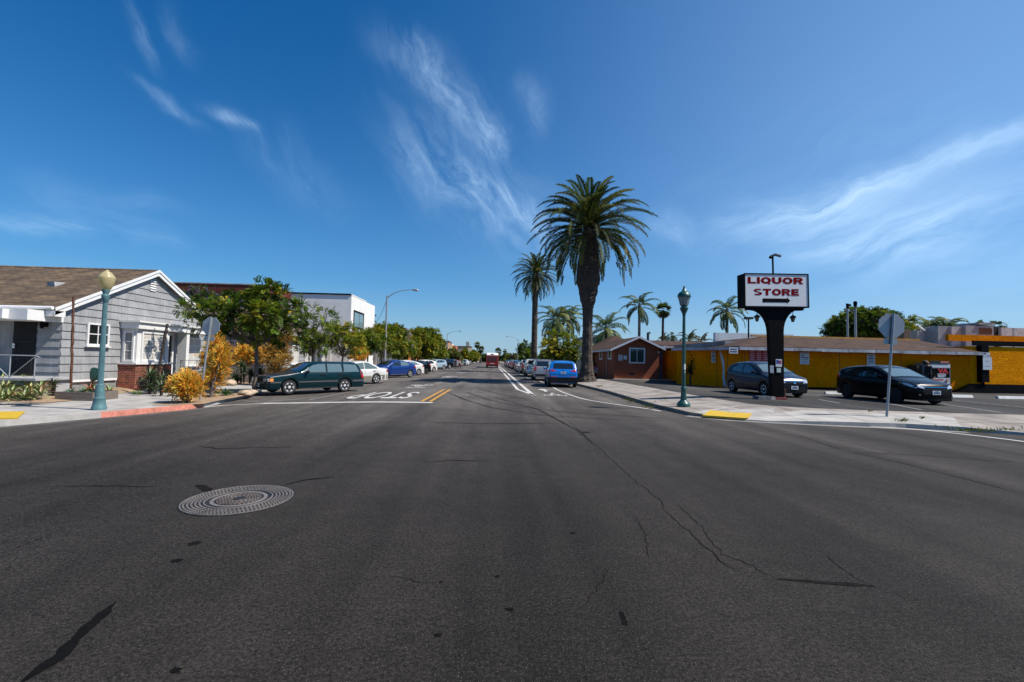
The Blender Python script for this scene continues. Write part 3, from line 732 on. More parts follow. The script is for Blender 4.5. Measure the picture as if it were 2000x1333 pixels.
# plan shapes
def planf(L, w, nose=.74, tail=.80): return [(0, w*nose), (.04, w*(nose+.07)), (.12, w*(nose+.15)), (.35, w*.965), (.9, w), (L-1.0, w), (L-.35, w*.975), (L-.1, w*(tail+.10)), (L-.03, w*(tail+.05)), (L, w*tail)]
WAGON = dict(L=4.71, zb=.21, xf=.93, xr=3.59, Ra=.375, zc=.30, wheel=.315, crown=.02, tum=.30, spokes=6, mirror=(1.66, .93), mirmat=M_trim,
    top=[(0, .58), (.02, .70), (.07, .775), (.5, .84), (1.22, .945), (1.34, .97), (1.98, 1.345), (2.25, 1.405), (3.0, 1.43), (4.0, 1.425), (4.25, 1.40), (4.33, 1.37), (4.55, 1.02), (4.60, .93), (4.66, .74), (4.70, .58), (4.71, .46)],
    belt=[(0, .70), (1.3, .90), (4.71, .95)], plan=planf(4.71, .88, .80, .82),
    parts=[('side_window', M_glassL, 'S', [(1.52, .965), (2.05, 1.315), (2.60, 1.345), (2.60, .965)]), ('side_window', M_glassL, 'S', [(2.69, .965), (2.69, 1.345), (3.40, 1.345), (3.43, .965)]),
           ('side_window', M_glassL, 'S', [(3.53, .965), (3.53, 1.345), (4.20, 1.31), (4.36, 1.0), (4.33, .975)]), ('windshield', M_glass, 'T', [(1.42, -.66), (1.42, .66), (1.97, .56), (1.97, -.56)]),
           ('rear_window', M_glass, 'B', [(-.60, 1.02), (.60, 1.02), (.52, 1.34), (-.52, 1.34)]), ('grille', M_trim, 'F', [(-.38, .57), (.38, .57), (.38, .73), (-.38, .73)], .012),
           ('headlight', M_lens, 'FM', [(.42, .57), (.70, .57), (.70, .70), (.42, .70)], .012), ('indicator', M_amber, 'S', [(.10, .57), (.24, .57), (.24, .70), (.08, .70)], .012),
           ('headlight', M_lens, 'S', [(.0, .57), (.10, .57), (.08, .70), (.02, .70)], .010), ('taillight', M_tail, 'S', [(4.50, .66), (4.64, .66), (4.58, .95), (4.41, 1.28), (4.34, 1.28), (4.42, 1.1)], .012),
           ('taillight', M_tail, 'BM', [(.62, .60), (.78, .60), (.70, 1.25), (.60, 1.25)], .012),
           ('bumper', M_trimG, 'S', [(.01, .50), (.56, .50), (.56, .56), (.01, .55)], .022), ('bumper', M_trimG, 'S', [(3.98, .50), (4.69, .50), (4.67, .585), (3.98, .575)], .022),
           ('bumper', M_trimG, 'F', [(-.78, .46), (.78, .46), (.78, .545), (-.78, .545)], .02), ('side_moulding', M_trimG, 'S', [(1.34, .505), (3.2, .52), (3.2, .575), (1.34, .56)], .014),
           ('sill_trim', M_trimG, 'S', [(1.36, .235), (3.2, .25), (3.2, .275), (1.36, .262)], .014), ('door_handle', M_trim, 'S', [(2.32, .83), (2.56, .83), (2.56, .87), (2.32, .87)], .025), ('door_handle', M_trim, 'S', [(3.22, .84), (3.44, .84), (3.44, .88), (3.22, .88)], .025)],
    lines=[('door_gap', M_seam, 'S', [(1.38, .30), (1.40, .86), (1.5, .96)], .012), ('door_gap', M_seam, 'S', [(2.645, .27), (2.645, 1.36)], .012), ('door_gap', M_seam, 'S', [(3.24, .46), (3.34, .75), (3.47, .95), (3.47, 1.36)], .012)],
    plate=[('F', .40, .03), ('B', .72, .02)])
SEDAN = dict(L=4.75, zb=.2, xf=.95, xr=3.66, Ra=.36, zc=.30, wheel=.31, tum=.40, spokes=5, mirror=(1.75, .92),
    top=[(0, .52), (.03, .64), (.10, .70), (.6, .80), (1.30, .91), (1.45, .94), (2.15, 1.34), (2.45, 1.42), (2.95, 1.435), (3.3, 1.39), (3.98, 1.03), (4.15, 1.0), (4.60, .985), (4.68, .95), (4.72, .75), (4.75, .5)],
    belt=[(0, .62), (1.4, .88), (3.6, .93), (4.75, .9)], plan=planf(4.75, .89, .72, .74),
    parts=[('side_window', M_glassL, 'S', [(1.72, .93), (2.25, 1.30), (2.70, 1.35), (2.70, .93)]), ('side_window', M_glassL, 'S', [(2.77, .94), (2.77, 1.355), (3.10, 1.34), (3.72, 1.03), (3.70, .96)]),
           ('windshield', M_glass, 'T', [(1.52, -.66), (1.52, .66), (2.16, .55), (2.16, -.55)]), ('rear_window', M_glass, 'T', [(3.36, -.52), (3.36, .52), (3.93, .62), (3.93, -.62)]),
           ('taillight', M_tail, 'S', [(4.50, .76), (4.70, .74), (4.66, .90), (4.48, .90)], .012), ('taillight', M_tail, 'BM', [(.45, .74), (.70, .74), (.68, .89), (.42, .89)], .012),
           ('headlight', M_lens, 'FM', [(.36, .56), (.68, .56), (.68, .68), (.36, .68)], .012), ('grille', M_trim, 'F', [(-.3, .56), (.3, .56), (.3, .67), (-.3, .67)], .012),
           ('lower_cladding', P_gold, 'S', [(3.98, .26), (4.64, .30), (4.62, .57), (3.98, .55)], .008), ('lower_cladding', P_gold, 'S', [(1.32, .26), (3.28, .26), (3.28, .50), (1.32, .46)], .008), ('lower_cladding', P_gold, 'B', [(-.6, .32), (.6, .32), (.6, .56), (-.6, .56)], .008),
           ('door_handle', P_gold, 'S', [(3.36, .80), (3.54, .80), (3.54, .84), (3.36, .84)], .025)],
    lines=[('door_gap', M_seam, 'S', [(2.735, .28), (2.735, 1.36)], .012), ('door_gap', M_seam, 'S', [(3.3, .4), (3.45, .7), (3.74, .98)], .012)], plate=[('B', .72, .02), ('F', .42, .02)])
LIFT = dict(L=4.46, zb=.18, xf=.93, xr=3.63, Ra=.355, zc=.31, wheel=.315, tum=.42, spokes=5, mirror=(1.45, .98),
    top=[(0, .55), (.03, .66), (.12, .74), (.7, .93), (.95, 1.0), (1.05, 1.03), (1.75, 1.38), (2.1, 1.475), (2.45, 1.49), (3.0, 1.455), (3.6, 1.335), (4.02, 1.21), (4.12, 1.17), (4.28, 1.02), (4.36, .9), (4.43, .6), (4.46, .45)],
    belt=[(0, .66), (1.2, .92), (4.46, 1.06)], plan=planf(4.46, .875, .70, .80),
    parts=[('side_window', M_glass, 'S', [(1.50, 1.0), (1.95, 1.33), (2.50, 1.39), (2.50, 1.0)]), ('side_window', M_glassL, 'S', [(2.58, 1.0), (2.58, 1.39), (3.10, 1.345), (3.45, 1.22), (3.45, 1.05)]), ('side_window', M_glass, 'S', [(3.53, 1.07), (3.53, 1.2), (3.80, 1.10)]),
           ('windshield', M_glass, 'T', [(1.14, -.68), (1.14, .68), (1.85, .54), (1.85, -.54)]), ('rear_window', M_glass, 'T', [(3.3, -.48), (3.3, .48), (3.98, .56), (3.98, -.56)]),
           ('taillight', M_tail, 'S', [(4.10, .82), (4.33, .84), (4.22, 1.03), (4.06, .98)], .012), ('taillight', M_tail, 'BM', [(.54, .78), (.76, .78), (.70, 1.04), (.56, 1.04)], .012),
           ('headlight', M_lens, 'FM', [(.42, .58), (.66, .58), (.62, .74), (.40, .70)], .012), ('rear_lower_glass', M_glass, 'B', [(-.52, .92), (.52, .92), (.50, 1.12), (-.50, 1.12)]),
           ('bumper', P_silver, 'S', [(1.45, .23), (3.2, .25), (3.2, .29), (1.45, .26)], .012), ('door_handle', M_trim, 'S', [(2.30, .84), (2.48, .85), (2.48, .88), (2.30, .87)], .02)],
    lines=[('door_gap', M_seam, 'S', [(2.54, .27), (2.54, 1.40)], .012), ('door_gap', M_seam, 'S', [(1.36, .28), (1.38, .9)], .012), ('door_gap', M_seam, 'S', [(3.25, .5), (3.38, .8), (3.49, 1.02)], .012)], plate=[('B', .74, .02)])
CROSS = dict(boxes=[('rear_bumper', M_trim, 4.1, 4.625, -.90, .90, .245, .70)], L=4.60, zb=.27, xf=.93, xr=3.62, Ra=.41, zc=.36, wheel=.365, tum=.30, spokes=5, mirror=(1.62, 1.10), rails=(1.70, 2.0, 4.0, .55),
    top=[(0, .70), (.03, .86), (.10, .95), (.7, 1.05), (1.25, 1.12), (1.38, 1.15), (2.05, 1.55), (2.35, 1.635), (2.9, 1.66), (3.7, 1.63), (4.12, 1.57), (4.2, 1.54), (4.42, 1.16), (4.48, 1.06), (4.56, .9), (4.59, .6), (4.60, .48)],
    belt=[(0, .84), (1.3, 1.04), (4.6, 1.12)], plan=planf(4.6, .925, .74, .82),
    parts=[('side_window', M_glass, 'S', [(1.62, 1.12), (2.18, 1.50), (2.62, 1.56), (2.62, 1.12)]), ('side_window', M_glass, 'S', [(2.70, 1.12), (2.70, 1.56), (3.42, 1.54), (3.55, 1.17)]), ('side_window', M_glass, 'S', [(3.60, 1.17), (3.52, 1.52), (3.82, 1.49), (3.98, 1.26)]),
           ('windshield', M_glass, 'T', [(1.46, -.70), (1.46, .70), (2.08, .58), (2.08, -.58)]), ('rear_window', M_glass, 'B', [(-.64, 1.16), (.64, 1.16), (.58, 1.50), (-.58, 1.50)], .01),
           ('taillight', M_tail, 'BM', [(.40, 1.02), (.86, .99), (.86, 1.13), (.70, 1.13)], .016), ('taillight', M_tail, 'S', [(4.22, 1.0), (4.52, .98), (4.44, 1.10), (4.24, 1.12)], .014),
           ('wheel_arch_trim', M_trim, 'S', [(4.03, .30), (4.58, .44), (4.58, .62), (4.10, .62)], .012), ('reflector', M_tail, 'BM', [(.42, .66), (.76, .66), (.76, .70), (.42, .70)], .03),
           ('headlight', M_lens, 'FM', [(.40, .84), (.80, .86), (.78, .94), (.40, .92)], .012), ('grille', M_trim, 'F', [(-.40, .55), (.40, .55), (.46, .84), (-.46, .84)], .012), ('wheel_arch_trim', M_trim, 'S', [(1.36, .29), (3.19, .29), (3.19, .40), (1.36, .40)], .012),
           ('badge', M_chrome, 'B', [(-.05, 1.06), (.05, 1.06), (.05, 1.11), (-.05, 1.11)], .02)],
    lines=[('door_gap', M_seam, 'S', [(2.66, .35), (2.66, 1.57)], .012), ('tailgate_gap', M_seam, 'B', [(-.80, .82), (-.3, .80), (.3, .80), (.80, .82)], .014)], plate=[('B', .92, .02)])
BOXY = dict(CROSS); BOXY = dict(L=4.70, zb=.30, xf=.90, xr=3.68, Ra=.42, zc=.37, wheel=.37, tum=.20, spokes=5, mirror=(1.60, 1.15), rails=(1.79, 2.0, 4.3, .60),
    top=[(0, .72), (.03, .92), (.10, 1.02), (1.25, 1.12), (1.40, 1.16), (1.95, 1.60), (2.2, 1.70), (3.0, 1.74), (4.2, 1.72), (4.42, 1.68), (4.56, 1.22), (4.64, 1.1), (4.69, .7), (4.70, .5)],
    belt=[(0, .9), (1.3, 1.08), (4.7, 1.10)], plan=planf(4.7, .93, .80, .86),
    parts=[('side_window', M_glass, 'S', [(1.62, 1.14), (2.05, 1.56), (2.55, 1.62), (2.55, 1.14)]), ('side_window', M_glass, 'S', [(2.63, 1.14), (2.63, 1.62), (3.45, 1.62), (3.45, 1.14)]), ('side_window', M_glass, 'S', [(3.55, 1.16), (3.55, 1.60), (4.22, 1.58), (4.30, 1.18)]),
           ('windshield', M_glass, 'T', [(1.46, -.72), (1.46, .72), (1.96, .62), (1.96, -.62)]), ('rear_window', M_glass, 'B', [(-.70, 1.20), (.70, 1.20), (.66, 1.60), (-.66, 1.60)], .01),
           ('taillight', M_tail, 'BM', [(.70, .82), (.86, .82), (.84, 1.16), (.70, 1.16)], .016), ('taillight', M_tail, 'S', [(4.50, .84), (4.66, .84), (4.58, 1.16), (4.46, 1.16)], .012), ('headlight', M_lens, 'FM', [(.50, .82), (.80, .82), (.80, .98), (.50, .98)], .012),
           ('grille', M_trim, 'F', [(-.42, .76), (.42, .76), (.42, .95), (-.42, .95)], .012), ('rear_bumper', M_trim, 'B', [(-.8, .40), (.8, .40), (.8, .56), (-.8, .56)], .03)],
    lines=[('door_gap', M_seam, 'S', [(2.59, .35), (2.59, 1.64)], .012)], plate=[('B', .92, .02)])
PICKUP = dict(L=5.5, zb=.36, xf=.98, xr=4.38, Ra=.45, zc=.41, wheel=.40, tum=.22, spokes=6, mirror=(1.85, 1.25),
    top=[(0, .80), (.03, 1.0), (.10, 1.10), (1.4, 1.18), (1.55, 1.22), (2.15, 1.68), (2.4, 1.78), (3.2, 1.80), (3.55, 1.76), (3.72, 1.22), (3.8, 1.20), (5.40, 1.20), (5.44, 1.16), (5.48, .7), (5.5, .55)],
    belt=[(0, .95), (1.5, 1.14), (5.5, 1.14)], plan=planf(5.5, .97, .82, .9),
    parts=[('side_window', M_glass, 'S', [(1.80, 1.20), (2.25, 1.62), (2.70, 1.68), (2.70, 1.20)]), ('side_window', M_glass, 'S', [(2.78, 1.20), (2.78, 1.68), (3.42, 1.66), (3.46, 1.20)]),
           ('windshield', M_glass, 'T', [(1.62, -.74), (1.62, .74), (2.18, .64), (2.18, -.64)]), ('rear_window', M_glass, 'B', [(-.68, 1.28), (.68, 1.28), (.62, 1.68), (-.62, 1.68)], .01),
           ('taillight', M_tail, 'BM', [(.78, .74), (.92, .74), (.90, 1.12), (.78, 1.12)], .016), ('headlight', M_lens, 'FM', [(.52, .86), (.84, .86), (.84, 1.04), (.52, 1.04)], .012), ('grille', M_trim, 'F', [(-.45, .74), (.45, .74), (.45, 1.02), (-.45, 1.02)], .012),
           ('rear_bumper', M_chrome, 'B', [(-.86, .46), (.86, .46), (.86, .64), (-.86, .64)], .04), ('bed_cover', M_trim, 'T', [(3.86, -.80), (3.86, .80), (5.36, .80), (5.36, -.80)], .006)],
    lines=[('door_gap', M_seam, 'S', [(2.74, .45), (2.74, 1.68)], .012)], plate=[('B', .86, .02)])
HATCH = dict(L=4.10, zb=.19, xf=.83, xr=3.36, Ra=.345, zc=.30, wheel=.305, tum=.34, spokes=8, mirror=(1.40, 1.0),
    top=[(0, .60), (.03, .70), (.10, .78), (.5, .90), (.85, .98), (.98, 1.02), (1.80, 1.43), (2.15, 1.51), (2.6, 1.525), (3.2, 1.485), (3.62, 1.41), (3.70, 1.38), (3.93, 1.05), (3.98, .95), (4.06, .7), (4.10, .45)],
    belt=[(0, .70), (1.0, .90), (4.1, 1.06)], plan=planf(4.1, .85, .66, .78),
    parts=[('side_window', M_glass, 'S', [(1.42, 1.0), (1.98, 1.36), (2.42, 1.43), (2.42, 1.0)]), ('side_window', M_glass, 'S', [(2.50, 1.0), (2.50, 1.43), (3.0, 1.41), (3.30, 1.28), (3.34, 1.08)]),
           ('windshield', M_glassL, 'T', [(1.06, -.66), (1.06, .66), (1.86, .54), (1.86, -.54)]), ('rear_window', M_glass, 'B', [(-.56, 1.06), (.56, 1.06), (.50, 1.36), (-.50, 1.36)], .01),
           ('headlight', M_lens, 'FM', [(.40, .62), (.62, .64), (.60, .80), (.36, .70)], .012), ('headlight', M_lens, 'S', [(.03, .64), (.34, .70), (.40, .80), (.10, .76)], .012), ('grille', M_trim, 'F', [(-.40, .55), (.40, .55), (.40, .68), (-.40, .68)], .014), ('grille_bar', M_chrome, 'F', [(-.46, .675), (.46, .675), (.46, .70), (-.46, .70)], .022),
           ('bumper', M_trim, 'F', [(-.56, .24), (.56, .24), (.60, .48), (-.60, .48)], .012), ('fog_light', M_chrome, 'FM', [(.58, .30), (.66, .30), (.66, .40), (.58, .40)], .016), ('badge', M_chrome, 'F', [(-.05, .60), (.05, .60), (.05, .69), (-.05, .69)], .03),
           ('taillight', M_tail, 'BM', [(.56, .84), (.74, .84), (.66, 1.3), (.58, 1.3)], .012), ('taillight', M_tail, 'S', [(3.76, .86), (3.98, .88), (3.84, 1.14), (3.72, 1.10)], .012), ('side_crease', M_trimG, 'S', [(1.2, .78), (3.3, .86), (3.3, .875), (1.2, .795)], .010), ('door_handle', M_trim, 'S', [(2.22, .88), (2.40, .885), (2.40, .915), (2.22, .91)], .02)],
    lines=[('door_gap', M_seam, 'S', [(2.46, .28), (2.46, 1.44)], .012), ('door_gap', M_seam, 'S', [(1.24, .28), (1.28, .88)], .012), ('hood_gap', M_seam, 'T', [(.16, -.5), (.95, -.68)], .012), ('hood_gap', M_seam, 'T', [(.16, .5), (.95, .68)], .012)], plate=[('F', .43, .03), ('B', .72, .02)])
SPORT = dict(L=4.07, zb=.16, xf=.85, xr=3.34, Ra=.345, zc=.31, wheel=.31, tum=.36, spokes=8, rim=M_rimb, mirror=(1.42, .98),
    top=[(0, .56), (.03, .68), (.10, .76), (.5, .87), (.9, .95), (1.02, .98), (1.80, 1.36), (2.15, 1.44), (2.55, 1.455), (3.2, 1.41), (3.72, 1.32), (3.82, 1.29), (3.86, 1.22), (3.95, 1.0), (4.02, .75), (4.07, .40)],
    belt=[(0, .68), (1.0, .88), (4.07, 1.05)], plan=planf(4.07, .86, .68, .80),
    parts=[('side_window', M_glass, 'S', [(1.46, .97), (2.0, 1.30), (2.45, 1.36), (2.45, .98)]), ('side_window', M_glass, 'S', [(2.52, .98), (2.52, 1.36), (3.05, 1.34), (3.42, 1.20), (3.40, 1.07)]),
           ('windshield', M_glassL, 'T', [(1.10, -.66), (1.10, .66), (1.86, .54), (1.86, -.54)]), ('rear_window', M_glass, 'B', [(-.56, 1.04), (.56, 1.04), (.50, 1.28), (-.50, 1.28)], .01),
           ('headlight', M_lens, 'S', [(.06, .62), (.42, .74), (.55, .80), (.36, .80), (.06, .70)], .012), ('headlight', M_lens, 'FM', [(.44, .60), (.66, .66), (.62, .76), (.44, .68)], .012), ('indicator', M_amber, 'S', [(.55, .78), (.66, .80), (.64, .825), (.54, .81)], .014),
           ('grille', M_trim, 'F', [(-.44, .40), (.44, .40), (.52, .56), (.44, .63), (-.44, .63), (-.52, .56)], .012), ('hood_edge', M_chrome, 'F', [(-.46, .655), (.46, .655), (.46, .68), (-.46, .68)], .012), ('splitter', M_trim, 'F', [(-.66, .17), (.66, .17), (.66, .24), (-.66, .24)], .05), ('fog_light', M_chrome, 'FM', [(.58, .36), (.63, .36), (.63, .40), (.58, .40)], .016),
           ('taillight', M_tail, 'S', [(3.70, .90), (3.96, .92), (3.84, 1.12), (3.66, 1.08)], .012), ('taillight', M_tail, 'BM', [(.58, .86), (.76, .86), (.68, 1.14), (.58, 1.14)], .012), ('spoiler', M_trim, 'T', [(3.72, -.56), (3.72, .56), (3.90, .52), (3.90, -.52)], .03)],
    lines=[('door_gap', M_seam, 'S', [(2.485, .26), (2.485, 1.38)], .012), ('door_gap', M_seam, 'S', [(1.26, .26), (1.30, .86)], .012), ('hood_gap', M_seam, 'T', [(.16, -.5), (.98, -.68)], .012), ('hood_gap', M_seam, 'T', [(.16, .5), (.98, .68)], .012)], plate=[('F', .47, .03), ('B', .7, .02)])

def place(o, x, y, z, hd): o.location = (x, y, z); o.rotation_euler = (0, 0, R(hd)); return o
def rot2(hd, a, b): c, s = math.cos(R(hd)), math.sin(R(hd)); return Vector((c*a-s*b, s*a+c*b, 0))
def by_rear_left(sp, px_, py_, hd, track=.77):         # centre of a car whose rear left tyre stands at a seen point of the road
    p = gr(px_, py_); return p-rot2(hd, sp['L']/2-sp['xr'], track)
GL = 'cars parked nose-in on the left of the street'
wagon = make_car(WAGON, 'station_wagon', 'dark teal station wagon parked nose to the kerb, nearest car on the left', 'car', P_teal); wagon['group'] = GL
place(wagon, -8.55, 22.0, -.085, 229)
sedan = make_car(SEDAN, 'sedan', 'white sedan with tan lower panels parked just behind the teal station wagon', 'car', P_white); sedan['group'] = GL
c = by_rear_left(SEDAN, 733, 750, 232); place(sedan, c.x, c.y, -.08, 232)
lift = make_car(LIFT, 'liftback_car', 'deep blue liftback parked nose-in after the white and tan sedan', 'car', P_blue); lift['group'] = GL
c = by_rear_left(LIFT, 800, 737.2, 231); place(lift, c.x, c.y, -.08, 231)
c = by_rear_left(LIFT, 817, 733.8, 231); dup(lift, (c.x, c.y, -.08), R(231), 'white liftback parked nose-in right beyond the deep blue liftback', GL, recolor={P_blue.name: P_white})
c = by_rear_left(SPORT, 833, 731, 231)
sport = make_car(SPORT, 'hatchback', 'black hatchback with black wheels parked by the yellow wall behind the right stop sign', 'car', P_black)
place(sport, 16.5, 18.3, .28, 269)
cc = Vector((c.x, c.y, -.08)); dup(sport, cc, R(231), 'black hatchback parked nose-in between two white cars on the left', GL)
hatch = make_car(HATCH, 'compact_car', 'grey compact hatchback parked by the yellow wall behind the sign post', 'car', P_grey)
place(hatch, 12.75, 20.9, .28, 272)
c = by_rear_left(HATCH, 847, 727.3, 231); dup(hatch, (c.x, c.y, -.06), R(231), 'white compact car parked just before the pale blue one', GL, recolor={P_grey.name: P_white})
GR = 'cars parked along the right kerb'
cross = make_car(CROSS, 'crossover_car', 'bright blue crossover parked at the right kerb beside the big palm trunk', 'car', P_bright); cross['group'] = GR
place(cross, 4.50, 30.2, .0, 87)
boxy = make_car(BOXY, 'sport_utility_vehicle', 'silver boxy utility vehicle parked just ahead of the bright blue crossover', 'car', P_silver); boxy['group'] = GR
place(boxy, 4.35, 39.0, .0, 88)
pick = make_car(PICKUP, 'pickup_truck', 'white pickup truck with a dark bed cover parked two cars ahead of the blue crossover', 'pickup truck', P_white); pick['group'] = GR
place(pick, 4.45, 49.0, .0, 89)
W_ = {'black': P_black, 'white': P_white}
def far(src, x, y, hd, pm, lab, grp, z=0.):
    key = [c for c in src.children if c.name.startswith('body')][0].material_slots[0].material.name
    return dup(src, (x, y, z), R(hd), lab, grp, recolor={key: pm})
bodyfirst = None
far(boxy, 4.5, 58.0, 90, P_char, 'charcoal utility vehicle parked between the white pickup and a white sedan at the right kerb', GR)
far(sedan, 4.4, 65.5, 90, P_white, 'plain white sedan parked at the right kerb, third vehicle past the silver one', GR)
far(lift, 4.4, 72.5, 90, P_navy, 'navy liftback parked at the right kerb right beyond the plain white sedan', GR)
for i, (src, pm, cn) in enumerate(((cross, P_char, 'charcoal crossover'), (sedan, P_red, 'red sedan'), (boxy, P_silver, 'silver utility vehicle'), (lift, P_navy, 'navy liftback'), (sedan, P_white, 'white sedan'), (cross, P_black, 'black crossover'), (hatch, P_silver, 'silver compact car'), (boxy, P_char, 'charcoal utility vehicle'))):
    far(src, 4.4+.05*(i % 3), 80.5+7.6*i, 90, pm, 'distant %s far up the right kerb, %s' % (cn, ['nearest of the tiny ones', 'next to the charcoal crossover', 'beyond the red one', 'behind a silver utility vehicle', 'among the farthest seen', 'beyond the bus', 'almost at the end of the row', 'the farthest of the row'][i]), GR)
c = gr(862, 722)
far(cross, -9.2, 72.5, 238, P_pale, 'pale blue car angled beyond the white compact car on the left', GL, -.1)
far(pick, -9.3, 81.5, 240, P_black, 'black pickup parked nose-in on the left beside the red motorcycle', GL, -.1)
GF = 'distant cars parked along the left kerb'
for i, (src, pm, cn) in enumerate(((boxy, P_navy, 'navy utility vehicle facing us under the yellow flowering trees'), (sedan, P_silver, 'silver sedan facing us behind the navy utility vehicle'), (hatch, P_red, 'small red car facing us far up the left kerb'), (lift, P_silver, 'silver liftback far up the left kerb behind the small red car'), (cross, P_char, 'charcoal crossover far up the left kerb'), (boxy, P_white, 'white van-like vehicle far up the left kerb near the bus'), (sedan, P_white, 'white sedan far up the left kerb beside the bus'), (cross, P_silver, 'silver crossover, the farthest vehicle on the left kerb'))):
    far(src, -8.9+.12*i, 97+8.0*i, -90, pm, cn, GF, -.1)
far(sedan, 10.3, 44.5, 80, P_red, 'red car parked in the shade behind the big palm trunk by the brown house', None, .27)

# city bus
bus = thing('city_bus', (-.05, 100, 0), 'red city bus with a white roof seen from behind in the middle of the street', 'bus', rz=R(90))
M_busr = paint('bus_red', (.34, .012, .014)); M_busd = mat('bus_dark_red', (.07, .006, .007), .3, coat=.5)
mb = MB(); mb.box(-6, 6, -1.28, 1.28, .38, 2.62); mb.build('body', M_busr, bus, bevel=.09, smooth=True)
mb = MB(); mb.prism([(-5.99, -1.22, 2.58), (5.95, -1.22, 2.58), (5.9, -1.22, 3.1), (-5.2, -1.22, 3.12), (-5.7, -1.22, 3.0)], (0, 2.44, 0)); mb.build('roof', M_plate, bus, bevel=.08, smooth=True)
mb = MB(); mb.box(-6.02, -5.99, -1.0, 1.0, 1.25, 2.35); mb.build('rear_panel', M_busd, bus)
mb = MB(); mb.box(-5.93, -5.7, -.3, .3, 2.80, 2.93); mb.build('rear_vent', M_trim, bus)
mb = MB(); mb.box(-6.05, -5.98, -1.2, 1.2, .42, .60); mb.build('bumper', M_trim, bus)
for s in (-1, 1):
    mb = MB(); mb.box(-6.03, -5.99, s*1.12-.09, s*1.12+.09, .75, 1.15); mb.build('taillight', M_tail, bus)
    mb = MB(); mb.box(-4.8, 5.2, s*1.285-.012, s*1.285+.012, 1.45, 2.4); mb.build('side_window', M_glass, bus)
mb = MB(); mb.box(-6.03, -5.99, -.45, .45, .85, .95); mb.build('lettering_band', M_plate, bus)
tb = MB(); tb.lathe([(.3, -.15), (.48, -.15), (.5, -.1), (.5, .1), (.48, .15), (.3, .15)], 20, axis='y')
for x in (-3.2, 3.6):
    for s in (-1, 1):
        w = tb.build('wheel', M_tyre, bus, smooth=True); w.location = (x, s*1.12, .5)
# motorcycle
mc = thing('motorcycle', (-8.3, 77.8, -.1), 'red motorcycle parked beside the black pickup on the left', 'motorcycle', rz=R(235))
for x in (-.68, .70):
    t = MB(); t.lathe([(.2, -.06), (.30, -.06), (.32, 0), (.30, .06), (.2, .06)], 18, axis='y'); w = t.build('wheel', M_tyre, mc, smooth=True); w.location = (x, 0, .32)
mb = MB(); mb.tube([(.70, 0, .32), (.45, 0, .95), (.40, 0, 1.05)], .03, 6); mb.tube([(-.68, 0, .32), (-.1, 0, .40), (.40, 0, .80)], .06, 6); mb.build('frame', M_trim, mc)
mb = MB(); mb.tube([(.5, 0, .86), (.25, 0, .92), (.0, 0, .86)], [.10, .18, .10], 10); mb.tube([(.75, 0, .68), (.55, 0, .72)], [.05, .09], 8); mb.build('fuel_tank', P_red, mc, smooth=True)
mb = MB(); mb.tube([(.0, 0, .82), (-.4, 0, .80), (-.8, 0, .88)], [.10, .13, .06], 8); mb.build('seat', M_trim, mc, smooth=True)
mb = MB(); mb.tube([(.35, -.36, 1.06), (.42, 0, 1.02), (.35, .36, 1.06)], .02, 6); mb.build('handlebar', M_trim, mc)
# ------------------------------------------------------------------ buildings
M_shg = brickmat('grey_shingle_gable', (.285, .292, .302), (.255, .262, .272), (.17, .175, .18), .17, 5.0, .005, .85, 'yz', .2, 0, .17, 2.2)
M_shf = brickmat('grey_shingle_front', (.285, .292, .302), (.255, .262, .272), (.17, .175, .18), .17, 5.0, .005, .85, 'xz', .2, 0, .17, 2.2)
M_roof = brickmat('brown_roof_shingle', (.155, .108, .066), (.080, .058, .040), (.05, .038, .03), .32, .135, .012, .92, 'xy', .8, .5, .35, 1.8)
M_roofR = brickmat('dark_brown_roof_shingle', (.076, .040, .026), (.048, .028, .019), (.035, .023, .018), .32, .14, .012, .92, 'xy', .8, .5, .3, 1.5)
M_wht = mat('white_woodwork', (.68, .68, .67), .55, var=.05, vs=6)
M_whtd = mat('weathered_fascia', (.36, .37, .39), .7, var=.45, vs=1.6, var2=.2, vs2=14)
M_found = mat('painted_foundation', (.22, .225, .23), .9, var=.15, vs=3, bump=.2)
M_brick = brickmat('red_brick', (.25, .055, .025), (.13, .032, .018), (.19, .145, .115), .21, .075, .009, .9, 'yz', .6, .5, .3, 6)
M_brickx = brickmat('red_brick_side', (.33, .075, .035), (.19, .045, .025), (.26, .20, .16), .21, .075, .009, .9, 'xz', .6, .5, .3, 6)
M_pane = mat('window_pane', (.010, .013, .015), .04, spec=.8)
M_blind = brickmat('window_blind', (.62, .60, .56), (.58, .56, .52), (.30, .29, .27), 9.0, .06, .010, .5, 'yz', .3, 0, .05, 2)
M_iron = mat('painted_iron', (.30, .31, .33), .5)
M_dark = mat('dark_door', (.012, .012, .013), .55, var=.4, vs=9)
M_black = mat('black_paint', (.005, .005, .006), .6, var=.3, vs=5, spec=.06)
def siding(mb, o, u, n, lim, z0, z1, pitch=.30, mi=0):
    o, u, n = Vector(o), Vector(u), Vector(n); z = z0
    while z < z1-.01:
        zt = min(z+pitch, z1); a, b = lim(z); c, d = lim(zt)
        if b-a < .05: break
        if d < c: c = d = (c+d)/2
        P = lambda s, zz, k: o+u*s+n*k+Vector((0, 0, zz))
        mb.add([P(a, z, .034), P(b, z, .034), P(d, zt, .004), P(c, zt, .004), P(a, z, 0), P(b, z, 0)], [(0, 1, 2, 3), (4, 5, 1, 0)], mi); z = zt
    return mb
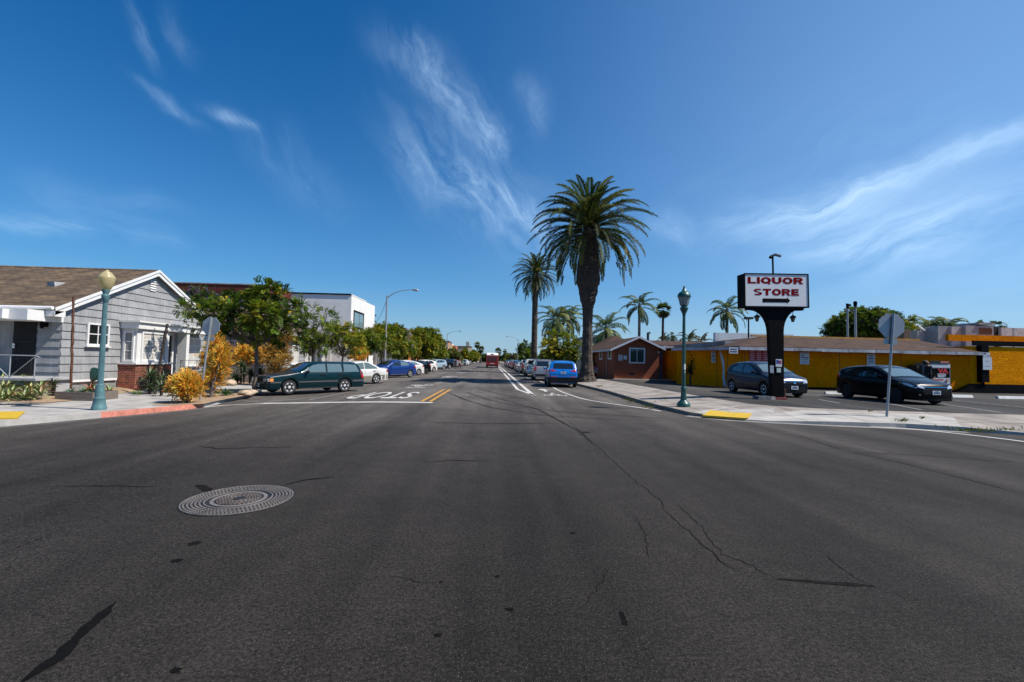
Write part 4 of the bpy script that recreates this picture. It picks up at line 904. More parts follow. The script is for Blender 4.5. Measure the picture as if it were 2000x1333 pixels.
def frame(mb, o, u, n, u0, u1, z0, z1, w=.07, d=.06, mi=0, mull=(), trans=()):
    o, u, n = Vector(o), Vector(u), Vector(n)
    def bar(a, b, c, e, dd):
        P = lambda s, z, k: o+u*s+n*k+Vector((0, 0, z))
        v = [P(a, c, 0), P(b, c, 0), P(b, e, 0), P(a, e, 0), P(a, c, dd), P(b, c, dd), P(b, e, dd), P(a, e, dd)]
        mb.add(v, [(4, 5, 6, 7), (0, 1, 5, 4), (1, 2, 6, 5), (2, 3, 7, 6), (3, 0, 4, 7)], mi)
    bar(u0-w, u0, z0-w, z1+w, d); bar(u1, u1+w, z0-w, z1+w, d); bar(u0, u1, z1, z1+w, d); bar(u0, u1, z0-w, z0, d)
    for m_ in mull: bar(m_-.018, m_+.018, z0, z1, d*.6)
    for t_ in trans: bar(u0, u1, t_-.018, t_+.018, d*.55)
def window(parent, o, u, n, u0, u1, z0, z1, mull=(), trans=(), glass=None, fr=None, w=.07, sill=True, nm='window'):
    o, u, n = Vector(o), Vector(u), Vector(n)
    mb = MB(); frame(mb, o, u, n, u0, u1, z0, z1, w, .06, 0, mull, trans); f = mb.build(nm, fr or M_wht, parent, world=True)
    mb = MB(); P = lambda s, z: o+u*s+n*.022+Vector((0, 0, z)); mb.add([P(u0, z0), P(u1, z0), P(u1, z1), P(u0, z1)], [(0, 1, 2, 3)]); mb.build('pane', glass or M_pane, f, world=True)
    if sill:
        mb = MB(); a = o+u*(u0-w-.05)+Vector((0, 0, z0-w-.03)); b = o+u*(u1+w+.05)+Vector((0, 0, z0-w-.03)); mb.beam(a+n*.05, b+n*.05, .11, .05); mb.build('sill', fr or M_wht, f, world=True)
    return f
XP, YM = Vector((1, 0, 0)), Vector((0, -1, 0))
UY = Vector((0, 1, 0)); UX = Vector((1, 0, 0))

# grey shingle house on the left corner; its gable faces the street
GX, FY = -15.5, 17.0
hs = thing('shingle_house', (GX, FY, .15), 'grey shingle house with a brown gable roof and brick bay at the left corner', 'house')
lim = lambda z: (FY, 25.6) if z < 3.15 else (FY+(z-3.15)*2.02, 25.6-(z-3.15)*2.02)
mb = MB(); siding(mb, (GX, 0, 0), UY, XP, lim, .53, 5.2, .30, 0); siding(mb, (0, FY, 0), UX, YM, lambda z: (-34, GX+.034), .53, 3.1, .30, 1)
mb.add([(GX-.02, FY, .5), (GX-.02, 25.6, .5), (GX-.02, 25.6, 3.15), (GX-.02, 21.3, 5.28), (GX-.02, FY, 3.15)], [(0, 1, 2, 3, 4)], 0)
mb.add([(-34, FY+.02, .5), (GX, FY+.02, .5), (GX, FY+.02, 3.15), (-34, FY+.02, 3.15)], [(0, 1, 2, 3)], 1)
mb.add([(-34, 25.6, .1), (GX-.02, 25.6, .1), (GX-.02, 25.6, 3.1), (-34, 25.6, 3.1)], [(3, 2, 1, 0)], 1)
mb.build('wall', [M_shg, M_shf], hs, world=True)
mb = MB(); mb.box(-34, GX-.03, FY+.04, 25.6, -.1, .45); mb.build('foundation', M_found, hs, world=True)
mb = MB(); mb.box(GX-.03, GX+.05, FY-.05, 19.5, .45, .53); mb.box(-34, GX-.03, FY-.05, FY+.03, .45, .53); mb.build('base_board', M_wht, hs, world=True)
RX = GX+.17; ey, ez, ry, rzz = FY-.45, 3.10, 21.3, 5.36; e2 = 26.05
mb = MB()
for (ya, za, yb, zb) in ((ey, ez, ry, rzz), (e2, ez, ry, rzz)):
    mb.add([(-34, ya, za), (RX, ya, za), (RX, yb, zb), (-34, yb, zb), (-34, ya, za-.09), (RX, ya, za-.09), (RX, yb, zb-.09), (-34, yb, zb-.09)],
           [(0, 1, 2, 3) if ya < yb else (3, 2, 1, 0), (4, 5, 6, 7) if ya > yb else (7, 6, 5, 4), (0, 4, 5, 1), (1, 5, 6, 2)])
for k in range(62):                                   # overlapping ridge caps
    x = RX-.02-.3*k; mb.add([(x, ry-.14, rzz-.045), (x, ry, rzz+.035), (x, ry+.14, rzz-.045), (x-.3, ry-.14, rzz-.055), (x-.3, ry, rzz+.02), (x-.3, ry+.14, rzz-.055)], [(0, 1, 4, 3), (1, 2, 5, 4), (0, 2, 1)])
roof = mb.build('roof', M_roof, hs, world=True)
v = at(108, 556, 18.9); mb = MB(); zz = ez+(v.y-ey)*.474
mb.prism([(v.x-.14, v.y-.16, zz-.10), (v.x-.14, v.y+.3, zz+.12), (v.x-.14, v.y+.25, zz+.16), (v.x-.14, v.y-.2, zz+.12)], (.28, 0, 0)); mb.build('roof_vent', M_whtd, roof, world=True)
for nm, ya in (('front', ey), ('back', e2)):
    mb = MB(); s = 1 if ya < ry else -1
    for d0, d1, xo in ((-.02, .09, .03), (.10, .25, .0)):
        mb.prism([(RX+.005+xo, ya-.06*s, ez-d0-.02), (RX+.005+xo, ry, rzz-d0), (RX+.005+xo, ry, rzz-d1), (RX+.005+xo, ya-.06*s, ez-d1-.02)], (.035, 0, 0))
    mb.build('barge_board', M_wht, hs, world=True)
mb = MB(); mb.box(RX-.45, RX+.04, ey-.05, ey+.34, ez-.30, ez-.10); mb.build('eave_return', M_wht, hs, world=True)
mb = MB(); mb.tube([(-34, ey-.06, ez-.01), (-24, ey-.06, ez-.045), (RX-.04, ey-.06, ez-.01)], .062, 8); mb.build('gutter', M_wht, hs, smooth=True, world=True)
mb = MB(); mb.box(-34, GX+.05, FY-.07, FY+.01, 2.62, 3.06); mb.build('frieze_board', M_wht, hs, world=True)
a, b = at(35, 615, 16.2), at(71, 615, 16.2)
mb = MB(); mb.box(-34, b.x, 15.9, FY-.07, 2.62, 2.98); mb.box(-34, a.x, 15.7, 15.9, 2.64, 2.96); mb.build('porch_beam', M_wht, hs, world=True)
# louvred gable vent
g = atx(298, 557, GX); mb = MB()
for k in range(6): z = g.z-.28+.105*k; mb.add([(GX+.05, g.y-.17, z), (GX+.05, g.y+.17, z), (GX+.02, g.y+.17, z+.06), (GX+.02, g.y-.17, z+.06)], [(0, 1, 2, 3)])
gv = mb.build('gable_vent', M_wht, hs, world=True)
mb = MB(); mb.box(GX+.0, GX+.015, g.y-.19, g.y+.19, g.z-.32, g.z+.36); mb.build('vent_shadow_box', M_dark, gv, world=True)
# sash window
p, q = atx(171, 634, GX), atx(205, 672, GX)
window(hs, (GX+.034, 0, 0), UY, XP, p.y, q.y+.02, q.z-.02, p.z, mull=((p.y+q.y)/2,), trans=((p.z+q.z)/2,), nm='sash_window')
# front door with iron screen, lamp, porch and railing
a, b = at(26, 700, FY), at(70, 700, FY); zt = at(50, 622, FY).z
mb = MB(); mb.box(a.x, b.x, FY-.06, FY, .72, zt); dr = mb.build('door', M_dark, hs, world=True)
mb = MB()
for k in range(9): x = a.x+.06+(b.x-a.x-.12)*k/8; mb.tube([(x, FY-.085, .76), (x, FY-.085, zt-.05)], .011, 5)
for z in (.78, 1.3, 1.9, zt-.06): mb.beam((a.x+.04, FY-.085, z), (b.x-.04, FY-.085, z), .02, .03)
mb.build('iron_screen', M_dark, dr, world=True)
h = at(24, 678, FY); mb = MB(); mb.lathe([(.035, -.14), (.05, -.12), (.05, -.1), (.02, -.06)], 10, (a.x+.09, FY, h.z), axis='y'); mb.lathe([(.035, -.14), (.05, -.12), (.05, -.1), (.02, -.06)], 10, (a.x+.09, FY, h.z+.09), axis='y'); mb.build('handle', M_chrome, dr, smooth=True, world=True)
l = at(93, 634, FY); mb = MB(); mb.box(l.x-.05, l.x+.05, FY-.06, FY-.02, l.z-.1, l.z+.12); mb.tube([(l.x, FY-.05, l.z+.06), (l.x, FY-.16, l.z+.13), (l.x, FY-.18, l.z+.02)], .016, 6); mb.lathe([(.05, -.16), (.075, .02), (.085, .05), (.02, .10)], 6, (l.x, FY-.2, l.z)); mb.build('wall_lamp', M_black, hs, world=True)
pb = at(75, 740, 15.6)
mb = MB(); mb.box(-34, pb.x-.1, 15.6, FY-.06, -.05, .60); mb.box(-34, pb.x, 15.5, FY-.06, .60, .68); mb.build('porch_slab', mat('porch_concrete', (.34, .34, .345), .9, var=.15, vs=3), hs, world=True)
rl = thing('porch_railing', (pb.x-1, 15.58, .68), 'white metal railing with crossed bars on the concrete porch of the corner house', 'railing')
mb = MB(); x1, y_ = pb.x-.12, 15.58
for x in (x1, x1-.78, x1-1.56, x1-2.34): mb.tube([(x, y_, .68), (x, y_, 1.42)], .016, 6)
mb.tube([(x1-3, y_, 1.42), (x1, y_, 1.42), (x1+.15, y_, 1.36)], .018, 6)
for k in range(3): x = x1-.78*k; mb.tube([(x, y_, 1.40), (x-.78, y_, .70)] if k % 2 == 0 else [(x, y_, .70), (x-.78, y_, 1.40)], .014, 6)
mb.build('rail', M_iron, rl, world=True)
# brick bay with a big window, porch roof band, side door
BX, y0b, y1b = -14.86, 19.66, 21.55
mb = MB(); mb.box(GX, BX+.06, y0b-.1, y1b+.15, -.05, 1.10, 0); mb.build('brick_base', [M_brick], hs, world=True)
mb = MB(); mb.add([(GX, y0b-.104, -.05), (BX+.06, y0b-.104, -.05), (BX+.06, y0b-.104, 1.10), (GX, y0b-.104, 1.10)], [(0, 1, 2, 3)]); mb.build('brick_base_side', M_brickx, hs, world=True)
mb = MB(); mb.box(GX, BX+.12, y0b-.15, y1b+.2, 1.10, 1.17); mb.box(GX, BX, y0b, y1b, 1.17, 2.72); bay = mb.build('bay', M_wht, hs, world=True)
mb = MB(); mb.box(GX, BX+.14, y0b-.12, 24.5, 2.60, 2.86); mb.box(GX, BX+.22, y0b-.2, 24.6, 2.86, 2.93); mb.build('porch_fascia', M_wht, hs, world=True)
window(hs, (BX, 0, 0), UY, XP, y0b+.28, y1b-.28, 1.30, 2.42, mull=(y0b+.28+(y1b-y0b-.56)/3, y0b+.28+(y1b-y0b-.56)*2/3), trans=(1.58, 1.86, 2.14), glass=M_blind, nm='bay_window')
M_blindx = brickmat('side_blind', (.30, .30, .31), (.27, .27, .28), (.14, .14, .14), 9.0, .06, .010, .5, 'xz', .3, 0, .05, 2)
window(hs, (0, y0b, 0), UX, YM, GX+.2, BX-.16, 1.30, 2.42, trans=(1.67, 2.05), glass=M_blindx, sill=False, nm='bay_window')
mb = MB(); mb.box(GX, GX+.045, 21.9, 22.55, .62, 2.45); sdoor = mb.build('side_door', M_dark, hs, world=True)
mb = MB(); frame(mb, (GX+.03, 0, 0), UY, XP, 21.9, 22.55, .66, 2.45, .12, .07); mb.build('frame', M_wht, sdoor, world=True)
mb = MB(); mb.box(GX+.3, BX+.08, 22.62, 22.82, .62, 2.6); mb.build('porch_post', M_wht, hs, world=True)
window(hs, (GX+.034, 0, 0), UY, XP, 23.75, 24.65, 1.05, 2.35, mull=(24.2,), trans=(1.38, 1.70, 2.02), glass=M_blind)
mb = MB(); mb.lathe([(.03, -.2), (.07, -.02), (.06, .1), (.01, .16)], 6, (GX+.16, 23.35, 2.1)); mb.tube([(GX+.02, 23.35, 2.35), (GX+.16, 23.35, 2.36), (GX+.16, 23.35, 2.25)], .014, 6); mb.build('wall_lamp', M_black, hs, world=True)
mb = MB(); mb.box(GX, -14.4, 21.75, 25.4, -.05, .60); mb.build('side_porch_slab', M_found, hs, world=True)
rl2 = thing('porch_railing', (-14.5, 23.4, .6), 'thin dark metal railing with diagonal bars at the side porch by the bay', 'railing')
mb = MB(); ya, yb = 21.85, 25.3
for z in (.98, .70, 1.28): mb.tube([(-14.5, ya, z), (-14.5, yb, z)], .014, 5)
for k in range(7):
    y = ya+(yb-ya)*k/6; mb.tube([(-14.5, y, .6), (-14.5, y, 1.28)], .012, 5)
    if k < 6: y2 = ya+(yb-ya)*(k+1)/6; mb.tube([(-14.5, y, .7 if k % 2 else 1.28), (-14.5, y2, 1.28 if k % 2 else .7)], .011, 5)
mb.build('rail', mat('dull_iron', (.16, .165, .17), .5), rl2, world=True)

# second shingle house beyond the fence
h2 = thing('shingle_house', (-14.4, 30, .1), 'second grey shingle house half hidden behind the first street tree', 'house')
mb = MB(); siding(mb, (-14.4, 0, 0), UY, XP, lambda z: (31.0, 41.0), .35, 3.15, .30, 0); siding(mb, (0, 31.0, 0), UX, YM, lambda z: (-30, -14.37), .35, 3.15, .30, 1)
mb.box(-30, -14.42, 31.02, 41, 0, 3.15, 1); mb.build('wall', [M_shg, M_shf], h2, world=True)
mb = MB(); mb.add([(-30.3, 30.5, 3.1), (-13.9, 30.5, 3.1), (-13.9, 41.4, 3.1), (-30.3, 41.4, 3.1), (-27, 36, 5.2), (-17.8, 36, 5.2)], [(0, 1, 5, 4), (1, 2, 5), (2, 3, 4, 5), (3, 0, 4), (3, 2, 1, 0)]); mb.build('roof', M_roof, h2, world=True)
mb = MB(); mb.box(-13.93, -13.86, 30.45, 41.4, 2.98, 3.16); mb.box(-30, -13.93, 30.44, 30.5, 2.98, 3.16); mb.build('fascia', M_wht, h2, world=True)
for y in (33.2, 35.6, 38.4): window(h2, (-14.366, 0, 0), UY, XP, y, y+.95, 1.1, 2.3, mull=(y+.47,), trans=(1.7,), glass=M_blind)
for x in (-17.6, -20.6): window(h2, (0, 30.966, 0), UX, YM, x, x+1.5, 1.3, 2.5, mull=(x+.5, x+1.0), trans=(1.7, 2.1), glass=M_blindx)
for y in (36.9, 37.7, 39.9): mb = MB(); mb.box(-14.15, -13.95, y, y+.14, .1, 3.0); mb.build('porch_post', M_wht, h2, world=True)
fc = thing('board_fence', (-13.6, 26.6, .1), 'low grey fence of weathered horizontal boards behind the yuccas', 'fence')
M_board = mat('weathered_board', (.27, .245, .23), .85, var=.35, vs=2.2, stretch=(.6, 6, 6))
for k in range(6):
    mb = MB(); mb.box(-15.45, -11.7, 26.58, 26.62, .06+k*.148, .06+k*.148+.125); mb.build('board', M_board, fc, world=True)
for x in (-15.3, -13.6, -11.85): mb = MB(); mb.box(x-.05, x+.05, 26.625, 26.72, 0, .95); mb.build('post', M_board, fc, world=True)

# modern two-storey buildings behind
mr_ = thing('apartment_building', (-24, 44, 0), 'dark red two storey building with a long flat cornice behind the corner house', 'building')
M_redw = mat('oxblood_cladding', (.115, .018, .010), .7, var=.2, vs=1.5)
ztop = at(335, 553, 44).z; x0, x1 = at(250, 560, 44).x, at(528, 560, 44).x
mb = MB(); mb.box(x0, x1, 44, 47.9, 0, ztop-.8); mb.build('wall', mat('dark_stucco', (.055, .04, .038), .85, var=.2, vs=2), mr_, world=True)
mb = MB(); mb.box(x0, x1+.2, 43.5, 48, ztop-.85, ztop-.06); mb.build('cornice', M_redw, mr_, world=True)
mb = MB(); mb.box(x0, x1+.25, 43.45, 48.05, ztop-.06, ztop+.03); mb.build('cap', M_whtd, mr_, world=True)
for a_, b_ in ((340, 352), (355, 372)):
    p, q = at(a_, 566, 44), at(b_, 590, 44); window(mr_, (0, 43.99, 0), UX, YM, p.x, q.x, q.z, p.z, fr=M_dark, glass=mat('teal_glass', (.03, .10, .12), .08), sill=False)
p, q = at(448, 572, 43.9), at(472, 640, 43.9); mb = MB(); mb.box(p.x, q.x, 43.8, 44, q.z, p.z); fr_ = mb.build('door_frame', M_whtd, mr_, world=True)
mb = MB(); mb.box(p.x+.2, q.x-.15, 43.77, 43.8, q.z, p.z-.3); mb.build('door', M_dark, fr_, world=True)
p, q = at(420, 572, 43.9), at(447, 600, 43.9); mb = MB(); mb.box(p.x, q.x, 43.9, 44, q.z, p.z); mb.build('red_panel', M_redw, mr_, world=True)
wb = thing('modern_house', (-15.1, 48, 0), 'white two storey cube building with one dark framed corner window', 'building')
M_stuc = mat('white_stucco', (.70, .695, .68), .85, var=.05, vs=.7, bump=.15, bs=25)
M_brightw = brickmat('brightened_panel_wall', (.82, .81, .79), (.79, .78, .76), (.66, .65, .63), 2.4, 1.2, .012, .85, 'xz', .15, .3, .07, .8)  # white wall facing the camera, colour raised to make up for grazing sun
zt = at(686, 577, 48).z; wx = at(686, 600, 48).x; wy = atx(715, 600, wx).y; wx0 = -25.
mb = MB(); mb.box(wx0, wx-.02, 48.02, wy+4, 0, zt-.02, 0)
mb.add([(wx, 48, 0), (wx, wy, 0), (wx, wy, zt), (wx, 48, zt)], [(0, 1, 2, 3)], 0)
mb.build('wall', [M_stuc], wb, world=True)
mb = MB(); mb.add([(wx0, 48, 0), (wx, 48, 0), (wx, 48, zt), (wx0, 48, zt)], [(0, 1, 2, 3)], 0); mb.build('side_wall', M_brightw, wb, world=True)
mb = MB(); mb.box(wx0, wx-.05, 47.92, 48.3, zt, zt+.14); mb.build('roof_edge', M_black, wb, world=True)
mb = MB(); mb.box(wx-.25, wx+.03, 47.97, wy+.02, zt, zt+.10); mb.build('parapet_cap', M_stuc, wb, world=True)
p, q = atx(691, 607, wx), atx(709, 644, wx); window(wb, (wx, 0, 0), UY, XP, p.y+.1, q.y-.1, q.z+.1, p.z-.1, mull=(p.y+(q.y-p.y)*.55,), fr=M_black, glass=mat('blue_grey_glass', (.16, .24, .27), .08), w=.16, sill=False)
# other buildings down the left side
def block(name, lab, x0, x1, y0, y1, z, m, mtrim, h=.25, wins=()):
    t = thing(name, ((x0+x1)/2, (y0+y1)/2, 0), lab, 'building')
    mb = MB(); mb.box(x0, x1, y0, y1, -.1, z); mb.build('wall', m, t, world=True)
    mb = MB(); mb.box(x0-.15, x1+.15, y0-.15, y1+.15, z, z+h); mb.build('roof_edge', mtrim, t, world=True)
    for (a, b, c, d) in wins: window(t, (x1, 0, 0), UY, XP, a, b, c, d, fr=M_wht, sill=False, w=.1)
    return t
M_peach = mat('peach_stucco', (.60, .33, .22), .9, var=.08, vs=.5); M_terra = mat('terracotta_cladding', (.36, .13, .05), .85, var=.25, vs=1); M_cream = mat('cream_stucco', (.62, .52, .34), .9, var=.08, vs=.6)
M_brown = mat('brown_roofing', (.085, .06, .05), .9, var=.2, vs=1); M_tanw = mat('tan_stucco', (.36, .29, .21), .9, var=.1, vs=.6); M_concr = mat('tower_concrete', (.33, .34, .30), .9, var=.15, vs=.4)
t = block('white_bungalow', 'low white house with a dark gabled roof behind the street trees on the left', -27, -14.5, 58, 72, 4.0, M_stuc, M_brown)
mb = MB(); a, b = at(772, 655, 66), at(800, 655, 66); zr = at(790, 639, 66).z
mb.prism([(a.x-6, 62, 4.2), (b.x, 62, 4.2), (b.x, 62, 5.0), (b.x-1, 62, zr), (a.x-6, 62, zr)], (0, 8, 0)); mb.build('roof', M_brown, t, world=True)
block('row_house', 'long low brown garden wall building behind the parked cars on the left', -22, -14.2, 74, 100, 3.2, M_terra, M_brown)
p, q = at(858, 667, 140), at(889, 667, 140)
t = block('apartment_building', 'peach building with a dark roof edge beyond the yellow flowering trees', p.x-6, at(876, 667, 140).x, 140, 150, p.z-.3, M_peach, M_brown, .5)
mb = MB(); mb.box(at(876, 667, 140).x, at(882, 667, 140).x, 141, 149, 0, at(880, 672, 140).z); mb.box(at(882, 667, 140).x, q.x, 142, 150, 0, at(886, 675, 140).z, 1); mb.build('street_wing', [M_cream, M_terra], t, world=True)
p, q = at(893, 678, 185), at(919, 680, 185)
t = block('commercial_building', 'tan building with a square concrete tower far down the left side', p.x-4, q.x, 185, 200, p.z, M_tanw, M_brown, .4)
a, b = at(910, 668, 187), at(916.5, 668, 187); mb = MB(); mb.box(a.x, b.x, 187, 188.6, 3, a.z); mb.build('tower', M_concr, t, world=True)
mb = MB(); mb.box(q.x-1.2, q.x+.05, 184.9, 185.0, 0, p.z+.3); mb.build('corner_pier', M_cream, t, world=True)

# right side: yellow shop
M_och = mat('ochre_stucco', (.70, .205, .0), .9, spec=.06, var=.2, vs=.7, var2=.2, vs2=6, bump=.5, bs=18)
M_ochb = mat('rough_sunlit_ochre_stucco', (.80, .27, .0), .9, spec=.06, var=.15, vs=1.2, var2=.4, vs2=14, bump=.9, bs=9, stretch=(1, 1, 2.2))  # brighter than the main wall: sunlight put into the base colour
M_wood = mat('ochre_edge', (.50, .27, .06), .8, var=.25, vs=4)
WY = 26.2
cx_, rx_ = at(1441, 740, WY).x, at(1895, 740, WY).x
ez_ = at(1600, 680, WY-.6).z
sh = thing('shop_building', (20, WY, .28), 'low ochre yellow shop with a brown shingle roof beyond the car park', 'shop')
lw = [(cx_, WY), (at(1399, 740, 27.6).x, 27.6), (at(1322, 740, 29.8).x, 29.8), (17.5, 37)]
mb = MB(); mb.box(cx_, rx_, WY, 38, .2, ez_); mb.build('wall', M_och, sh, world=True)
mb = MB()
for a, b in zip(lw, lw[1:]): mb.add([(*b, .2), (*a, .2), (*a, ez_), (*b, ez_)], [(0, 1, 2, 3)])
mb.build('angled_wall', M_och, sh, world=True)
mb = MB(); mb.box(rx_, 60, WY-.02, 38, .2, ez_+.35); mb.build('rough_wall', M_ochb, sh, world=True)
ry_ = 28.6; rz_ = at(1700, 663, ry_).z
E1 = [(cx_-.25, WY-.62, ez_), (rx_+.1, WY-.62, ez_-.02)]
mb = MB(); mb.add([E1[0], E1[1], (rx_-.9, ry_, rz_), (cx_+3.0, ry_, rz_)], [(0, 1, 2, 3)])
mb.add([(11.9, 29.9, ez_-.06), E1[0], (cx_+3.0, ry_, rz_), (16.6, 33, rz_-.1), (15.0, 37, ez_+.1)], [(0, 1, 2, 3, 4)])
mb.add([(rx_-.9, ry_, rz_), E1[1], (rx_+.1, 36, ez_)], [(0, 1, 2)]); mb.build('roof', M_roofR, sh, world=True)
mb = MB(); n_ = 9
for k in range(n_):
    x0 = E1[0][0]+(E1[1][0]-E1[0][0])*k/n_; x1 = E1[0][0]+(E1[1][0]-E1[0][0])*(k+1)/n_-.01; d = .01*(k % 3)
    mb.box(x0, x1, WY-.66-d, WY-.62-d*.2, ez_-.22+d, ez_-.03)
mb.beam((11.9, 29.86, ez_-.13), (E1[0][0], WY-.64, ez_-.12), .05, .19); mb.build('fascia', M_whtd, sh, world=True)
mb = MB(); mb.add([(cx_-.25, WY-.6, ez_-.20), (rx_+.1, WY-.6, ez_-.20), (rx_+.1, WY, ez_-.20), (cx_, WY, ez_-.20)], [(3, 2, 1, 0)]); mb.add([(11.9, 29.8, ez_-.2), (cx_-.25, WY-.6, ez_-.2), (cx_, WY, ez_-.2), (12.6, 30, ez_-.2)], [(3, 2, 1, 0)]); mb.build('soffit', M_dark, sh, world=True)
mb = MB(); mb.box(cx_+2.2, rx_-.8, ry_-.06, ry_+.1, rz_-.02, rz_+.09); mb.build('ridge_edge', M_wood, sh, world=True)
# black beam, pillar and black blocks stepping down along the rough part
p = at(1900, 667, WY); mb = MB(); mb.box(rx_+.12, 60, WY-.07, WY-.02, p.z-.26, p.z+.04); mb.build('beam', M_black, sh, world=True)
mb = MB(); mb.box(rx_-1.0, 60, WY+.3, WY+.5, at(1950, 668, WY+.3).z, at(1950, 656, WY+.3).z); mb.build('parapet', M_och, sh, world=True)
a, b = at(1917, 700, WY-.3), at(1931, 700, WY-.3); mb = MB(); mb.box(a.x, b.x, WY-.32, WY-.02, at(1925, 747, WY).z, p.z-.26); mb.box((a.x+b.x)/2-.05, (a.x+b.x)/2+.05, WY-.2, WY-.1, .6, at(1925, 747, WY).z); mb.build('pillar', M_black, sh, world=True)
mb = MB(); zl = at(1925, 751, WY-.3).z
for k in range(6): mb.box(at(1868+k*6.5, 760, WY-.3).x, 60, WY-.30+.02*k, WY-.02, .28+(zl-.28)*k/6, .28+(zl-.28)*(k+1)/6)
mb.build('black_step_blocks', M_black, sh, world=True)
mb = MB(); mb.box(cx_, rx_, WY-.012, WY, .28, .42); mb.build('wall_base', M_black, sh, world=True)
# white streak of paint on the angled wall
a, b = Vector((*lw[0], 0)), Vector((*lw[1], 0)); n = Vector((-(b-a).y, (b-a).x, 0)).normalized(); n = n if n.y < 0 else -n
mb = MB(); pts = []
for x, y, w in ((1406, 684, .03), (1409, 694, .09), (1412, 706, .11), (1414, 720, .07), (1413, 735, .08), (1415, 750, .10), (1416, 756, .05)):
    r = ray(x, y); t = (a.x*n.x+a.y*n.y)/(r[0]*n.x+r[1]*n.y); pts.append((Vector((r[0]*t, r[1]*t, r[2]*t+EYE))+n*.01, w))
u = (a-b).normalized()
for (p, w), (q, w2) in zip(pts, pts[1:]): mb.add([p-u*w, p+u*w, q+u*w2, q-u*w2], [(3, 2, 1, 0)])
mb.build('paint_streak', mat('streak_paint', (.5, .5, .52), .8), sh, world=True)
def onwing(x, y, k=.008):
    r = ray(x, y); t = (a.x*n.x+a.y*n.y)/(r[0]*n.x+r[1]*n.y); return Vector((r[0]*t, r[1]*t, r[2]*t+EYE))+n*k
for x in (1400.5, 1421):
    mb = MB(); p, q = onwing(x-.35, 676), onwing(x+.35, 676); mb.add([(p.x, p.y, .3), (q.x, q.y, .3), (q.x, q.y, ez_-.2), (p.x, p.y, ez_-.2)], [(0, 1, 2, 3)]); mb.build('wall_seam', M_dark, sh, world=True)
for x in (1455, 1640, 1760):
    p = at(x, 700, WY-.01); mb = MB(); mb.box(p.x-.012, p.x+.012, WY-.008, WY, .42, ez_-.2); mb.build('wall_seam', M_brown, sh, world=True)
p = at(1452, 700, WY-.03); mb = MB(); mb.box(p.x-.03, p.x+.03, WY-.07, WY-.01, .3, ez_-.2); mb.build('conduit', M_och, sh, world=True)
# white lettering boards etc. on the wall (each its own thing)
M_sgn = mat('sign_white', (.66, .68, .70), .5, var=.05, vs=9); M_sink = mat('sign_ink', (.035, .05, .12), .6)
def notice(px0, py0, px1, py1, Y, rows, lab, base=None, ink=None, name='notice_sign', nrm=None, grp=None, rng=random.Random(3)):
    a, b = at(px0, py0, Y), at(px1, py1, Y); t = thing(name, ((a.x+b.x)/2, Y, b.z), lab, 'sign', grp)
    mb = MB(); mb.box(a.x, b.x, Y-.02, Y, b.z, a.z); bd = mb.build('board', base or M_sgn, t, world=True)
    mb = MB(); h = (a.z-b.z)/(len(rows)+.5)
    for i, (l, r, f) in enumerate(rows):
        z = a.z-h*(i+.75); x = a.x+(b.x-a.x)*l
        while x < a.x+(b.x-a.x)*r-.01:
            w = rng.uniform(.03, .10)*(b.x-a.x)*2; x2 = min(x+w, a.x+(b.x-a.x)*r); mb.add([(x, Y-.023, z-h*f/2), (x2, Y-.023, z-h*f/2), (x2, Y-.023, z+h*f/2), (x, Y-.023, z+h*f/2)], [(0, 1, 2, 3)]); x = x2+.02*(b.x-a.x)
    mb.build('lettering', ink or M_sink, t, world=True); return t
T3 = [(.1, .9, .5), (.25, .75, .5), (.1, .9, .75), (.12, .88, .35), (.15, .85, .7), (.1, .9, .3)]
notice(1562, 689, 1580, 712, WY-.02, [(.1, .9, .3), (.1, .5, .5), (.1, .9, .6), (.1, .9, .35), (.2, .9, .35), (.1, .8, .3)], 'white notice board on the ochre wall just right of the sign post')
notice(1693, 692, 1708.5, 713, WY-.02, T3, 'white notice board on the ochre wall above the black hatchback')
notice(1424, 679, 1441, 691, WY-.75, [(.12, .88, .6), (.08, .92, .6)], 'small wide white sign under the eave left of the red boards')
notice(1389.5, 687, 1397, 709, 27.55, T3, 'narrow white notice on the angled ochre wall left of the paint streak')
M_menu = mat('menu_red', (.42, .02, .03), .5, var=.15, vs=4); M_mink = mat('menu_ink', (.70, .42, .42), .6)
for i, (a, b) in enumerate(((1463, 1476), (1476.6, 1489), (1489.6, 1503))):
    notice(a, 680.5+.3*i, b, 706, WY-.02, [(.1, .75, .4)]*6, ['red price board nearest the eave sign, leftmost of three', 'middle one of three red price boards on the ochre wall', 'red price board half hidden by the sign post'][i], M_menu, M_mink, 'price_board', grp='red price boards on the ochre wall')
notice(1919.5, 689, 1933, 697.5, WY-.34, [(.05, .45, .9), (.55, .95, .4)], 'small notice at the top of the black pillar')
notice(1919, 698, 1937, 723, WY-.34, [(.3, .7, .2), (.2, .8, .15)], 'large pale sheet on the black pillar', M_sgn, mat('faded_ink', (.48, .45, .44), .7))
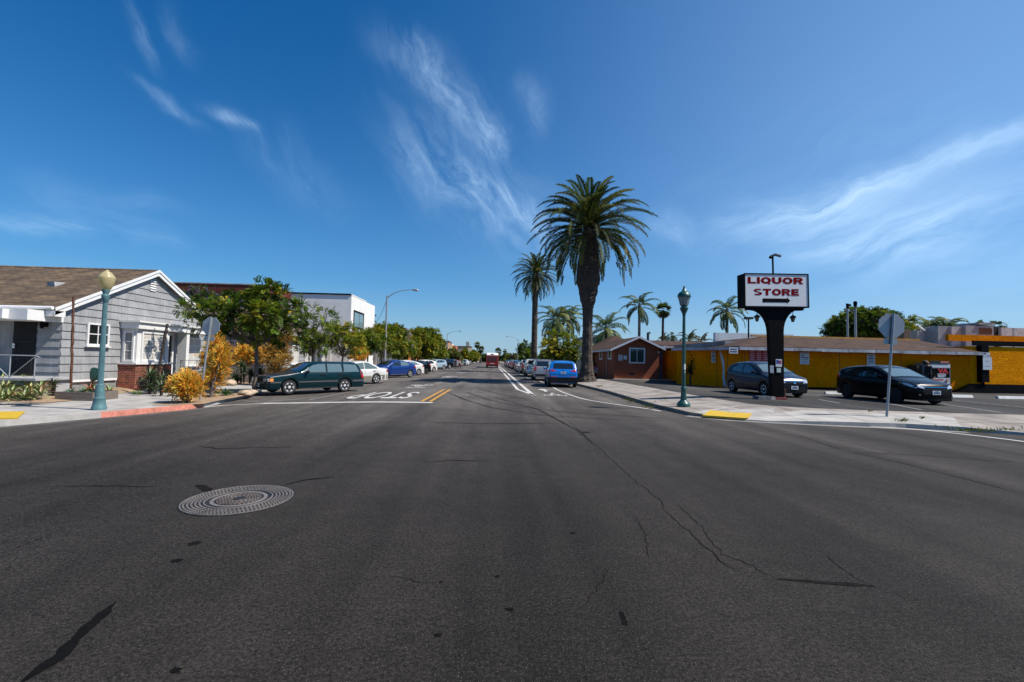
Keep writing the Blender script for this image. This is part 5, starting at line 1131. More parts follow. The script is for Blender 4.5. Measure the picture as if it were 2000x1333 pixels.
# roof gear
def gear(name, lab, px0, py0, px1, py1, Y, d, m, cat='roof unit', z0=None):
    a, b = at(px0, py0, Y), at(px1, py1, Y); t = thing(name, ((a.x+b.x)/2, Y+d/2, b.z), lab, cat)
    mb = MB(); mb.box(a.x, b.x, Y, Y+d, b.z if z0 is None else z0, a.z); mb.build('casing', m, t, world=True); return t, a, b
M_gearw = mat('grimy_white_metal', (.36, .37, .38), .6, var=.25, vs=2)
M_galv = mat('galvanised', (.22, .245, .27), .5, .2, var=.2, vs=2)
mb0 = MB(); a = at(1800, 656, 29); mb0.box(15, 60, 28.8, 44, ez_, ez_+.45); mb0.build('flat_roof', mat('flat_roofing', (.30, .30, .30), .9, var=.3, vs=1), sh, world=True)
gear('roof_duct', 'pale sheet metal duct on the roof beside the satellite dish', 1832, 637, 1858, 656, 30, 1.2, M_galv, z0=ez_+.4)
t, a, b = gear('roof_duct', 'pale sheet metal duct touching the air conditioner', 1858.5, 638, 1886, 656, 29.8, 1.2, mat('pale_sheet', (.33, .345, .37), .6, var=.25, vs=2), z0=ez_+.4)
t, a, b = gear('air_conditioner', 'boxy rooftop air conditioner with a brown grille', 1886, 636, 1941, 656, 29.5, 1.4, M_galv, z0=ez_+.4)
mb = MB(); p, q = at(1913, 641, 29.48), at(1938, 654, 29.48)
for k in range(9): z = q.z+(p.z-q.z)*k/9; mb.add([(p.x, 29.49, z), (q.x, 29.49, z), (q.x, 29.46, z+.03), (p.x, 29.46, z+.03)], [(0, 1, 2, 3)])
mb.box(p.x, q.x, 29.485, 29.499, q.z, p.z); mb.build('grille', mat('rusty_grille', (.14, .09, .055), .8), t, world=True)
mb = MB(); p = at(1912, 634, 29.5); mb.box(p.x-.1, p.x+1.0, 29.4, 30.9, p.z-.02, p.z+.12); mb.build('hood', M_galv, t, world=True)
gear('roof_unit', 'dark boxy unit on the roof right of the air conditioner', 1942, 638, 1955, 656, 30, 1, M_dark, z0=ez_+.4)
gear('roof_unit', 'white boxy unit near the right end of the shop roof', 1956, 640, 1977, 656, 29.8, 1, M_gearw, z0=ez_+.4)
gear('roof_unit', 'long white unit at the right edge of the shop roof', 1981, 641, 2040, 656, 30, 1, M_gearw, z0=ez_+.4)
gear('roof_parapet', 'pale rendered parapet behind the shop roof left of the sign post', 1397, 650, 1550, 664, 33, .3, mat('pale_render', (.48, .50, .54), .9, var=.12, vs=1), 'parapet', z0=ez_)
gear('roof_unit', 'white low roof unit behind the satellite dish', 1792, 646, 1832, 656, 31, 1, M_gearw, z0=ez_+.4)
gear('roof_unit', 'brown small roof unit left of the satellite dish', 1766, 643, 1778, 656, 31, .8, mat('brown_unit', (.10, .07, .05), .8), z0=ez_+.4)
d = at(1797, 642, 29.6); t = thing('satellite_dish', (d.x, 29.6, ez_+.4), 'white satellite dish on the shop roof', 'satellite dish')
mb = MB(); mb.lathe([(.02, 0), (.18, .03), (.30, .10), (.31, .10), (.18, .015), (.02, -.015)], 20); o = mb.build('dish', mat('dish_white', (.55, .56, .57), .5), t, smooth=True); o.location = (0, 0, d.z-ez_-.4); o.rotation_euler = (R(48), 0, R(38))
mb = MB(); mb.tube([(0, .05, 0), (0, .05, d.z-ez_-.4)], .03, 6); mb.tube([(0, 0, d.z-ez_-.5), (.30, -.3, d.z-ez_-.32)], .018, 6); mb.tube([(.27, -.28, d.z-ez_-.34), (.35, -.34, d.z-ez_-.28)], .05, 6); mb.build('mount', M_galv, t)
for i, (x, y0_, lab) in enumerate(((1655.5, 591, 'grey vent pipe with a bent black cap, left of the roof pair'), (1671, 589, 'pale vent pipe with a round black cap, right of the roof pair'))):
    p = at(x, 650, 31); zt = at(x, y0_+4, 31).z; t = thing('vent_pipe', (p.x, 31, ez_+.4), lab, 'vent pipe', 'vent pipes on the shop roof')
    mb = MB(); mb.tube([(p.x, 31, ez_), (p.x, 31, zt)], .075 if i else .065, 10); mb.build('pipe', M_galv, t, smooth=True, world=True)
    mb = MB(); mb.lathe([(.06, -.38), (.10, -.34), (.06, -.28), (.10, -.2), (.12, 0), (.12, .1), (.06, .16)], 10, (p.x, 31, zt)) if i else mb.tube([(p.x, 31, zt-.3), (p.x, 31, zt), (p.x+.22, 31, zt-.06)], [.07, .11, .09], 8)
    mb.build('cap', M_black, t, smooth=True, world=True)
mb = MB(); p, q = at(1655.5, 606, 31), at(1671, 606, 31); mb.tube([p, q], .025, 5); mb.tube([at(1657, 597, 31), at(1662, 609, 31), at(1670, 611, 31)], .02, 5); tag(mb.build('pipe_brace', M_galv), 'thin cable and brace joining the two vent pipes', 'brace')
p = at(1462, 624, 30); t = thing('flood_lamp', (p.x, 30, ez_+.3), 'flat dark roof flood lamp on a thin post left of the sign post', 'lamp')
mb = MB(); mb.tube([(p.x, 30, ez_), (p.x, 30, p.z)], .05, 8); mb.build('post', M_black, t, world=True)
mb = MB(); mb.box(p.x-.24, p.x+.24, 29.8, 30.2, p.z, p.z+.14); mb.build('lamp_head', M_dark, t, world=True)
# dark bush painted/standing at the angled wall, wheel stops
for x0, x1, y, lab in ((1611, 1646, 770, 'white concrete wheel stop left of the black hatchback'), (1858, 1888, 776.5, 'white concrete wheel stop in front of the ice cabinet'), (1947, 2010, 779, 'white concrete wheel stop below the black pillar')):
    a, b = gnd(x0, y, .28), gnd(x1, y, .28); mb = MB(); yy = a.y
    mb.prism([(a.x, yy-.09, .284), (a.x, yy+.09, .284), (a.x, yy+.05, .41), (a.x, yy-.05, .41)], (b.x-a.x, 0, 0)); tag(mb.build('wheel_stop', mat('wheel_stop_paint', (.64, .63, .61), .8, var=.15, vs=4)), lab, 'wheel stop', 'wheel stops in the car park')
# ice cabinet with printed front
a, b = at(1816, 706, 24.9), at(1857, 772, 24.9); t = thing('ice_cabinet', ((a.x+b.x)/2, 25.3, .28), 'grey outdoor cabinet with a black, red and white printed front by the wall', 'cabinet')
mb = MB(); mb.box(a.x, b.x, 24.9, 25.8, .28, a.z-.12); mb.build('casing', M_galv, t, world=True)
def panel(px0, py0, px1, py1, m, nm, dy=.01):
    p, q = at(px0, py0, 24.9-dy), at(px1, py1, 24.9-dy); mb = MB(); mb.box(p.x, q.x, 24.9-dy, 24.9, q.z, p.z); return mb.build(nm, m, t, world=True)
panel(1817, 705, 1854, 711, M_dark, 'header_sign', .03); panel(1837, 706, 1853, 710, M_red, 'header_stripe', .036)
panel(1817, 712, 1856, 719, M_sgn, 'top_strip', .014); panel(1818, 720, 1855, 738, M_black, 'front_panel', .012); panel(1818, 738.5, 1855, 750.5, M_sgn, 'white_panel', .012)
panel(1820, 740, 1843, 744, M_red, 'red_stripe', .017); panel(1818, 746, 1846, 749, M_red, 'red_stripe', .017); panel(1832, 734, 1845, 737.4, M_sgn, 'small_label', .018)
c = at(1849.5, 744, 24.88); mb = MB(); r = .13; mb.add([c+Vector((0, -.01, r)), c+Vector((-r, -.01, 0)), c+Vector((0, -.01, -r)), c+Vector((r, -.01, 0)), c+Vector((0, -.01, 0))], [(0, 1, 4), (0, 4, 3)], 0); mb.add([c+Vector((0, -.01, -r)), c+Vector((-r, -.01, 0)), c+Vector((r, -.01, 0)), c+Vector((0, -.01, 0))], [(1, 0, 3)], 1); mb.add([c+Vector((0, -.01, -r)), c+Vector((r, -.01, 0)), c+Vector((0, -.01, 0))], [(0, 1, 2)], 2)
mb.build('hazard_diamond', [M_red, mat('sign_blue', (.02, .05, .3), .5), mat('sign_yellow', (.7, .45, .02), .5)], t, world=True)
tv, tf = textmesh('VA', .36, .02, .004, 1.25); p = at(1842, 725.5, 24.87); mb = MB(); mb.add([(p.x+v.x, 24.88-v.z, p.z+v.y) for v in tv], tf); mb.build('lettering', mat('sign_red', (.62, .03, .03), .5), t, world=True)
mb = MB(); q = at(1838, 731, 24.87)
for k in range(2): mb.box(q.x-.2, q.x+.3, 24.878, 24.885, q.z-.03-.09*k, q.z+.02-.09*k)
mb.build('small_lettering', M_sgn, t, world=True)
p = at(1790, 714, 25.4); q = at(1811, 770, 25.4); mb = MB(); mb.box(p.x, q.x, 25.4, 26.0, .28, p.z); mb.box(p.x+.03, q.x-.03, 25.38, 25.4, .4, p.z-.1); tag(mb.build('locker', mat('dark_locker', (.035, .025, .015), .7)), 'dark brown metal locker against the ochre wall behind the person', 'locker')

# brown-red cottage
BY = 36.4
hb = thing('cottage', (12, BY, .28), 'small rust brown stucco cottage with a white framed window behind the big palm', 'house')
M_rust = mat('rust_stucco', (.235, .062, .026), .9, var=.10, vs=1.2, var2=.10, vs2=9, bump=.4, bs=14)
xl, xr_ = at(1200, 720, BY).x, at(1287, 720, BY).x; zpk = at(1245, 660, BY).z; zel = at(1200, 680, BY).z; zer = at(1287, 680, BY).z; xpk = at(1245, 700, BY).x
mb = MB(); mb.add([(xl, BY, .2), (xr_, BY, .2), (xr_, BY, zer), (xpk, BY, zpk), (xl, BY, zel), (xl, 47, .2), (xl, 47, zel), (xr_, 47, .2), (xr_, 47, zer)], [(0, 1, 2, 3, 4), (5, 0, 4, 6), (1, 7, 8, 2)]); mb.build('wall', M_rust, hb, world=True)
sl = (zpk-zel)/(xpk-xl); sr = (zpk-zer)/(xr_-xpk); oy = BY-.45
mb = MB()
for xe, ze in ((xl-.45, zel-.45*sl+.08), (xr_+.35, zer-.35*sr+.08)):
    q = [(xe, oy, ze), (xpk, oy, zpk+.08), (xpk, 47.3, zpk+.08), (xe, 47.3, ze)]
    if xe < xpk: q.reverse()
    q = q[::-1]; lo = [(a, b, c-.08) for a, b, c in q]
    mb.add(q+lo, [(0, 1, 2, 3), (7, 6, 5, 4), (0, 4, 5, 1), (1, 5, 6, 2), (2, 6, 7, 3), (3, 7, 4, 0)])
mb.add([(xl+.3, 44, zel), (xr_+3, 44, zel), (xr_+3, 52, zel), (xl+.3, 52, zel), (xpk+1, 47, zpk+.75), (xpk+1, 49, zpk+.75)], [(0, 1, 4), (1, 2, 5, 4), (2, 3, 5), (3, 0, 4, 5)])
mb.build('roof', M_roofR, hb, world=True)
mb = MB(); mb.prism([(xl-.47, oy-.04, zel-.45*sl+.09), (xpk, oy-.04, zpk+.10), (xpk, oy-.04, zpk-.06), (xl-.47, oy-.04, zel-.45*sl-.07)], (0, .04, 0)); mb.prism([(xpk, oy-.04, zpk+.10), (xr_+.37, oy-.04, zer-.35*sr+.09), (xr_+.37, oy-.04, zer-.35*sr-.07), (xpk, oy-.04, zpk-.06)], (0, .04, 0)); mb.box(xl-.50, xl-.45, oy, 47.3, zel-.45*sl-.06, zel-.45*sl+.08); mb.build('barge_board', mat('pale_blue_trim', (.52, .56, .62), .6), hb, world=True)
p, q = at(1231, 682, BY), at(1257, 708, BY); window(hb, (0, BY, 0), UX, YM, p.x, q.x, q.z, p.z, mull=((p.x+q.x)/2,), glass=mat('green_glass', (.012, .05, .05), .08), w=.1, sill=False)
for y0_, z0_, z1_ in ((37.4, 2.0, 2.7), (40.5, 2.0, 2.6)): window(hb, (xl-.005, 0, 0), -UY, Vector((-1, 0, 0)), -y0_-.8, -y0_, z0_, z1_, w=.12, sill=False)
mb = MB(); mb.box(xl-.06, xl-.02, 38.7, 38.8, .3, zel); mb.build('drain_pipe', mat('grey_pipe', (.22, .23, .25), .6), hb, world=True)
p = at(1234, 731, BY); mb = MB(); mb.box(p.x-.2, p.x+.2, BY-.015, BY, p.z-.09, p.z+.09); mb.build('crawl_vent', M_dark, hb, world=True)
mb = MB(); mb.box(xl-.1, xr_+2.2, BY-.25, BY-.02, .2, .34); mb.build('plinth', mat('plinth_concrete', (.5, .47, .42), .9), hb, world=True)
p = at(1287, 688, BY-.1); mb = MB(); mb.lathe([(.03, -.1), (.06, 0), (.02, .06)], 8, (p.x-.02, BY-.08, p.z)); mb.build('porch_lamp', M_plate, hb, world=True)
p = at(1269, 652, 44); mb = MB(); mb.tube([(p.x, 44.5, 3), (p.x, 44.5, p.z+.1), (p.x+.2, 44.5, p.z+.1)], .13, 8); mb.build('flue', M_dark, hb, world=True)
notice(1208, 693.5, 1215.5, 704.5, BY-.01, [(.2, .8, .5), (.1, .9, .6), (.3, .7, .5), (.1, .9, .5)], 'white house notice with dark marks, left of the cottage window', ink=mat('notice_ink', (.16, .05, .05), .7))
notice(1218, 695, 1224, 702.5, BY-.01, [(.1, .9, .4), (.1, .9, .4), (.1, .9, .4)], 'small pale blue notice beside the cottage window', ink=mat('notice_blue', (.2, .35, .5), .7))
# passage between cottage and shop
x2 = at(1322, 700, 37.5).x
mb = MB(); mb.box(xr_+.02, x2+3, 38.2, 38.5, .28, 3.2, 0); p, q = at(1313, 690, 38.15), at(1330, 690, 38.15); mb.box(p.x, q.x, 38.12, 38.2, .9, 2.95, 1); mb.build('porch_wall', [mat('porch_grey', (.30, .30, .34), .85), M_dark], hb, world=True)
mb = MB(); mb.box(xr_+.2, x2+3, 36.9, 38.2, 2.98, 3.16); mb.add([(xr_+.1, 37.9, 3.1), (x2+4, 37.9, 3.1), (x2+5, 41.5, 3.75), (xr_+.1, 41.5, 3.75)], [(0, 1, 2, 3)]); mb.build('porch_roof', M_roofR, hb, world=True)
mb = MB(); mb.box(xr_+.05, x2+1, 36.86, 36.9, 2.9, 3.1); mb.build('porch_fascia', M_whtd, hb, world=True)
mb = MB(); p = at(1310, 700, 37)
for k in range(4): mb.box(p.x-.1, p.x+1.6, 36.9+.3*k, 38.2, .28+.16*k, .28+.16*(k+1))
mb.build('steps', M_rust, hb, world=True)
rl = thing('stair_railing', (p.x-.1, 37.2, .28), 'sloping rust red stair railing beside the cottage steps', 'railing')
M_rr = mat('railing_red', (.28, .07, .05), .6); mb = MB(); a, b, c = Vector((p.x-1.0, 38.1, 1.95)), Vector((p.x-.55, 37.9, 1.95)), Vector((p.x-.1, 36.85, 1.15))
mb.tube([a, b, c, (c.x, c.y, .28)], .035, 6)
for k in range(5): s = b.lerp(c, k/4); mb.tube([s, (s.x, s.y, .75-.09*k)], .02, 5)
for k in range(4): s = a.lerp(b, k/4); mb.tube([s, (s.x, s.y, .9)], .02, 5)
mb.build('rail', M_rr, rl, world=True)
block('bungalow', 'pale house with a flat green-grey roof seen between the palms beyond the cottage', at(1153, 660, 62).x, at(1200, 660, 62).x, 62, 72, at(1160, 659, 62).z, M_cream, mat('green_grey_roof', (.20, .26, .25), .8), .3)
# ------------------------------------------------------------------ street furniture
M_lampL = mat('lamp_blue_green', (.075, .165, .185), .55, var=.18, vs=5, var2=.12, vs2=22)
M_lampR = mat('lamp_dark_green', (.008, .07, .058), .42, coat=.3, var=.12, vs=6)
M_globe = mat('yellowed_globe', (.66, .58, .34), .3, var=.15, vs=9, trans=.5)
M_galvp = mat('galvanised_post', (.30, .33, .35), .45, .35, var=.15, vs=3)
M_backp = mat('sign_back', (.40, .42, .43), .45, .25, var=.08, vs=4)
p = gnd(193, 800.5, 0.)
t = thing('street_lamp', p, 'pale blue green street lamp with a yellowed acorn globe on the left corner', 'street lamp')
k_ = .00366
def prof(a, cx=.77): return [(w*k_*cx, z*k_) for w, z in a]
mb = MB(); mb.lathe(prof([(60, 0), (60, 22), (52, 32), (47, 78), (49, 82), (49, 88), (41, 92), (37, 102), (39, 128), (35, 158), (29, 182), (29, 190), (25, 194)]), 24); mb.build('base', M_lampL, t, smooth=True)
mb = MB()
pr = prof([(25, 192), (19, 815)]); n = 32
vs = [(r*(1 if k % 2 else .90)*math.cos(2*math.pi*k/n), r*(1 if k % 2 else .90)*math.sin(2*math.pi*k/n), z) for r, z in pr for k in range(n)]
mb.add(vs, [(k, (k+1) % n, n+(k+1) % n, n+k) for k in range(n)]); mb.build('shaft', M_lampL, t)
mb = MB(); mb.lathe(prof([(19, 812), (24, 818), (34, 858), (34, 866), (24, 874), (24, 884), (33, 900), (33, 910), (26, 912)]), 24); mb.build('collar', M_lampL, t, smooth=True)
mb = MB(); mb.lathe(prof([(30, 910), (38, 918), (58, 950), (70, 996), (70, 1002), (62, 1018), (44, 1034), (40, 1042), (20, 1050), (16, 1058), (3, 1064)]), 16); mb.build('globe', M_globe, t, smooth=True, ang=30)
p = onwalk(1335, 794.5); kr = .00364
t = thing('street_lamp', p, 'dark green street lamp with a caged lantern on the right corner', 'street lamp')
P2 = lambda a: [(w*kr*.93, z*kr) for w, z in a]
mb = MB(); mb.lathe(P2([(66, 0), (66, 22), (62, 30), (50, 44), (36, 56), (31, 62)]), 16); mb.build('base', M_lampR, t, smooth=True)
n = 24; mb = MB(); pr = P2([(31, 60), (25, 140), (23, 156)])
vs = [(r*(1 if k % 3 else .86)*math.cos(2*math.pi*k/n), r*(1 if k % 3 else .86)*math.sin(2*math.pi*k/n), z) for r, z in pr for k in range(n)]
mb.add(vs, [(i*n+k, i*n+(k+1) % n, (i+1)*n+(k+1) % n, (i+1)*n+k) for i in range(2) for k in range(n)]); mb.lathe(P2([(22, 154), (28, 160), (29, 172), (24, 182), (20, 190)]), 20); mb.build('fluted_base', M_lampR, t, smooth=True)
mb = MB(); mb.lathe(P2([(19, 186), (14.5, 865)]), 16); mb.build('shaft', M_lampR, t, smooth=True)
mb = MB(); mb.lathe(P2([(14.5, 862), (18, 885), (38, 925), (40, 932), (40, 945), (30, 952), (30, 960), (38, 966)]), 20); mb.build('capital', M_lampR, t, smooth=True)
mb = MB(); mb.lathe(P2([(36, 965), (57, 1045)]), 20); mb.build('lantern_glass', mat('lantern_glass', (.45, .52, .55), .1, trans=.5), t, smooth=True)
mb = MB()
for k in range(8): a = 2*math.pi*k/8+.2; mb.tube([(35*kr*math.cos(a), 35*kr*math.sin(a), 965*kr), (54.5*kr*math.cos(a), 54.5*kr*math.sin(a), 1046*kr)], .008, 5)
mb.build('cage', M_lampR, t)
mb = MB(); mb.lathe(P2([(15, 966), (24, 985), (18, 1010), (10, 1030)]), 10); mb.build('bulb_holder', M_dark, t, smooth=True)
mb = MB(); mb.lathe(P2([(60, 1043), (68, 1048), (68, 1056), (64, 1068), (50, 1090), (34, 1098), (24, 1106), (17, 1122), (12, 1130), (9, 1140), (11, 1148), (3, 1158)]), 20); mb.build('lantern_cap', M_lampR, t, smooth=True)
mb = MB()
for z0, z1, a0, a1 in ((350, 405, -110, -40), (310, 338, -80, -45)):
    r = 17.2*kr; q = [R(a0+(a1-a0)*i/5) for i in range(6)]
    vs = [(r*math.cos(a), r*math.sin(a), z0*kr+(.02*i if z0 < 340 else 0)) for i, a in enumerate(q)]+[(r*math.cos(a), r*math.sin(a), z1*kr) for a in q]
    mb.add(vs, [(i, i+1, 7+i, 6+i) for i in range(5)])
mb.build('taped_paper', mat('sticker_paper', (.55, .60, .60), .6, var=.2, vs=30), t)
# stop signs seen from behind
def stop_sign(base, top, lean, across, lab, platez, pw, ph):
    t = thing('stop_sign', base, lab, 'road sign', rz=0.)
    top = Vector(top)-Vector(base); d = top.normalized()
    mb = MB(); mb.tube([(0, 0, 0), top], .033, 8); mb.build('post', M_galvp, t, smooth=True)
    c = top-d*(across*.52); s = Vector((1, -.12, 0)); s = (s-d*s.dot(d)).normalized(); nn = s.cross(d)
    r = across/2/math.cos(math.pi/8)
    oc = [c+nn*-.05+(s*math.cos(math.pi/8+k*math.pi/4)+d*math.sin(math.pi/8+k*math.pi/4))*r for k in range(8)]
    mb = MB(); mb.prism(oc, nn*-.012); pl = mb.build('octagon_plate', [M_backp, M_red], t)
    mb = MB(); mb.beam(c+d*(across*.45)-nn*.02, c-d*(across*.75)-nn*.02, .055, .05, up=nn); mb.build('back_rail', M_galvp if lean else M_trimG, t)
    q = c-d*(across*.5+ph/2+.03)-nn*.05; mb = MB(); mb.prism([q+s*a*pw/2+d*b*ph/2 for a, b in ((-1, -1), (1, -1), (1, 1), (-1, 1))], nn*-.01); mb.build('small_plate', M_backp, t)
    return t
b = gnd(390.5, 783, 0.); tp = at(412.5, 619, b.y-.05)
stop_sign(b, tp, 1, .63, 'stop sign seen from behind on a leaning post by the orange bushes, left corner', 0, .36, .16)
b = onwalk(1732, 817); tp = at(1745.5, 612, b.y)
stop_sign(b, tp, 0, (tp.z-b.z)*.236, 'stop sign seen from behind in front of the black hatchback, right corner', 0, .38, .17)

# pole sign
sb = gnd(1519, 781, .28); sb.y = 17.6; sb = Vector((at(1513, 700, 17.6).x, 17.6, .28))
t = thing('pole_sign', sb, 'tall black pole sign reading LIQUOR STORE with an arrow, at the car park corner', 'sign')
x0, x1 = at(1457, 560, 17.6).x, at(1582, 560, 17.6).x; zb, zt = at(1520, 601, 17.6).z, at(1520, 535.5, 17.6).z
mb = MB(); mb.box(x0, x1, 17.6, 18.12, zb, zt); mb.build('cabinet', M_black, t, world=True)
mb = MB(); e = .035
for a in ((x0, x1, zt-e, zt+.012), (x0, x1, zb-.012, zb+e*1.3), (x0-.012, x0+e, zb, zt), (x1-e, x1+.012, zb, zt)): mb.box(a[0], a[1], 17.575, 17.6, a[2], a[3])
mb.build('frame', M_black, t, world=True)
mb = MB(); mb.box(x0+e, x1-e, 17.59, 17.6, zb+e*1.3, zt-e); face = mb.build('face_panel', mat('sign_face', (.80, .80, .80), .5, var=.03, vs=1.5, spec=.2), t, world=True)
def letters(txt, px0, py0, px1, py1, m, nm, sw):     # heavy sign letters drawn as broad strokes on a unit-high cell
    def arc(cx_, cy_, rx, ry, a0, a1, n=22): return [(cx_+rx*math.cos(R(a0+(a1-a0)*k/n)), cy_+ry*math.sin(R(a0+(a1-a0)*k/n))) for k in range(n+1)]
    v, u = .36, .25; p, q = v/2, u/2                     # upright and level stroke widths
    def el(cx_, cy_, rx, ry, a0, a1, n=24, q=q):               # elliptical stroke, broad at the sides
        out = []
        for k in range(n):
            o = []
            for t, e in ((k, 1), (k+1, 1), (k+1, -1), (k, -1)):
                a = R(a0+(a1-a0)*t/n); o.append((cx_+(rx+e*p)*math.cos(a), cy_+(ry+e*q)*math.sin(a)))
            out.append(o)
        return out
    def bar(a, b, c, d): return [[(a, c), (b, c), (b, d), (a, d)]]
    def glyph(c):
        if c == 'L': return 1.0, bar(0, v, 0, 1)+bar(v, 1.0, 0, u)
        if c == 'I': return v, bar(0, v, 0, 1)
        if c == 'O': return 1.24, el(.62, .5, .62-p, .5-q, 0, 360, 40)
        if c == 'Q': return 1.24, el(.62, .5, .62-p, .5-q, 0, 360, 40)+[[(.60, .30), (.84, .36), (1.22, -.06), (.98, -.12)]]
        if c == 'U': return 1.16, bar(0, v, .42, 1)+bar(1.16-v, 1.16, .42, 1)+el(.58, .42, .58-p, .42-q, 180, 360)
        if c == 'R': return 1.18, bar(0, v, 0, 1)+bar(v, .68, 1-u, 1)+bar(v, .68, .38, .38+u*.9)+el(.66, .685, .46-p, .315-q, -90, 90, 18)+[[(.46, .42), (.82, .42), (1.22, 0), (.80, 0)]]
        if c == 'S': return 1.12, el(.56, .725, .56-p, .275-.1, 22, 268, 24, .1)+el(.56, .275, .56-p, .275-.1, -158, 88, 24, .1)
        if c == 'T': return 1.12, bar(0, 1.12, 1-u, 1)+bar(.56-p, .56+p, 0, 1-u)
        if c == 'E': return 1.04, bar(0, v, 0, 1)+bar(v, 1.04, 0, u)+bar(v, 1.0, 1-u, 1)+bar(v, .96, .5-q, .5+q)
    x = 0; quads = []
    for c in txt:
        w, st = glyph(c)
        quads += [[(a_+x, b_) for a_, b_ in k_q] for k_q in st]
        x += w+.11
    W_ = x-.11; a, b = at(px0, py0, 17.586), at(px1, py1, 17.586); sx, sz = (b.x-a.x)/W_, a.z-b.z
    mb = MB()
    for i, q in enumerate(quads): mb.add([(a.x+u*sx, 17.586-.00002*i, b.z+v*sz) for u, v in q], [(0, 1, 2, 3)])
    return mb.build(nm, m, face, world=True)
M_lred = mat('sign_letter_red', (.22, .001, .002), .7, spec=.05)
letters('LIQUOR', 1464, 540.5, 1572.5, 556.5, M_lred, 'lettering', .27); letters('STORE', 1475.5, 563.5, 1564, 579, M_lred, 'lettering', .27)
a, b = at(1492.5, 583, 17.585), at(1546.5, 589, 17.585); mb = MB(); h = .105; c = (a.z+at(1492.5, 590.5, 17.585).z)/2
mb.add([(a.x, 17.585, c-h*.75), (b.x-.13, 17.585, c-h*.75), (b.x-.13, 17.585, c+h*.75), (a.x, 17.585, c+h*.75), (b.x-.13, 17.585, c-h*1.25), (b.x, 17.585, c), (b.x-.13, 17.585, c+h*1.25)], [(0, 1, 2, 3), (4, 5, 6)]); mb.build('arrow', M_black, face, world=True)
pl, pr_, tl, tr = at(1505, 780, 17.8).x, at(1527, 780, 17.8).x, at(1501, 640, 17.8).x, at(1528.5, 640, 17.8).x
sh0, sh1 = at(1459, 605, 17.8).x, at(1568, 605, 17.8).x; zf = at(1500, 642, 17.8).z; zs = at(1500, 606.5, 17.8).z
prof_ = [(pl, .28), (pr_, .28), (tr, zf-.15)]
for k in range(1, 8): a_ = R(90*k/7); prof_.append((tr+(sh1-.22-tr)*(1-math.cos(a_)), zf-.15+(zs-zf+.15)*math.sin(a_)))
prof_ += [(sh1, zs), (sh1, zb+.002), (sh0, zb+.002), (sh0, zs)]
for k in range(7, 0, -1): a_ = R(90*k/7); prof_.append((tl-(tl-sh0-.22)*(1-math.cos(a_)), zf-.15+(zs-zf+.15)*math.sin(a_)))
prof_.append((tl, zf-.15))
mb = MB(); mb.prism([(x, 17.66, z) for x, z in prof_], (0, .22, 0)); mb.build('pole', M_black, t, world=True)
M_rb = mat('red_oxide', (.22, .05, .045), .8, var=.2, vs=8)
mb = MB(); mb.box(pl-.02, pr_+.1, 17.6, 18.08, .28, .37); mb.build('foot', M_rb, t, world=True)
xc = at(1510, 520, 17.85).x; zc_ = at(1510, 501, 17.85).z; t.rotation_euler = (0, R(-.9), 0)
cp = thing('security_camera', (xc, 17.85, zt), 'pair of security cameras on a thin post on top of the pole sign', 'camera')
mb = MB(); mb.tube([(xc, 17.85, zt-.02), (xc-.02, 17.85, zc_)], .035, 8); mb.build('post', M_black, cp, world=True)
mb = MB(); mb.tube([(xc-.02, 17.85, zc_), (xc-.16, 17.72, zc_-.02), (xc-.22, 17.68, zc_-.10)], [.05, .04, .065], 8); mb.build('camera_head', M_black, cp, smooth=True, world=True)
mb = MB(); mb.tube([(xc-.02, 17.85, zc_+.02), (xc+.05, 17.8, zc_+.06), (xc+.24, 17.7, zc_-.02)], [.05, .06, .06], 8); mb.build('camera_head', M_galv, cp, smooth=True, world=True)
for x, y, lab in ((1478.5, 621, 'black hanging lantern under the left arm of the pole sign'), (1548.5, 622, 'black hanging lantern under the right arm of the pole sign')):
    c = at(x, y, 17.8); l = thing('hanging_lantern', (c.x, 17.8, c.z-.12), lab, 'lantern', 'lanterns under the pole sign')
    mb = MB(); mb.tube([(0, 0, .25), (0, 0, zs-c.z+.14)], .012, 5); mb.build('rod', M_black, l)
    mb = MB(); mb.lathe([(.145, .15), (.10, .20), (.03, .235), (.03, .26)], 6); mb.lathe([(.055, -.03), (.065, -.01), (.06, 0)], 6); mb.build('hood', M_black, l)
    mb = MB(); mb.lathe([(.06, 0), (.11, .15)], 6); mb.build('lantern_glass', mat('smoky_glass', (.08, .07, .05), .15), l)
# stickers on the pole
for x, y, x2_, y2_, m, lab in ((1515, 702, 1527, 717, M_sgn, 'pale sticker with blue and red print on the sign pole'), (1517, 719, 1525, 728, mat('pale_green_sticker', (.50, .58, .55), .6, var=.2, vs=30), 'small pale green sticker lower on the sign pole'), (1504, 714, 1511, 729, mat('worn_sticker', (.34, .38, .42), .6, var=.6, vs=22), 'torn grey sticker on the left of the sign pole')):
    a, b = at(x, y, 17.65), at(x2_, y2_, 17.65); s = thing('sticker', ((a.x+b.x)/2, 17.65, b.z), lab, 'sticker'); mb = MB(); mb.box(a.x, b.x, 17.640, 17.655, b.z, a.z); mb.build('paper', m, s, world=True)
    if m is M_sgn:
        w, h = b.x-a.x, a.z-b.z; mb = MB(); mb.box(a.x+.02, a.x+w*.5, 17.637, 17.640, b.z+h*.4, a.z-.03); mb.box(a.x+w*.5, b.x-.02, 17.637, 17.640, b.z+h*.4, a.z-.05, 1); mb.build('print', [mat('sticker_blue', (.03, .06, .3), .6), mat('sticker_red', (.35, .02, .08), .6)], s, world=True)
c = gnd(1496, 783, .28); t = thing('kerb_block', (c.x, 17.7, .28), 'grey and black stained concrete block at the foot of the pole sign', 'block')
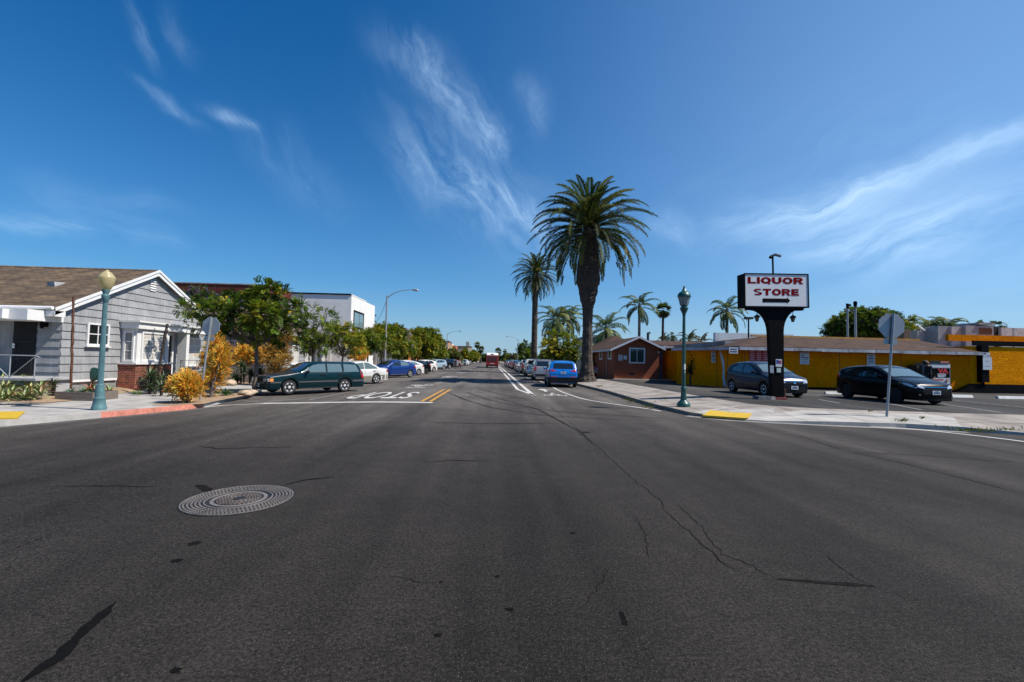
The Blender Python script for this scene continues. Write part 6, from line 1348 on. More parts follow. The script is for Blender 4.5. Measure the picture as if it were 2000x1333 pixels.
mb = MB(); a, b = at(1480, 774, 17.6), at(1513, 785, 17.6); mb.box(a.x, b.x-.16, 17.55, 17.95, .28, a.z, 0); mb.box(b.x-.16, b.x, 17.55, 17.95, .28, a.z-.02, 1); mb.build('block', [mat('stained_block', (.11, .11, .12), .9, var=.9, vs=6), mat('pale_block', (.40, .38, .35), .9, var=.2, vs=9)], t, world=True)
a = at(1533, 760, 17.7); t = thing('bollard', (a.x, 17.8, .28), 'short dark red bollard with a white pipe beside the pole sign', 'bollard')
mb = MB(); mb.tube([(a.x+.02, 17.8, .28), (a.x+.02, 17.8, a.z)], .065, 10); mb.build('post', mat('bollard_dark', (.05, .012, .012), .6, var=.4, vs=9), t, world=True)
mb = MB(); mb.tube([(a.x-.10, 17.72, .28), (a.x-.10, 17.72, .62)], .03, 8); mb.build('pipe', M_sgn, t, world=True)
# cobra street lights
def cobra(x, y, z0, H, armx, lab, name='street_light'):
    t = thing(name, (x, y, z0), lab, 'street light', 'tall grey street lights'); s = 1 if armx > 0 else -1
    mb = MB(); mb.tube([(0, 0, 0), (0, 0, H)], [.11, .075], 10); mb.build('post', M_galvp, t, smooth=True)
    mb = MB(); mb.tube([(0, 0, H-.25), (armx*.12, 0, H+.05), (armx*.3, 0, H+.36), (armx*.55, 0, H+.58), (armx*.8, 0, H+.66), (armx*.93, 0, H+.67)], [.05, .045, .04, .035, .03, .03], 8); mb.build('arm', M_galvp, t, smooth=True)
    mb = MB(); mb.tube([(armx*.86, 0, H+.67), (armx*.93, 0, H+.67), (armx*1.05, 0, H+.64), (armx*1.1, 0, H+.62)], [.04, .10, .13, .04], 8); mb.build('lamp_head', M_galvp, t, smooth=True)
    return t
c = at(754, 640, 46); H0 = at(757, 578, 46).z
cobra(c.x, 46, 0, H0, at(812, 567, 46).x-c.x, 'tall grey street light in front of the white cube building')
c = at(873.5, 660, 108); cobra(c.x, 108, 0, at(874, 652, 108).z, at(899, 645, 108).x-c.x, 'second tall grey street light above the yellow flowering trees')
c = at(917, 690, 215); cobra(c.x, 215, 0, at(917, 674, 215).z, at(929, 668, 215).x-c.x, 'faint distant street light on the left by the concrete tower')
c = at(1011.5, 690, 118); cobra(c.x, 118, .1, at(1011.5, 664, 118).z, at(991, 657, 118).x-c.x, 'tall grey street light on the right with its arm over the road')
c = at(724, 640, 80); t = thing('utility_pole', (c.x, 80, 0), 'dark wooden utility pole with cross arms behind the street trees', 'utility pole')
M_pole = mat('pole_wood', (.03, .022, .02), .9); zt_ = at(724, 615, 80).z
mb = MB(); mb.tube([(0, 0, 0), (0, 0, zt_)], [.18, .13], 8); mb.build('post', M_pole, t)
for k, w in ((.15, 1.2), (1.0, 1.0), (1.8, .9)): mb = MB(); mb.box(-.95*w/1.2, .95*w/1.2, -.18, -.08, zt_-k-.14, zt_-k); mb.build('cross_arm', M_pole, t)
for k in range(5):
    mb = MB(); x = -.85+.42*k; mb.lathe([(.05, 0), (.09, .06), (.04, .18)], 6, (x, -.13, zt_-.15)); mb.build('insulator', M_dark, t)
a, b = Vector((c.x, 80, zt_-.3)), Vector((at(754, 640, 46).x, 46, H0-.4)); mb = MB(); mb.tube([a.lerp(b, k/12)-Vector((0, 0, 1.5*math.sin(math.pi*k/12))) for k in range(13)], .022, 5); tag(mb.build('power_line', M_pole), 'thin sagging cable from the utility pole to the first street light', 'cable')

# manhole cover
mc_ = (gr(340, 987)+gr(580, 966))/2; mc_ = (gr(340, 987)+gr(580, 966)+gr(500, 947)+gr(430, 1012))/4; mr0 = .555
t = thing('manhole_cover', (mc_.x, mc_.y, rz(mc_.x)+.001), 'round cast iron manhole cover with rings of studs in the foreground', 'manhole cover')
M_ironb = mat('cast_iron_dark', (.022, .021, .022), .6, .3, var=.4, vs=14); M_ironw = mat('worn_iron', (.20, .178, .16), .45, .25, var=.25, vs=5, var2=.2, vs2=40); M_rust_ = mat('rusty_iron', (.155, .128, .114), .6, .15, var=.4, vs=7)
mb = MB(); mb.lathe([(mr0, 0), (mr0, .004), (.01, .004)], 64); mb.build('base_plate', M_ironb, t)
def studs(r0, r1, rows, per, m, nm, h=.013, fill=.50, slot=.58):
    mb = MB(); dr = (r1-r0)/rows
    for i in range(rows):
        ra, rb = r0+dr*i+dr*(1-fill)/2, r0+dr*(i+1)-dr*(1-fill)/2; n = int(per*(ra+rb))
        for k in range(n):
            a0 = 2*math.pi*k/n+i*.3; a1 = a0+2*math.pi/n*slot
            q = [(r*math.cos(a), r*math.sin(a)) for r, a in ((ra, a0), (rb, a0), (rb, a1), (ra, a1))]
            mb.add([(*p, .004) for p in q]+[(*p, h) for p in q], [(4, 5, 6, 7), (0, 1, 5, 4), (1, 2, 6, 5), (2, 3, 7, 6), (3, 0, 4, 7)])
    mb.build(nm, m, t)
def annulus(r0, r1, h, nm, m): mb = MB(); mb.lathe([(r0, .004), (r0, h), (r1, h), (r1, .004)], 64); o = mb.build(nm, m, t)
MS = .874
studs(.400*MS, .600*MS, 5, 84, M_ironw, 'outer_studs'); studs(.075*MS, .255*MS, 6, 76, M_rust_, 'inner_studs')
def ringm(r0, r1, h, nm, m):
    mb = MB(); n = 72
    for k in range(n):
        a, b = 2*math.pi*k/n, 2*math.pi*(k+1)/n
        mb.add([(r*math.cos(x), r*math.sin(x), z) for r, z in ((r0, .004), (r0, h), (r1, h), (r1, .004)) for x in (a, b)], [(0, 2, 3, 1), (2, 4, 5, 3), (4, 6, 7, 5)])
    mb.build(nm, m, t)
ringm(.366*MS, .383*MS, .012, 'frame_ring', M_ironw); ringm(.275*MS, .318*MS, .009, 'cover_ring', M_ironw); ringm(.606*MS, .620*MS, .010, 'rim_ring', M_ironw)
mb = MB(); mb.lathe([(.055, .004), (.05, .014), (.01, .014)], 24); mb.build('hub', M_ironb, t)
# ------------------------------------------------------------------ vegetation
M_leaf = mat('leaf', (.05, .1, .01), .55, col=True, trans=.36, spec=.25)
M_bark = mat('bark', (.115, .095, .08), .9, var=.35, vs=6, bump=.5, bs=30)
M_barkd = mat('dark_bark', (.045, .034, .028), .95, var=.4, vs=9, bump=.6, bs=30)
G_DARK, G_MID, G_LIT, G_YEL = (.034, .068, .007), (.078, .132, .010), (.155, .195, .014), (.28, .25, .016)
FLOW = (.62, .40, .015)
def jit(c, r, a=.25): k = 1+r.uniform(-a, a); return (c[0]*k*(1+r.uniform(-.1, .1)), c[1]*k, c[2]*k)
def rdir(r, up=0.):
    while True:
        v = Vector((r.uniform(-1, 1), r.uniform(-1, 1), r.uniform(-1, 1)))
        if .1 < v.length < 1: v.normalize(); v.z += up; return v.normalized()
class Leaves:
    def __init__(s): s.v = []; s.f = []; s.c = []
    def blade(s, a, d, side, w, c):                   # one kite-shaped leaf
        n = len(s.v); m = a+d*.45
        s.v += [tuple(a), tuple(m+side*w), tuple(a+d), tuple(m-side*w)]; s.f.append((n, n+1, n+2, n+3)); s.c.append(c)
    def frond(s, base, d, L, n, ll, lw, droop, r, c, vee=.25, fall=.2):
        p = Vector(base); d = d.normalized(); st = L/n
        for i in range(n):
            d = (d+Vector((0, 0, -droop*st))).normalized(); p = p+d*st
            sd_ = d.cross(Vector((0, 0, 1)))
            sd_ = sd_.normalized() if sd_.length > .05 else Vector((1, 0, 0))
            upn = sd_.cross(d); t = (i+.5)/n; k = math.sin(math.pi*min(1, .18+t*.82))**.6
            for sg in (1, -1):
                q = (sd_*sg*.8+d*.55+upn*vee+Vector((0, 0, -fall))+rdir(r)*.18).normalized()*ll*k
                s.blade(p, q, q.cross(upn).normalized(), lw, jit(c, r, .18))
    def build(s, name, parent, world=False, m=None):
        off = rootloc(parent) if world else Vector((0, 0, 0))
        me = bpy.data.meshes.new(name); vs = s.v if off.length == 0 else [(x-off.x, y-off.y, z-off.z) for x, y, z in s.v]
        me.from_pydata(vs, [], s.f); me.materials.append(m or M_leaf)
        a = me.attributes.new('Col', 'FLOAT_COLOR', 'FACE'); a.data.foreach_set('color', np.array([(*c, 1.) for c in s.c], dtype=np.float32).ravel())
        me.update(); o = bpy.data.objects.new(name, me); COL.objects.link(o); o.parent = parent; return o
def tree(name, base, lobes, lab, seed, trunk_r=.09, fork=1.6, nfr=20, frL=.38, nl=6, ll=.13, lw=.032, pal=(G_DARK, G_MID, G_MID, G_LIT), flowers=0, flow=FLOW, cat='tree', grp=None, world=True, dens=1., bark=None, droop=1.6, leader=None):
    r = random.Random(seed); base = Vector(base); t = thing(name, base, lab, cat, grp)
    lv = Leaves(); tb = MB(); fk = base+Vector((r.uniform(-.1, .1), r.uniform(-.1, .1), fork))
    tb.tube([base-Vector((0, 0, .1)), base+Vector((0, 0, .25)), base.lerp(fk, .6)+Vector((r.uniform(-.05, .05), 0, 0)), fk], [trunk_r*1.35, trunk_r*1.05, trunk_r*.95, trunk_r*.9], 9)
    fl = Leaves()
    for c, rad in lobes:
        c = Vector(c); mid = fk.lerp(c, .55)+rdir(r)*.12*(c-fk).length*.5
        tb.tube([fk, mid, c], [trunk_r*.6, trunk_r*.4, trunk_r*.15], 6)
        n = max(4, int(nfr*dens*(rad/.6)**2)); lc = r.choice(pal)
        for i in range(n):
            o = rdir(r, .25); rr = rad*r.uniform(.45, 1.0)**.7; p = c+Vector((o.x*rr, o.y*rr, o.z*rr*.8))
            if i % 5 == 0: tb.tube([c, c.lerp(p, .9)], [trunk_r*.13, trunk_r*.06], 4)
            col = jit(lc if r.random() < .6 else r.choice(pal), r, .3)
            for k in range(3):
                d = (o*.8+rdir(r)*.8+Vector((0, 0, .15))); lv.frond(p, d, frL*r.uniform(.7, 1.2), nl, ll, lw, droop, r, col)
            if r.random() < flowers and o.z > -.2:
                for k in range(7): q = rdir(r)*.12; fl.blade(p+o*.12+q, rdir(r)*.14, rdir(r), .05, jit(flow, r, .25))
    tb.build('trunk', bark or M_bark, t, smooth=True, world=True); lv.build('crown', t, world=True)
    if fl.f: fl.build('flowers', t, world=True)
    return t
def plobes(Y, items, depth=.9, seed=1):
    r = random.Random(seed); return [(at(x, y, Y+r.uniform(-depth, depth)), rp*Y/F) for x, y, rp in items]
# nearest street tree on the left
tb_ = gnd(497, 766, 0); TY = tb_.y
tree('street_tree', tb_, plobes(TY, [(520, 572, 26), (545, 585, 28), (505, 590, 28), (560, 610, 28), (585, 598, 14), (535, 625, 34), (500, 620, 34), (470, 600, 30), (440, 612, 30), (410, 608, 24), (384, 604, 22), (364, 606, 14), (388, 635, 20), (420, 642, 26), (460, 640, 32), (500, 652, 26), (545, 650, 26), (575, 640, 20), (450, 588, 18), (400, 590, 14), (595, 625, 12)], 1.2, 3),
     'nearest street tree, with feathery green leaves and a slim grey trunk beside the teal wagon', 11, .085, 1.95, 27, .36, 7, .135, .031, flowers=.03, dens=1.25, pal=(G_DARK, G_MID, G_MID, G_LIT, G_LIT, G_YEL))
GT = 'street trees along the left kerb'
def streettree(px_, Y, ytop, wpx, lab, seed, flowers=0, pal=(G_DARK, G_MID, G_LIT, G_LIT, G_YEL), kx=None, ybot=675, dens=1.15, trunk=.08):
    b = at(px_, 700, Y); b.z = 0; r = random.Random(seed); items = []
    n = 15
    for i in range(n):
        a = r.uniform(-1, 1); h = r.uniform(0, 1)
        items.append((px_+a*wpx*.46*math.sqrt(1-.5*h), ybot-(ybot-ytop)*(.12+.74*h), wpx*r.uniform(.16, .24)))
    items += [(px_, ytop+wpx*.16, wpx*.17), (px_-wpx*.38, (ytop+ybot)/2, wpx*.15), (px_+wpx*.38, (ytop+ybot)/2, wpx*.15)]
    k = max(1, Y/26)
    return tree('street_tree', b, plobes(Y, items, wpx*.35*Y/F, seed), lab, seed, trunk, max(1.2, at(px_, ybot, Y).z-.2), 14, .40*k**.4, 5, .15*k**.5, .036*k**.5, pal, flowers, grp=GT, dens=dens)
streettree(612, 29, 602, 82, 'second street tree, sparse and spreading, in front of the second shingle house', 21, 0, ybot=690, pal=(G_MID, G_MID, G_LIT, G_LIT))
streettree(668, 37, 640, 78, 'small staked street tree in front of the shaded side of the white cube building', 22, 0, ybot=692, pal=(G_MID, G_LIT, G_LIT, G_YEL))
streettree(716, 44, 648, 74, 'street tree below the dark framed window of the white cube building', 23, ybot=690)
streettree(745, 51, 637, 78, 'rounded street tree at the base of the first tall street light', 24, ybot=690)
streettree(782, 60, 640, 78, 'dense street tree just right of the first tall street light', 25, ybot=695)
streettree(815, 72, 642, 66, 'street tree dotted with a few yellow flowers, third from the end of the green row', 26, .18, ybot=698)
streettree(840, 82, 643, 54, 'street tree covered in yellow flowers, second from the end of the green row', 27, .55, ybot=700)
streettree(857, 92, 655, 30, 'smaller yellow flowering street tree at the end of the green row', 28, .5, ybot=702)
streettree(908, 150, 682, 26, 'round yellow flowering tree below the concrete tower', 29, .8, (G_LIT, G_YEL, G_MID), ybot=706)
streettree(925, 185, 686, 22, 'yellow flowering tree right of the concrete tower', 30, .8, (G_LIT, G_YEL, G_MID), ybot=707)
streettree(884, 118, 684, 30, 'olive green tree in front of the peach building', 31, 0, (G_LIT, (.09, .09, .03)), ybot=706)
tree('jacaranda_tree', (at(395, 700, 30).x, 30, .1), plobes(29.5, [(390, 578, 20), (410, 585, 20), (372, 580, 14), (425, 598, 18), (400, 602, 20), (440, 590, 14), (385, 600, 14), (452, 606, 14)], 1.2, 5),
     'tree with sparse purple blossom rising behind the roof of the corner house', 41, .1, 3.2, 16, .45, 6, .12, .03, ((.05, .04, .03), (.06, .05, .02), G_MID), .75, (.20, .12, .36))
# pencil cactus bushes: forked stick stems
M_stick = mat('stick_stem', (.6, .3, .03), .6, col=True, trans=.1)
def pencil(base, lobes, lab, seed, n=420, L=.22, rad=.011, pal=((.74, .31, .014), (.80, .43, .03), (.66, .21, .012), (.60, .42, .05), (.24, .26, .03)), grp='orange stick bushes', trunk=True):
    r = random.Random(seed); base = Vector(base); t = thing('stick_bush', base, lab, 'bush', grp); mb = MB(); tb = MB()
    tot = sum(q[1]**2 for q in lobes)
    for c, rd in lobes:
        c = Vector(c)
        tb.tube([base, base.lerp(c, .5)+rdir(r)*.05, c-Vector((0, 0, rd*.3))], [.035, .028, .014], 5)
        for i in range(int(1.5*n*rd*rd/tot)):
            o = rdir(r, .1); p = c+o*rd*r.uniform(.1, .85); d = (o+Vector((0, 0, .75))+rdir(r)*.45).normalized(); col = jit(r.choice(pal), r, .3)
            q = p+d*L*r.uniform(.5, .8); mb.tube([p, q], [rad, rad*.9], 3, caps=False, c=col)
            for k in range(3):
                d2 = (d+rdir(r)*.6).normalized(); q2 = q+d2*L*r.uniform(.4, .9); col2 = jit(r.choice(pal), r, .25); mb.tube([q, q2], [rad*.9, rad*.55], 3, caps=False, c=col2)
                if k < 2: mb.tube([q.lerp(q2, .5), q.lerp(q2, .5)+(d2+rdir(r)*.7).normalized()*L*.5], [rad*.8, rad*.5], 3, caps=False, c=jit(col2, r, .2))
    tb.build('stems', M_bark, t, smooth=True, world=True); mb.build('sticks', M_stick, t, world=True); return t
b = gnd(362, 787, 0); pencil(b, plobes(b.y, [(362, 752, 20), (350, 757, 18), (376, 757, 17), (362, 766, 18), (345, 764, 10), (382, 768, 9), (364, 740, 12)], .2, 1), 'low round orange stick bush left of the leaning stop sign', 51, 560, .2, .010)
b = gnd(411, 777, 0); pencil(b, plobes(b.y+.3, [(420, 745, 17), (425, 725, 17), (412, 735, 14), (428, 705, 18), (412, 700, 17), (422, 685, 18), (408, 715, 12), (434, 690, 12), (424, 668, 10), (418, 758, 12), (436, 715, 12)], .25, 2), 'tall orange stick bush right behind the leaning stop sign', 52, 620, .22, .010)
OG = ((.50, .22, .018), (.22, .15, .02), (.13, .10, .015), (.50, .25, .02))
b = Vector((at(478, 720, 27.2).x, 27.2, .1)); pencil(b, plobes(27.2, [(472, 692, 16), (485, 688, 14), (478, 702, 18), (490, 700, 12), (466, 704, 10)], .4, 3), 'orange stick bush above the board fence, left of the slim trunk', 53, 330, .26, .014)
b = Vector((at(510, 720, 27.2).x, 27.2, .1)); pencil(b, plobes(27.2, [(506, 692, 14), (516, 700, 16), (500, 703, 12)], .4, 4), 'small orange stick bush above the board fence, right of the slim trunk', 54, 240, .26, .014)
b = Vector((at(540, 735, 24.6).x, 24.6, .05)); pencil(b, plobes(24.6, [(540, 715, 18), (535, 695, 20), (548, 690, 20), (545, 672, 20), (530, 678, 14), (558, 665, 14), (552, 706, 14), (538, 728, 12)], .4, 5), 'tall brown green stick bush behind the hood of the teal wagon', 55, 620, .24, .012, OG)
b = Vector((at(700, 715, 40).x, 40, .05)); pencil(b, plobes(40, [(700, 690, 12), (708, 695, 10), (694, 698, 9), (704, 703, 10)], .4, 6), 'orange stick bush behind the white and tan sedan', 56, 260, .32, .018)

# rosettes: agaves, aloes, yuccas
M_succ = mat('succulent_leaf', (.1, .15, .05), .5, col=True)
def rosette(mb, c, n, L, w, r, pal, spread=(10, 75), curl=.35):
    for i in range(n):
        a = i*2.399+r.uniform(-.2, .2); e = R(spread[0]+(spread[1]-spread[0])*(1-i/n)); h = Vector((math.cos(a), math.sin(a), 0)); s = Vector((-h.y, h.x, 0)); l = L*r.uniform(.75, 1.1)
        p0 = Vector(c); col = jit(r.choice(pal), r, .25); pts = []
        for k in range(4):
            t = k/3; ee = e-curl*t*t; pts.append(p0+(h*math.cos(ee)+Vector((0, 0, 1))*math.sin(ee))*l*t)
        ws = [w*.7, w, w*.65, .003]; nn = h.cross(s)
        vs = []
        for q, ww in zip(pts, ws): vs += [q+s*ww, q+Vector((0, 0, -ww*.5)), q-s*ww]
        for k in range(3):
            b_ = k*3; mb.add([vs[b_+j] for j in range(6)], [(0, 1, 4, 3), (1, 2, 5, 4)], 0, jit(col, r, .08))
def plant(name, base, cs, lab, cat, seed, n, L, w, pal, spread=(10, 75), grp=None, stem=False, curl=.35):
    r = random.Random(seed); t = thing(name, base, lab, cat, grp); mb = MB(); tb = MB()
    for c in cs:
        c = Vector(c); rosette(mb, c, n, L*r.uniform(.8, 1.15), w, r, pal, spread, curl)
        if stem: tb.tube([Vector((c.x, c.y, base[2]-.02)), c], [.05, .06], 6)
    mb.build('leaves', M_succ, t, world=True)
    if stem: tb.build('stem', M_barkd, t, world=True)
    return t
AG = ((.14, .20, .05), (.22, .26, .07), (.32, .32, .11), (.12, .16, .06), (.22, .13, .05)); YU = ((.03, .055, .018), (.05, .085, .03), (.085, .12, .05)); DK = ((.015, .03, .012), (.03, .05, .02))
r = random.Random(77); cs = []
for k in range(70):
    u, v = r.random(), r.random(); p = gnd(-70+150*u, 788-24*v+5*abs(u-.6), .05); cs.append((p.x, p.y, .10+.42*v+r.uniform(-.03, .12)))
plant('agave_bed', gnd(20, 786, .03), cs, 'dense bed of pale green pointed agaves at the left edge by the porch', 'agaves', 61, 14, .38, .034, AG, (5, 75))
b = gnd(133, 781, .03); pz = thing('planter_box', b, 'low weathered wooden planter box left of the blue green lamp', 'planter')
M_plank = mat('planter_wood', (.14, .115, .10), .9, var=.4, vs=4, stretch=(.7, 5, 5))
x0, x1 = gnd(92, 782, .03).x, gnd(170, 783, .03).x; yb = b.y; hz_ = at(130, 766, yb).z
for nm, a in (('front_plank', (x0, x1, yb-.02, yb+.02)), ('end_plank', (x1-.04, x1, yb+.022, yb+.95)), ('end_plank', (x0, x0+.04, yb+.022, yb+.95)), ('back_plank', (x0, x1, yb+.952, yb+.99))): mb = MB(); mb.box(a[0], a[1], a[2], a[3], .0, hz_); mb.build(nm, M_plank, pz, world=True)
mb = MB(); mb.box(x0+.042, x1-.042, yb+.022, yb+.95, .02, hz_-.05); mb.build('soil', M_dirt, pz, world=True)
plant('succulent', (x0+.4, yb+.4, hz_-.05), [(x0+.2+.17*k, yb+.3+.3*(k % 2), hz_-.03) for k in range(5)], 'pale blue green succulents filling the left of the planter box', 'succulent', 62, 16, .22, .035, ((.16, .26, .20), (.20, .30, .22)), (5, 60))
plant('aloe', (x1-.35, yb+.4, hz_-.05), [(x1-.3, yb+.4, hz_-.03), (x1-.55, yb+.55, hz_)], 'dark aloe with reddish tips at the right of the planter box', 'aloe', 63, 18, .38, .03, ((.03, .05, .03), (.14, .16, .04), (.30, .06, .02)), (15, 75))
p = at(94, 752, 15.9); plant('yucca', (p.x, 16.1, .1), [(p.x, 16.1, .45)], 'small green yucca against the foundation behind the planter box', 'yucca', 64, 26, .34, .02, YU, (0, 80), stem=True)
p = gnd(183, 772, .08); plant('aloe', p, [(p.x, p.y, .1), (p.x-.3, p.y+.2, .1), (p.x+.35, p.y+.2, .1)], 'spiky yellow green aloes right behind the base of the blue green lamp', 'aloe', 65, 16, .45, .03, AG, (15, 80))
cs = []
for k in range(9): q = gnd(r.uniform(283, 335), r.uniform(762, 772), .03); cs.append((q.x, q.y, r.uniform(.1, .75)))
plant('yucca_clump', gnd(305, 770, .02), cs, 'dark clump of spiky yuccas in front of the brick bay', 'yuccas', 66, 30, .48, .024, YU, (-15, 80), stem=True)
cs = [(*gnd(x, y, .03).xy, z) for x, y, z in ((338, 766, .3), (345, 762, .5), (390, 764, .35), (402, 762, .3))]
plant('yucca_clump', gnd(345, 766, .02), cs, 'very dark spiky plants in the shade behind the low orange bush', 'yuccas', 67, 26, .42, .026, DK, (-10, 80), stem=True)
p = gnd(262, 771, .03); plant('grass_clump', p, [(p.x, p.y, .03), (p.x+.12, p.y+.1, .03)], 'small tuft of green leaves on the bare soil left of the yuccas', 'plant', 68, 18, .2, .016, ((.08, .17, .03), (.12, .2, .04)), (20, 80))
p = gnd(442, 773, .01); plant('agave', p, [(p.x, p.y, .04)], 'single small bright green agave in the planting strip by the kerb', 'agave', 69, 26, .34, .035, ((.05, .13, .03), (.09, .19, .05)), (5, 75))
for x, y, Y, zz, lab, sd_ in ((458, 742, 25.3, .35, 'yucca with a bushy head in front of the board fence, left of the pair', 70), (471, 735, 25.6, .95, 'taller yucca standing against the board fence', 71), (488, 740, 25.2, .6, 'dark palm-like yucca left of the slim grey trunk', 72), (507, 738, 25.4, .7, 'dark palm-like yucca right of the slim grey trunk', 73)):
    q = at(x, y, Y); plant('yucca', (q.x, Y, .08), [(q.x, Y, zz), (q.x+.1, Y+.1, zz*.7)], lab, 'yucca', sd_, 40, .55, .026, YU if sd_ < 72 else DK, (-20, 85), stem=True, grp='yuccas in front of the board fence')
for x, y0_, x2_, y1_, Y, lab, sd_ in ((144, 580, 139, 752, 15.9, 'tall thin rusty brown dead stem standing before the sash window', 80), (327, 633, 304, 735, 18.6, 'leaning dark spiky dead stem in front of the bay window', 81)):
    a, b = at(x, y0_, Y), at(x2_, y1_, Y); rr = random.Random(sd_); t = thing('dead_stem', (b.x, Y, .1), lab, 'dead plant'); mb = MB(); n = 26; b.z = .1
    mb.tube([b.lerp(a, k/n)+Vector((rr.uniform(-.012, .012), 0, 0)) for k in range(n+1)], [(.036 if sd_ == 80 else .045)*rr.uniform(.75, 1.25)*(1 if sd_ == 80 else .7+.5*k/n) for k in range(n+1)], 6)
    for k in range(70 if sd_ == 81 else 50):
        c = b.lerp(a, rr.random()); d = rdir(rr, .3); mb.tube([c, c+d*(.08 if sd_ == 80 else .15)], [.012, .003], 3)
    mb.build('stem', mat('rusty_stem', (.10, .04, .02), .9, var=.4, vs=15) if sd_ == 80 else M_barkd, t, world=True)
p = gnd(178, 763, .1); t = thing('hose_reel', (p.x, p.y, .1), 'dark green garden hose on a stand behind the lamp post', 'hose reel'); mb = MB()
for k in range(5): mb.lathe([(.19+.012*k, -.05+.025*k), (.22+.012*k, -.04+.025*k), (.19+.012*k, -.03+.025*k)], 20, (0, 0, .62), axis='y')
mb.build('hose', mat('hose_green', (.012, .06, .05), .5), t, smooth=True); mb = MB(); mb.tube([(0, .05, 0), (0, .05, .75)], .02, 6); mb.build('stand', M_dark, t)
for x, y, s_, lab in ((478, 770, .22, 'flat tan stone in the planting strip by the wagon, left of the group'), (489, 768, .20, 'tan stone at the foot of the slim grey trunk'), (446, 752, .34, 'round pale boulder in front of the board fence'), (484, 771.5, .15, 'small pale stone by the kerb in front of the wagon')):
    p = gnd(x, y, .03); rr = random.Random(int(x)); bm = bmesh.new(); bmesh.ops.create_icosphere(bm, subdivisions=3, radius=s_)
    for v in bm.verts: k = 1+.12*math.sin(v.co.x*17+x)+.10*math.sin(v.co.y*23+v.co.z*19); v.co = Vector((v.co.x*k*1.25, v.co.y*k, v.co.z*k*.55))
    me = bpy.data.meshes.new('stone'); bm.to_mesh(me); bm.free(); me.materials.append(mat('stone', (.40, .31, .22), .9, var=.3, vs=6, bump=.4, bs=25)); me.polygons.foreach_set('use_smooth', [True]*len(me.polygons))
    o = bpy.data.objects.new('stone', me); COL.objects.link(o); o.location = (p.x, p.y, .03+s_*.2); tag(o, lab, 'stone', 'stones by the left kerb')

# weeds growing from joints of the right pavement
lw_ = Leaves(); rr = random.Random(9)
for x, y, n, s_ in ((1172, 755, 30, 7), (1226, 781, 26, 9), (1268, 795, 30, 10), (1275, 788, 16, 5), (1298, 780, 14, 5), (1232, 786, 20, 8), (1520, 801, 26, 10), (1535, 800, 14, 8), (1580, 803, 16, 6), (1612, 803, 34, 12), (1672, 805, 14, 10), (1764, 823, 30, 10), (1800, 820, 10, 3), (1890, 804, 26, 9), (1926, 806, 36, 14), (1900, 837, 60, 40), (1950, 839, 40, 30), (1865, 836, 30, 20), (1700, 812, 10, 20), (1660, 809, 12, 6)):
    for k in range(n):
        p = onwalk(x+rr.gauss(0, s_*.6), y+rr.gauss(0, .5)); col = jit(rr.choice(((.10, .13, .02), (.17, .17, .03), (.06, .10, .015))), rr, .3); d = (rdir(rr, .5)); d.z = abs(d.z); lw_.blade(p, d*rr.uniform(.05, .14), d.cross(Vector((.3, .8, .1))).normalized(), .012, col)
wo_ = bpy.data.meshes.new('weeds'); wo_.from_pydata(lw_.v, [], lw_.f); wo_.materials.append(M_leaf); a = wo_.attributes.new('Col', 'FLOAT_COLOR', 'FACE'); a.data.foreach_set('color', np.array([(*c, 1.) for c in lw_.c], dtype=np.float32).ravel())
wo_ = bpy.data.objects.new('weeds', wo_); COL.objects.link(wo_); tag(wo_, 'sparse weeds growing from the joints of the right pavement', 'weeds', kind='stuff')

# ------------------------------------------------------------------ palms
M_ptr = mat('palm_trunk', (.060, .046, .036), .95, var=.45, vs=5, bump=.8, bs=14); M_qtr = mat('queen_trunk', (.15, .14, .125), .9, var=.25, vs=3)
def palmtrunk(t, prof, rough=.05, n=22, m=None, step=.14, lean=(0, 0)):
    mb = MB(); z0, z1 = prof[0][0], prof[-1][0]; N_ = int((z1-z0)/step); vs = []; fs = []
    for i in range(N_+1):
        z = z0+(z1-z0)*i/N_; r0 = interp(prof, z)
        for k in range(n):
            a = 2*math.pi*(k+.5*(i % 2))/n; r1 = r0*(1+rough*(1 if (k+i) % 2 else -1)+rough*.4*math.sin(7*z+3*a)); vs.append((r1*math.cos(a)+lean[0]*z, r1*math.sin(a)+lean[1]*z, z))
    for i in range(N_):
        for k in range(n): fs.append((i*n+k, i*n+(k+1) % n, (i+1)*n+(k+1) % n, (i+1)*n+k))
    mb.add(vs, fs); return mb.build('trunk', m or M_ptr, t)
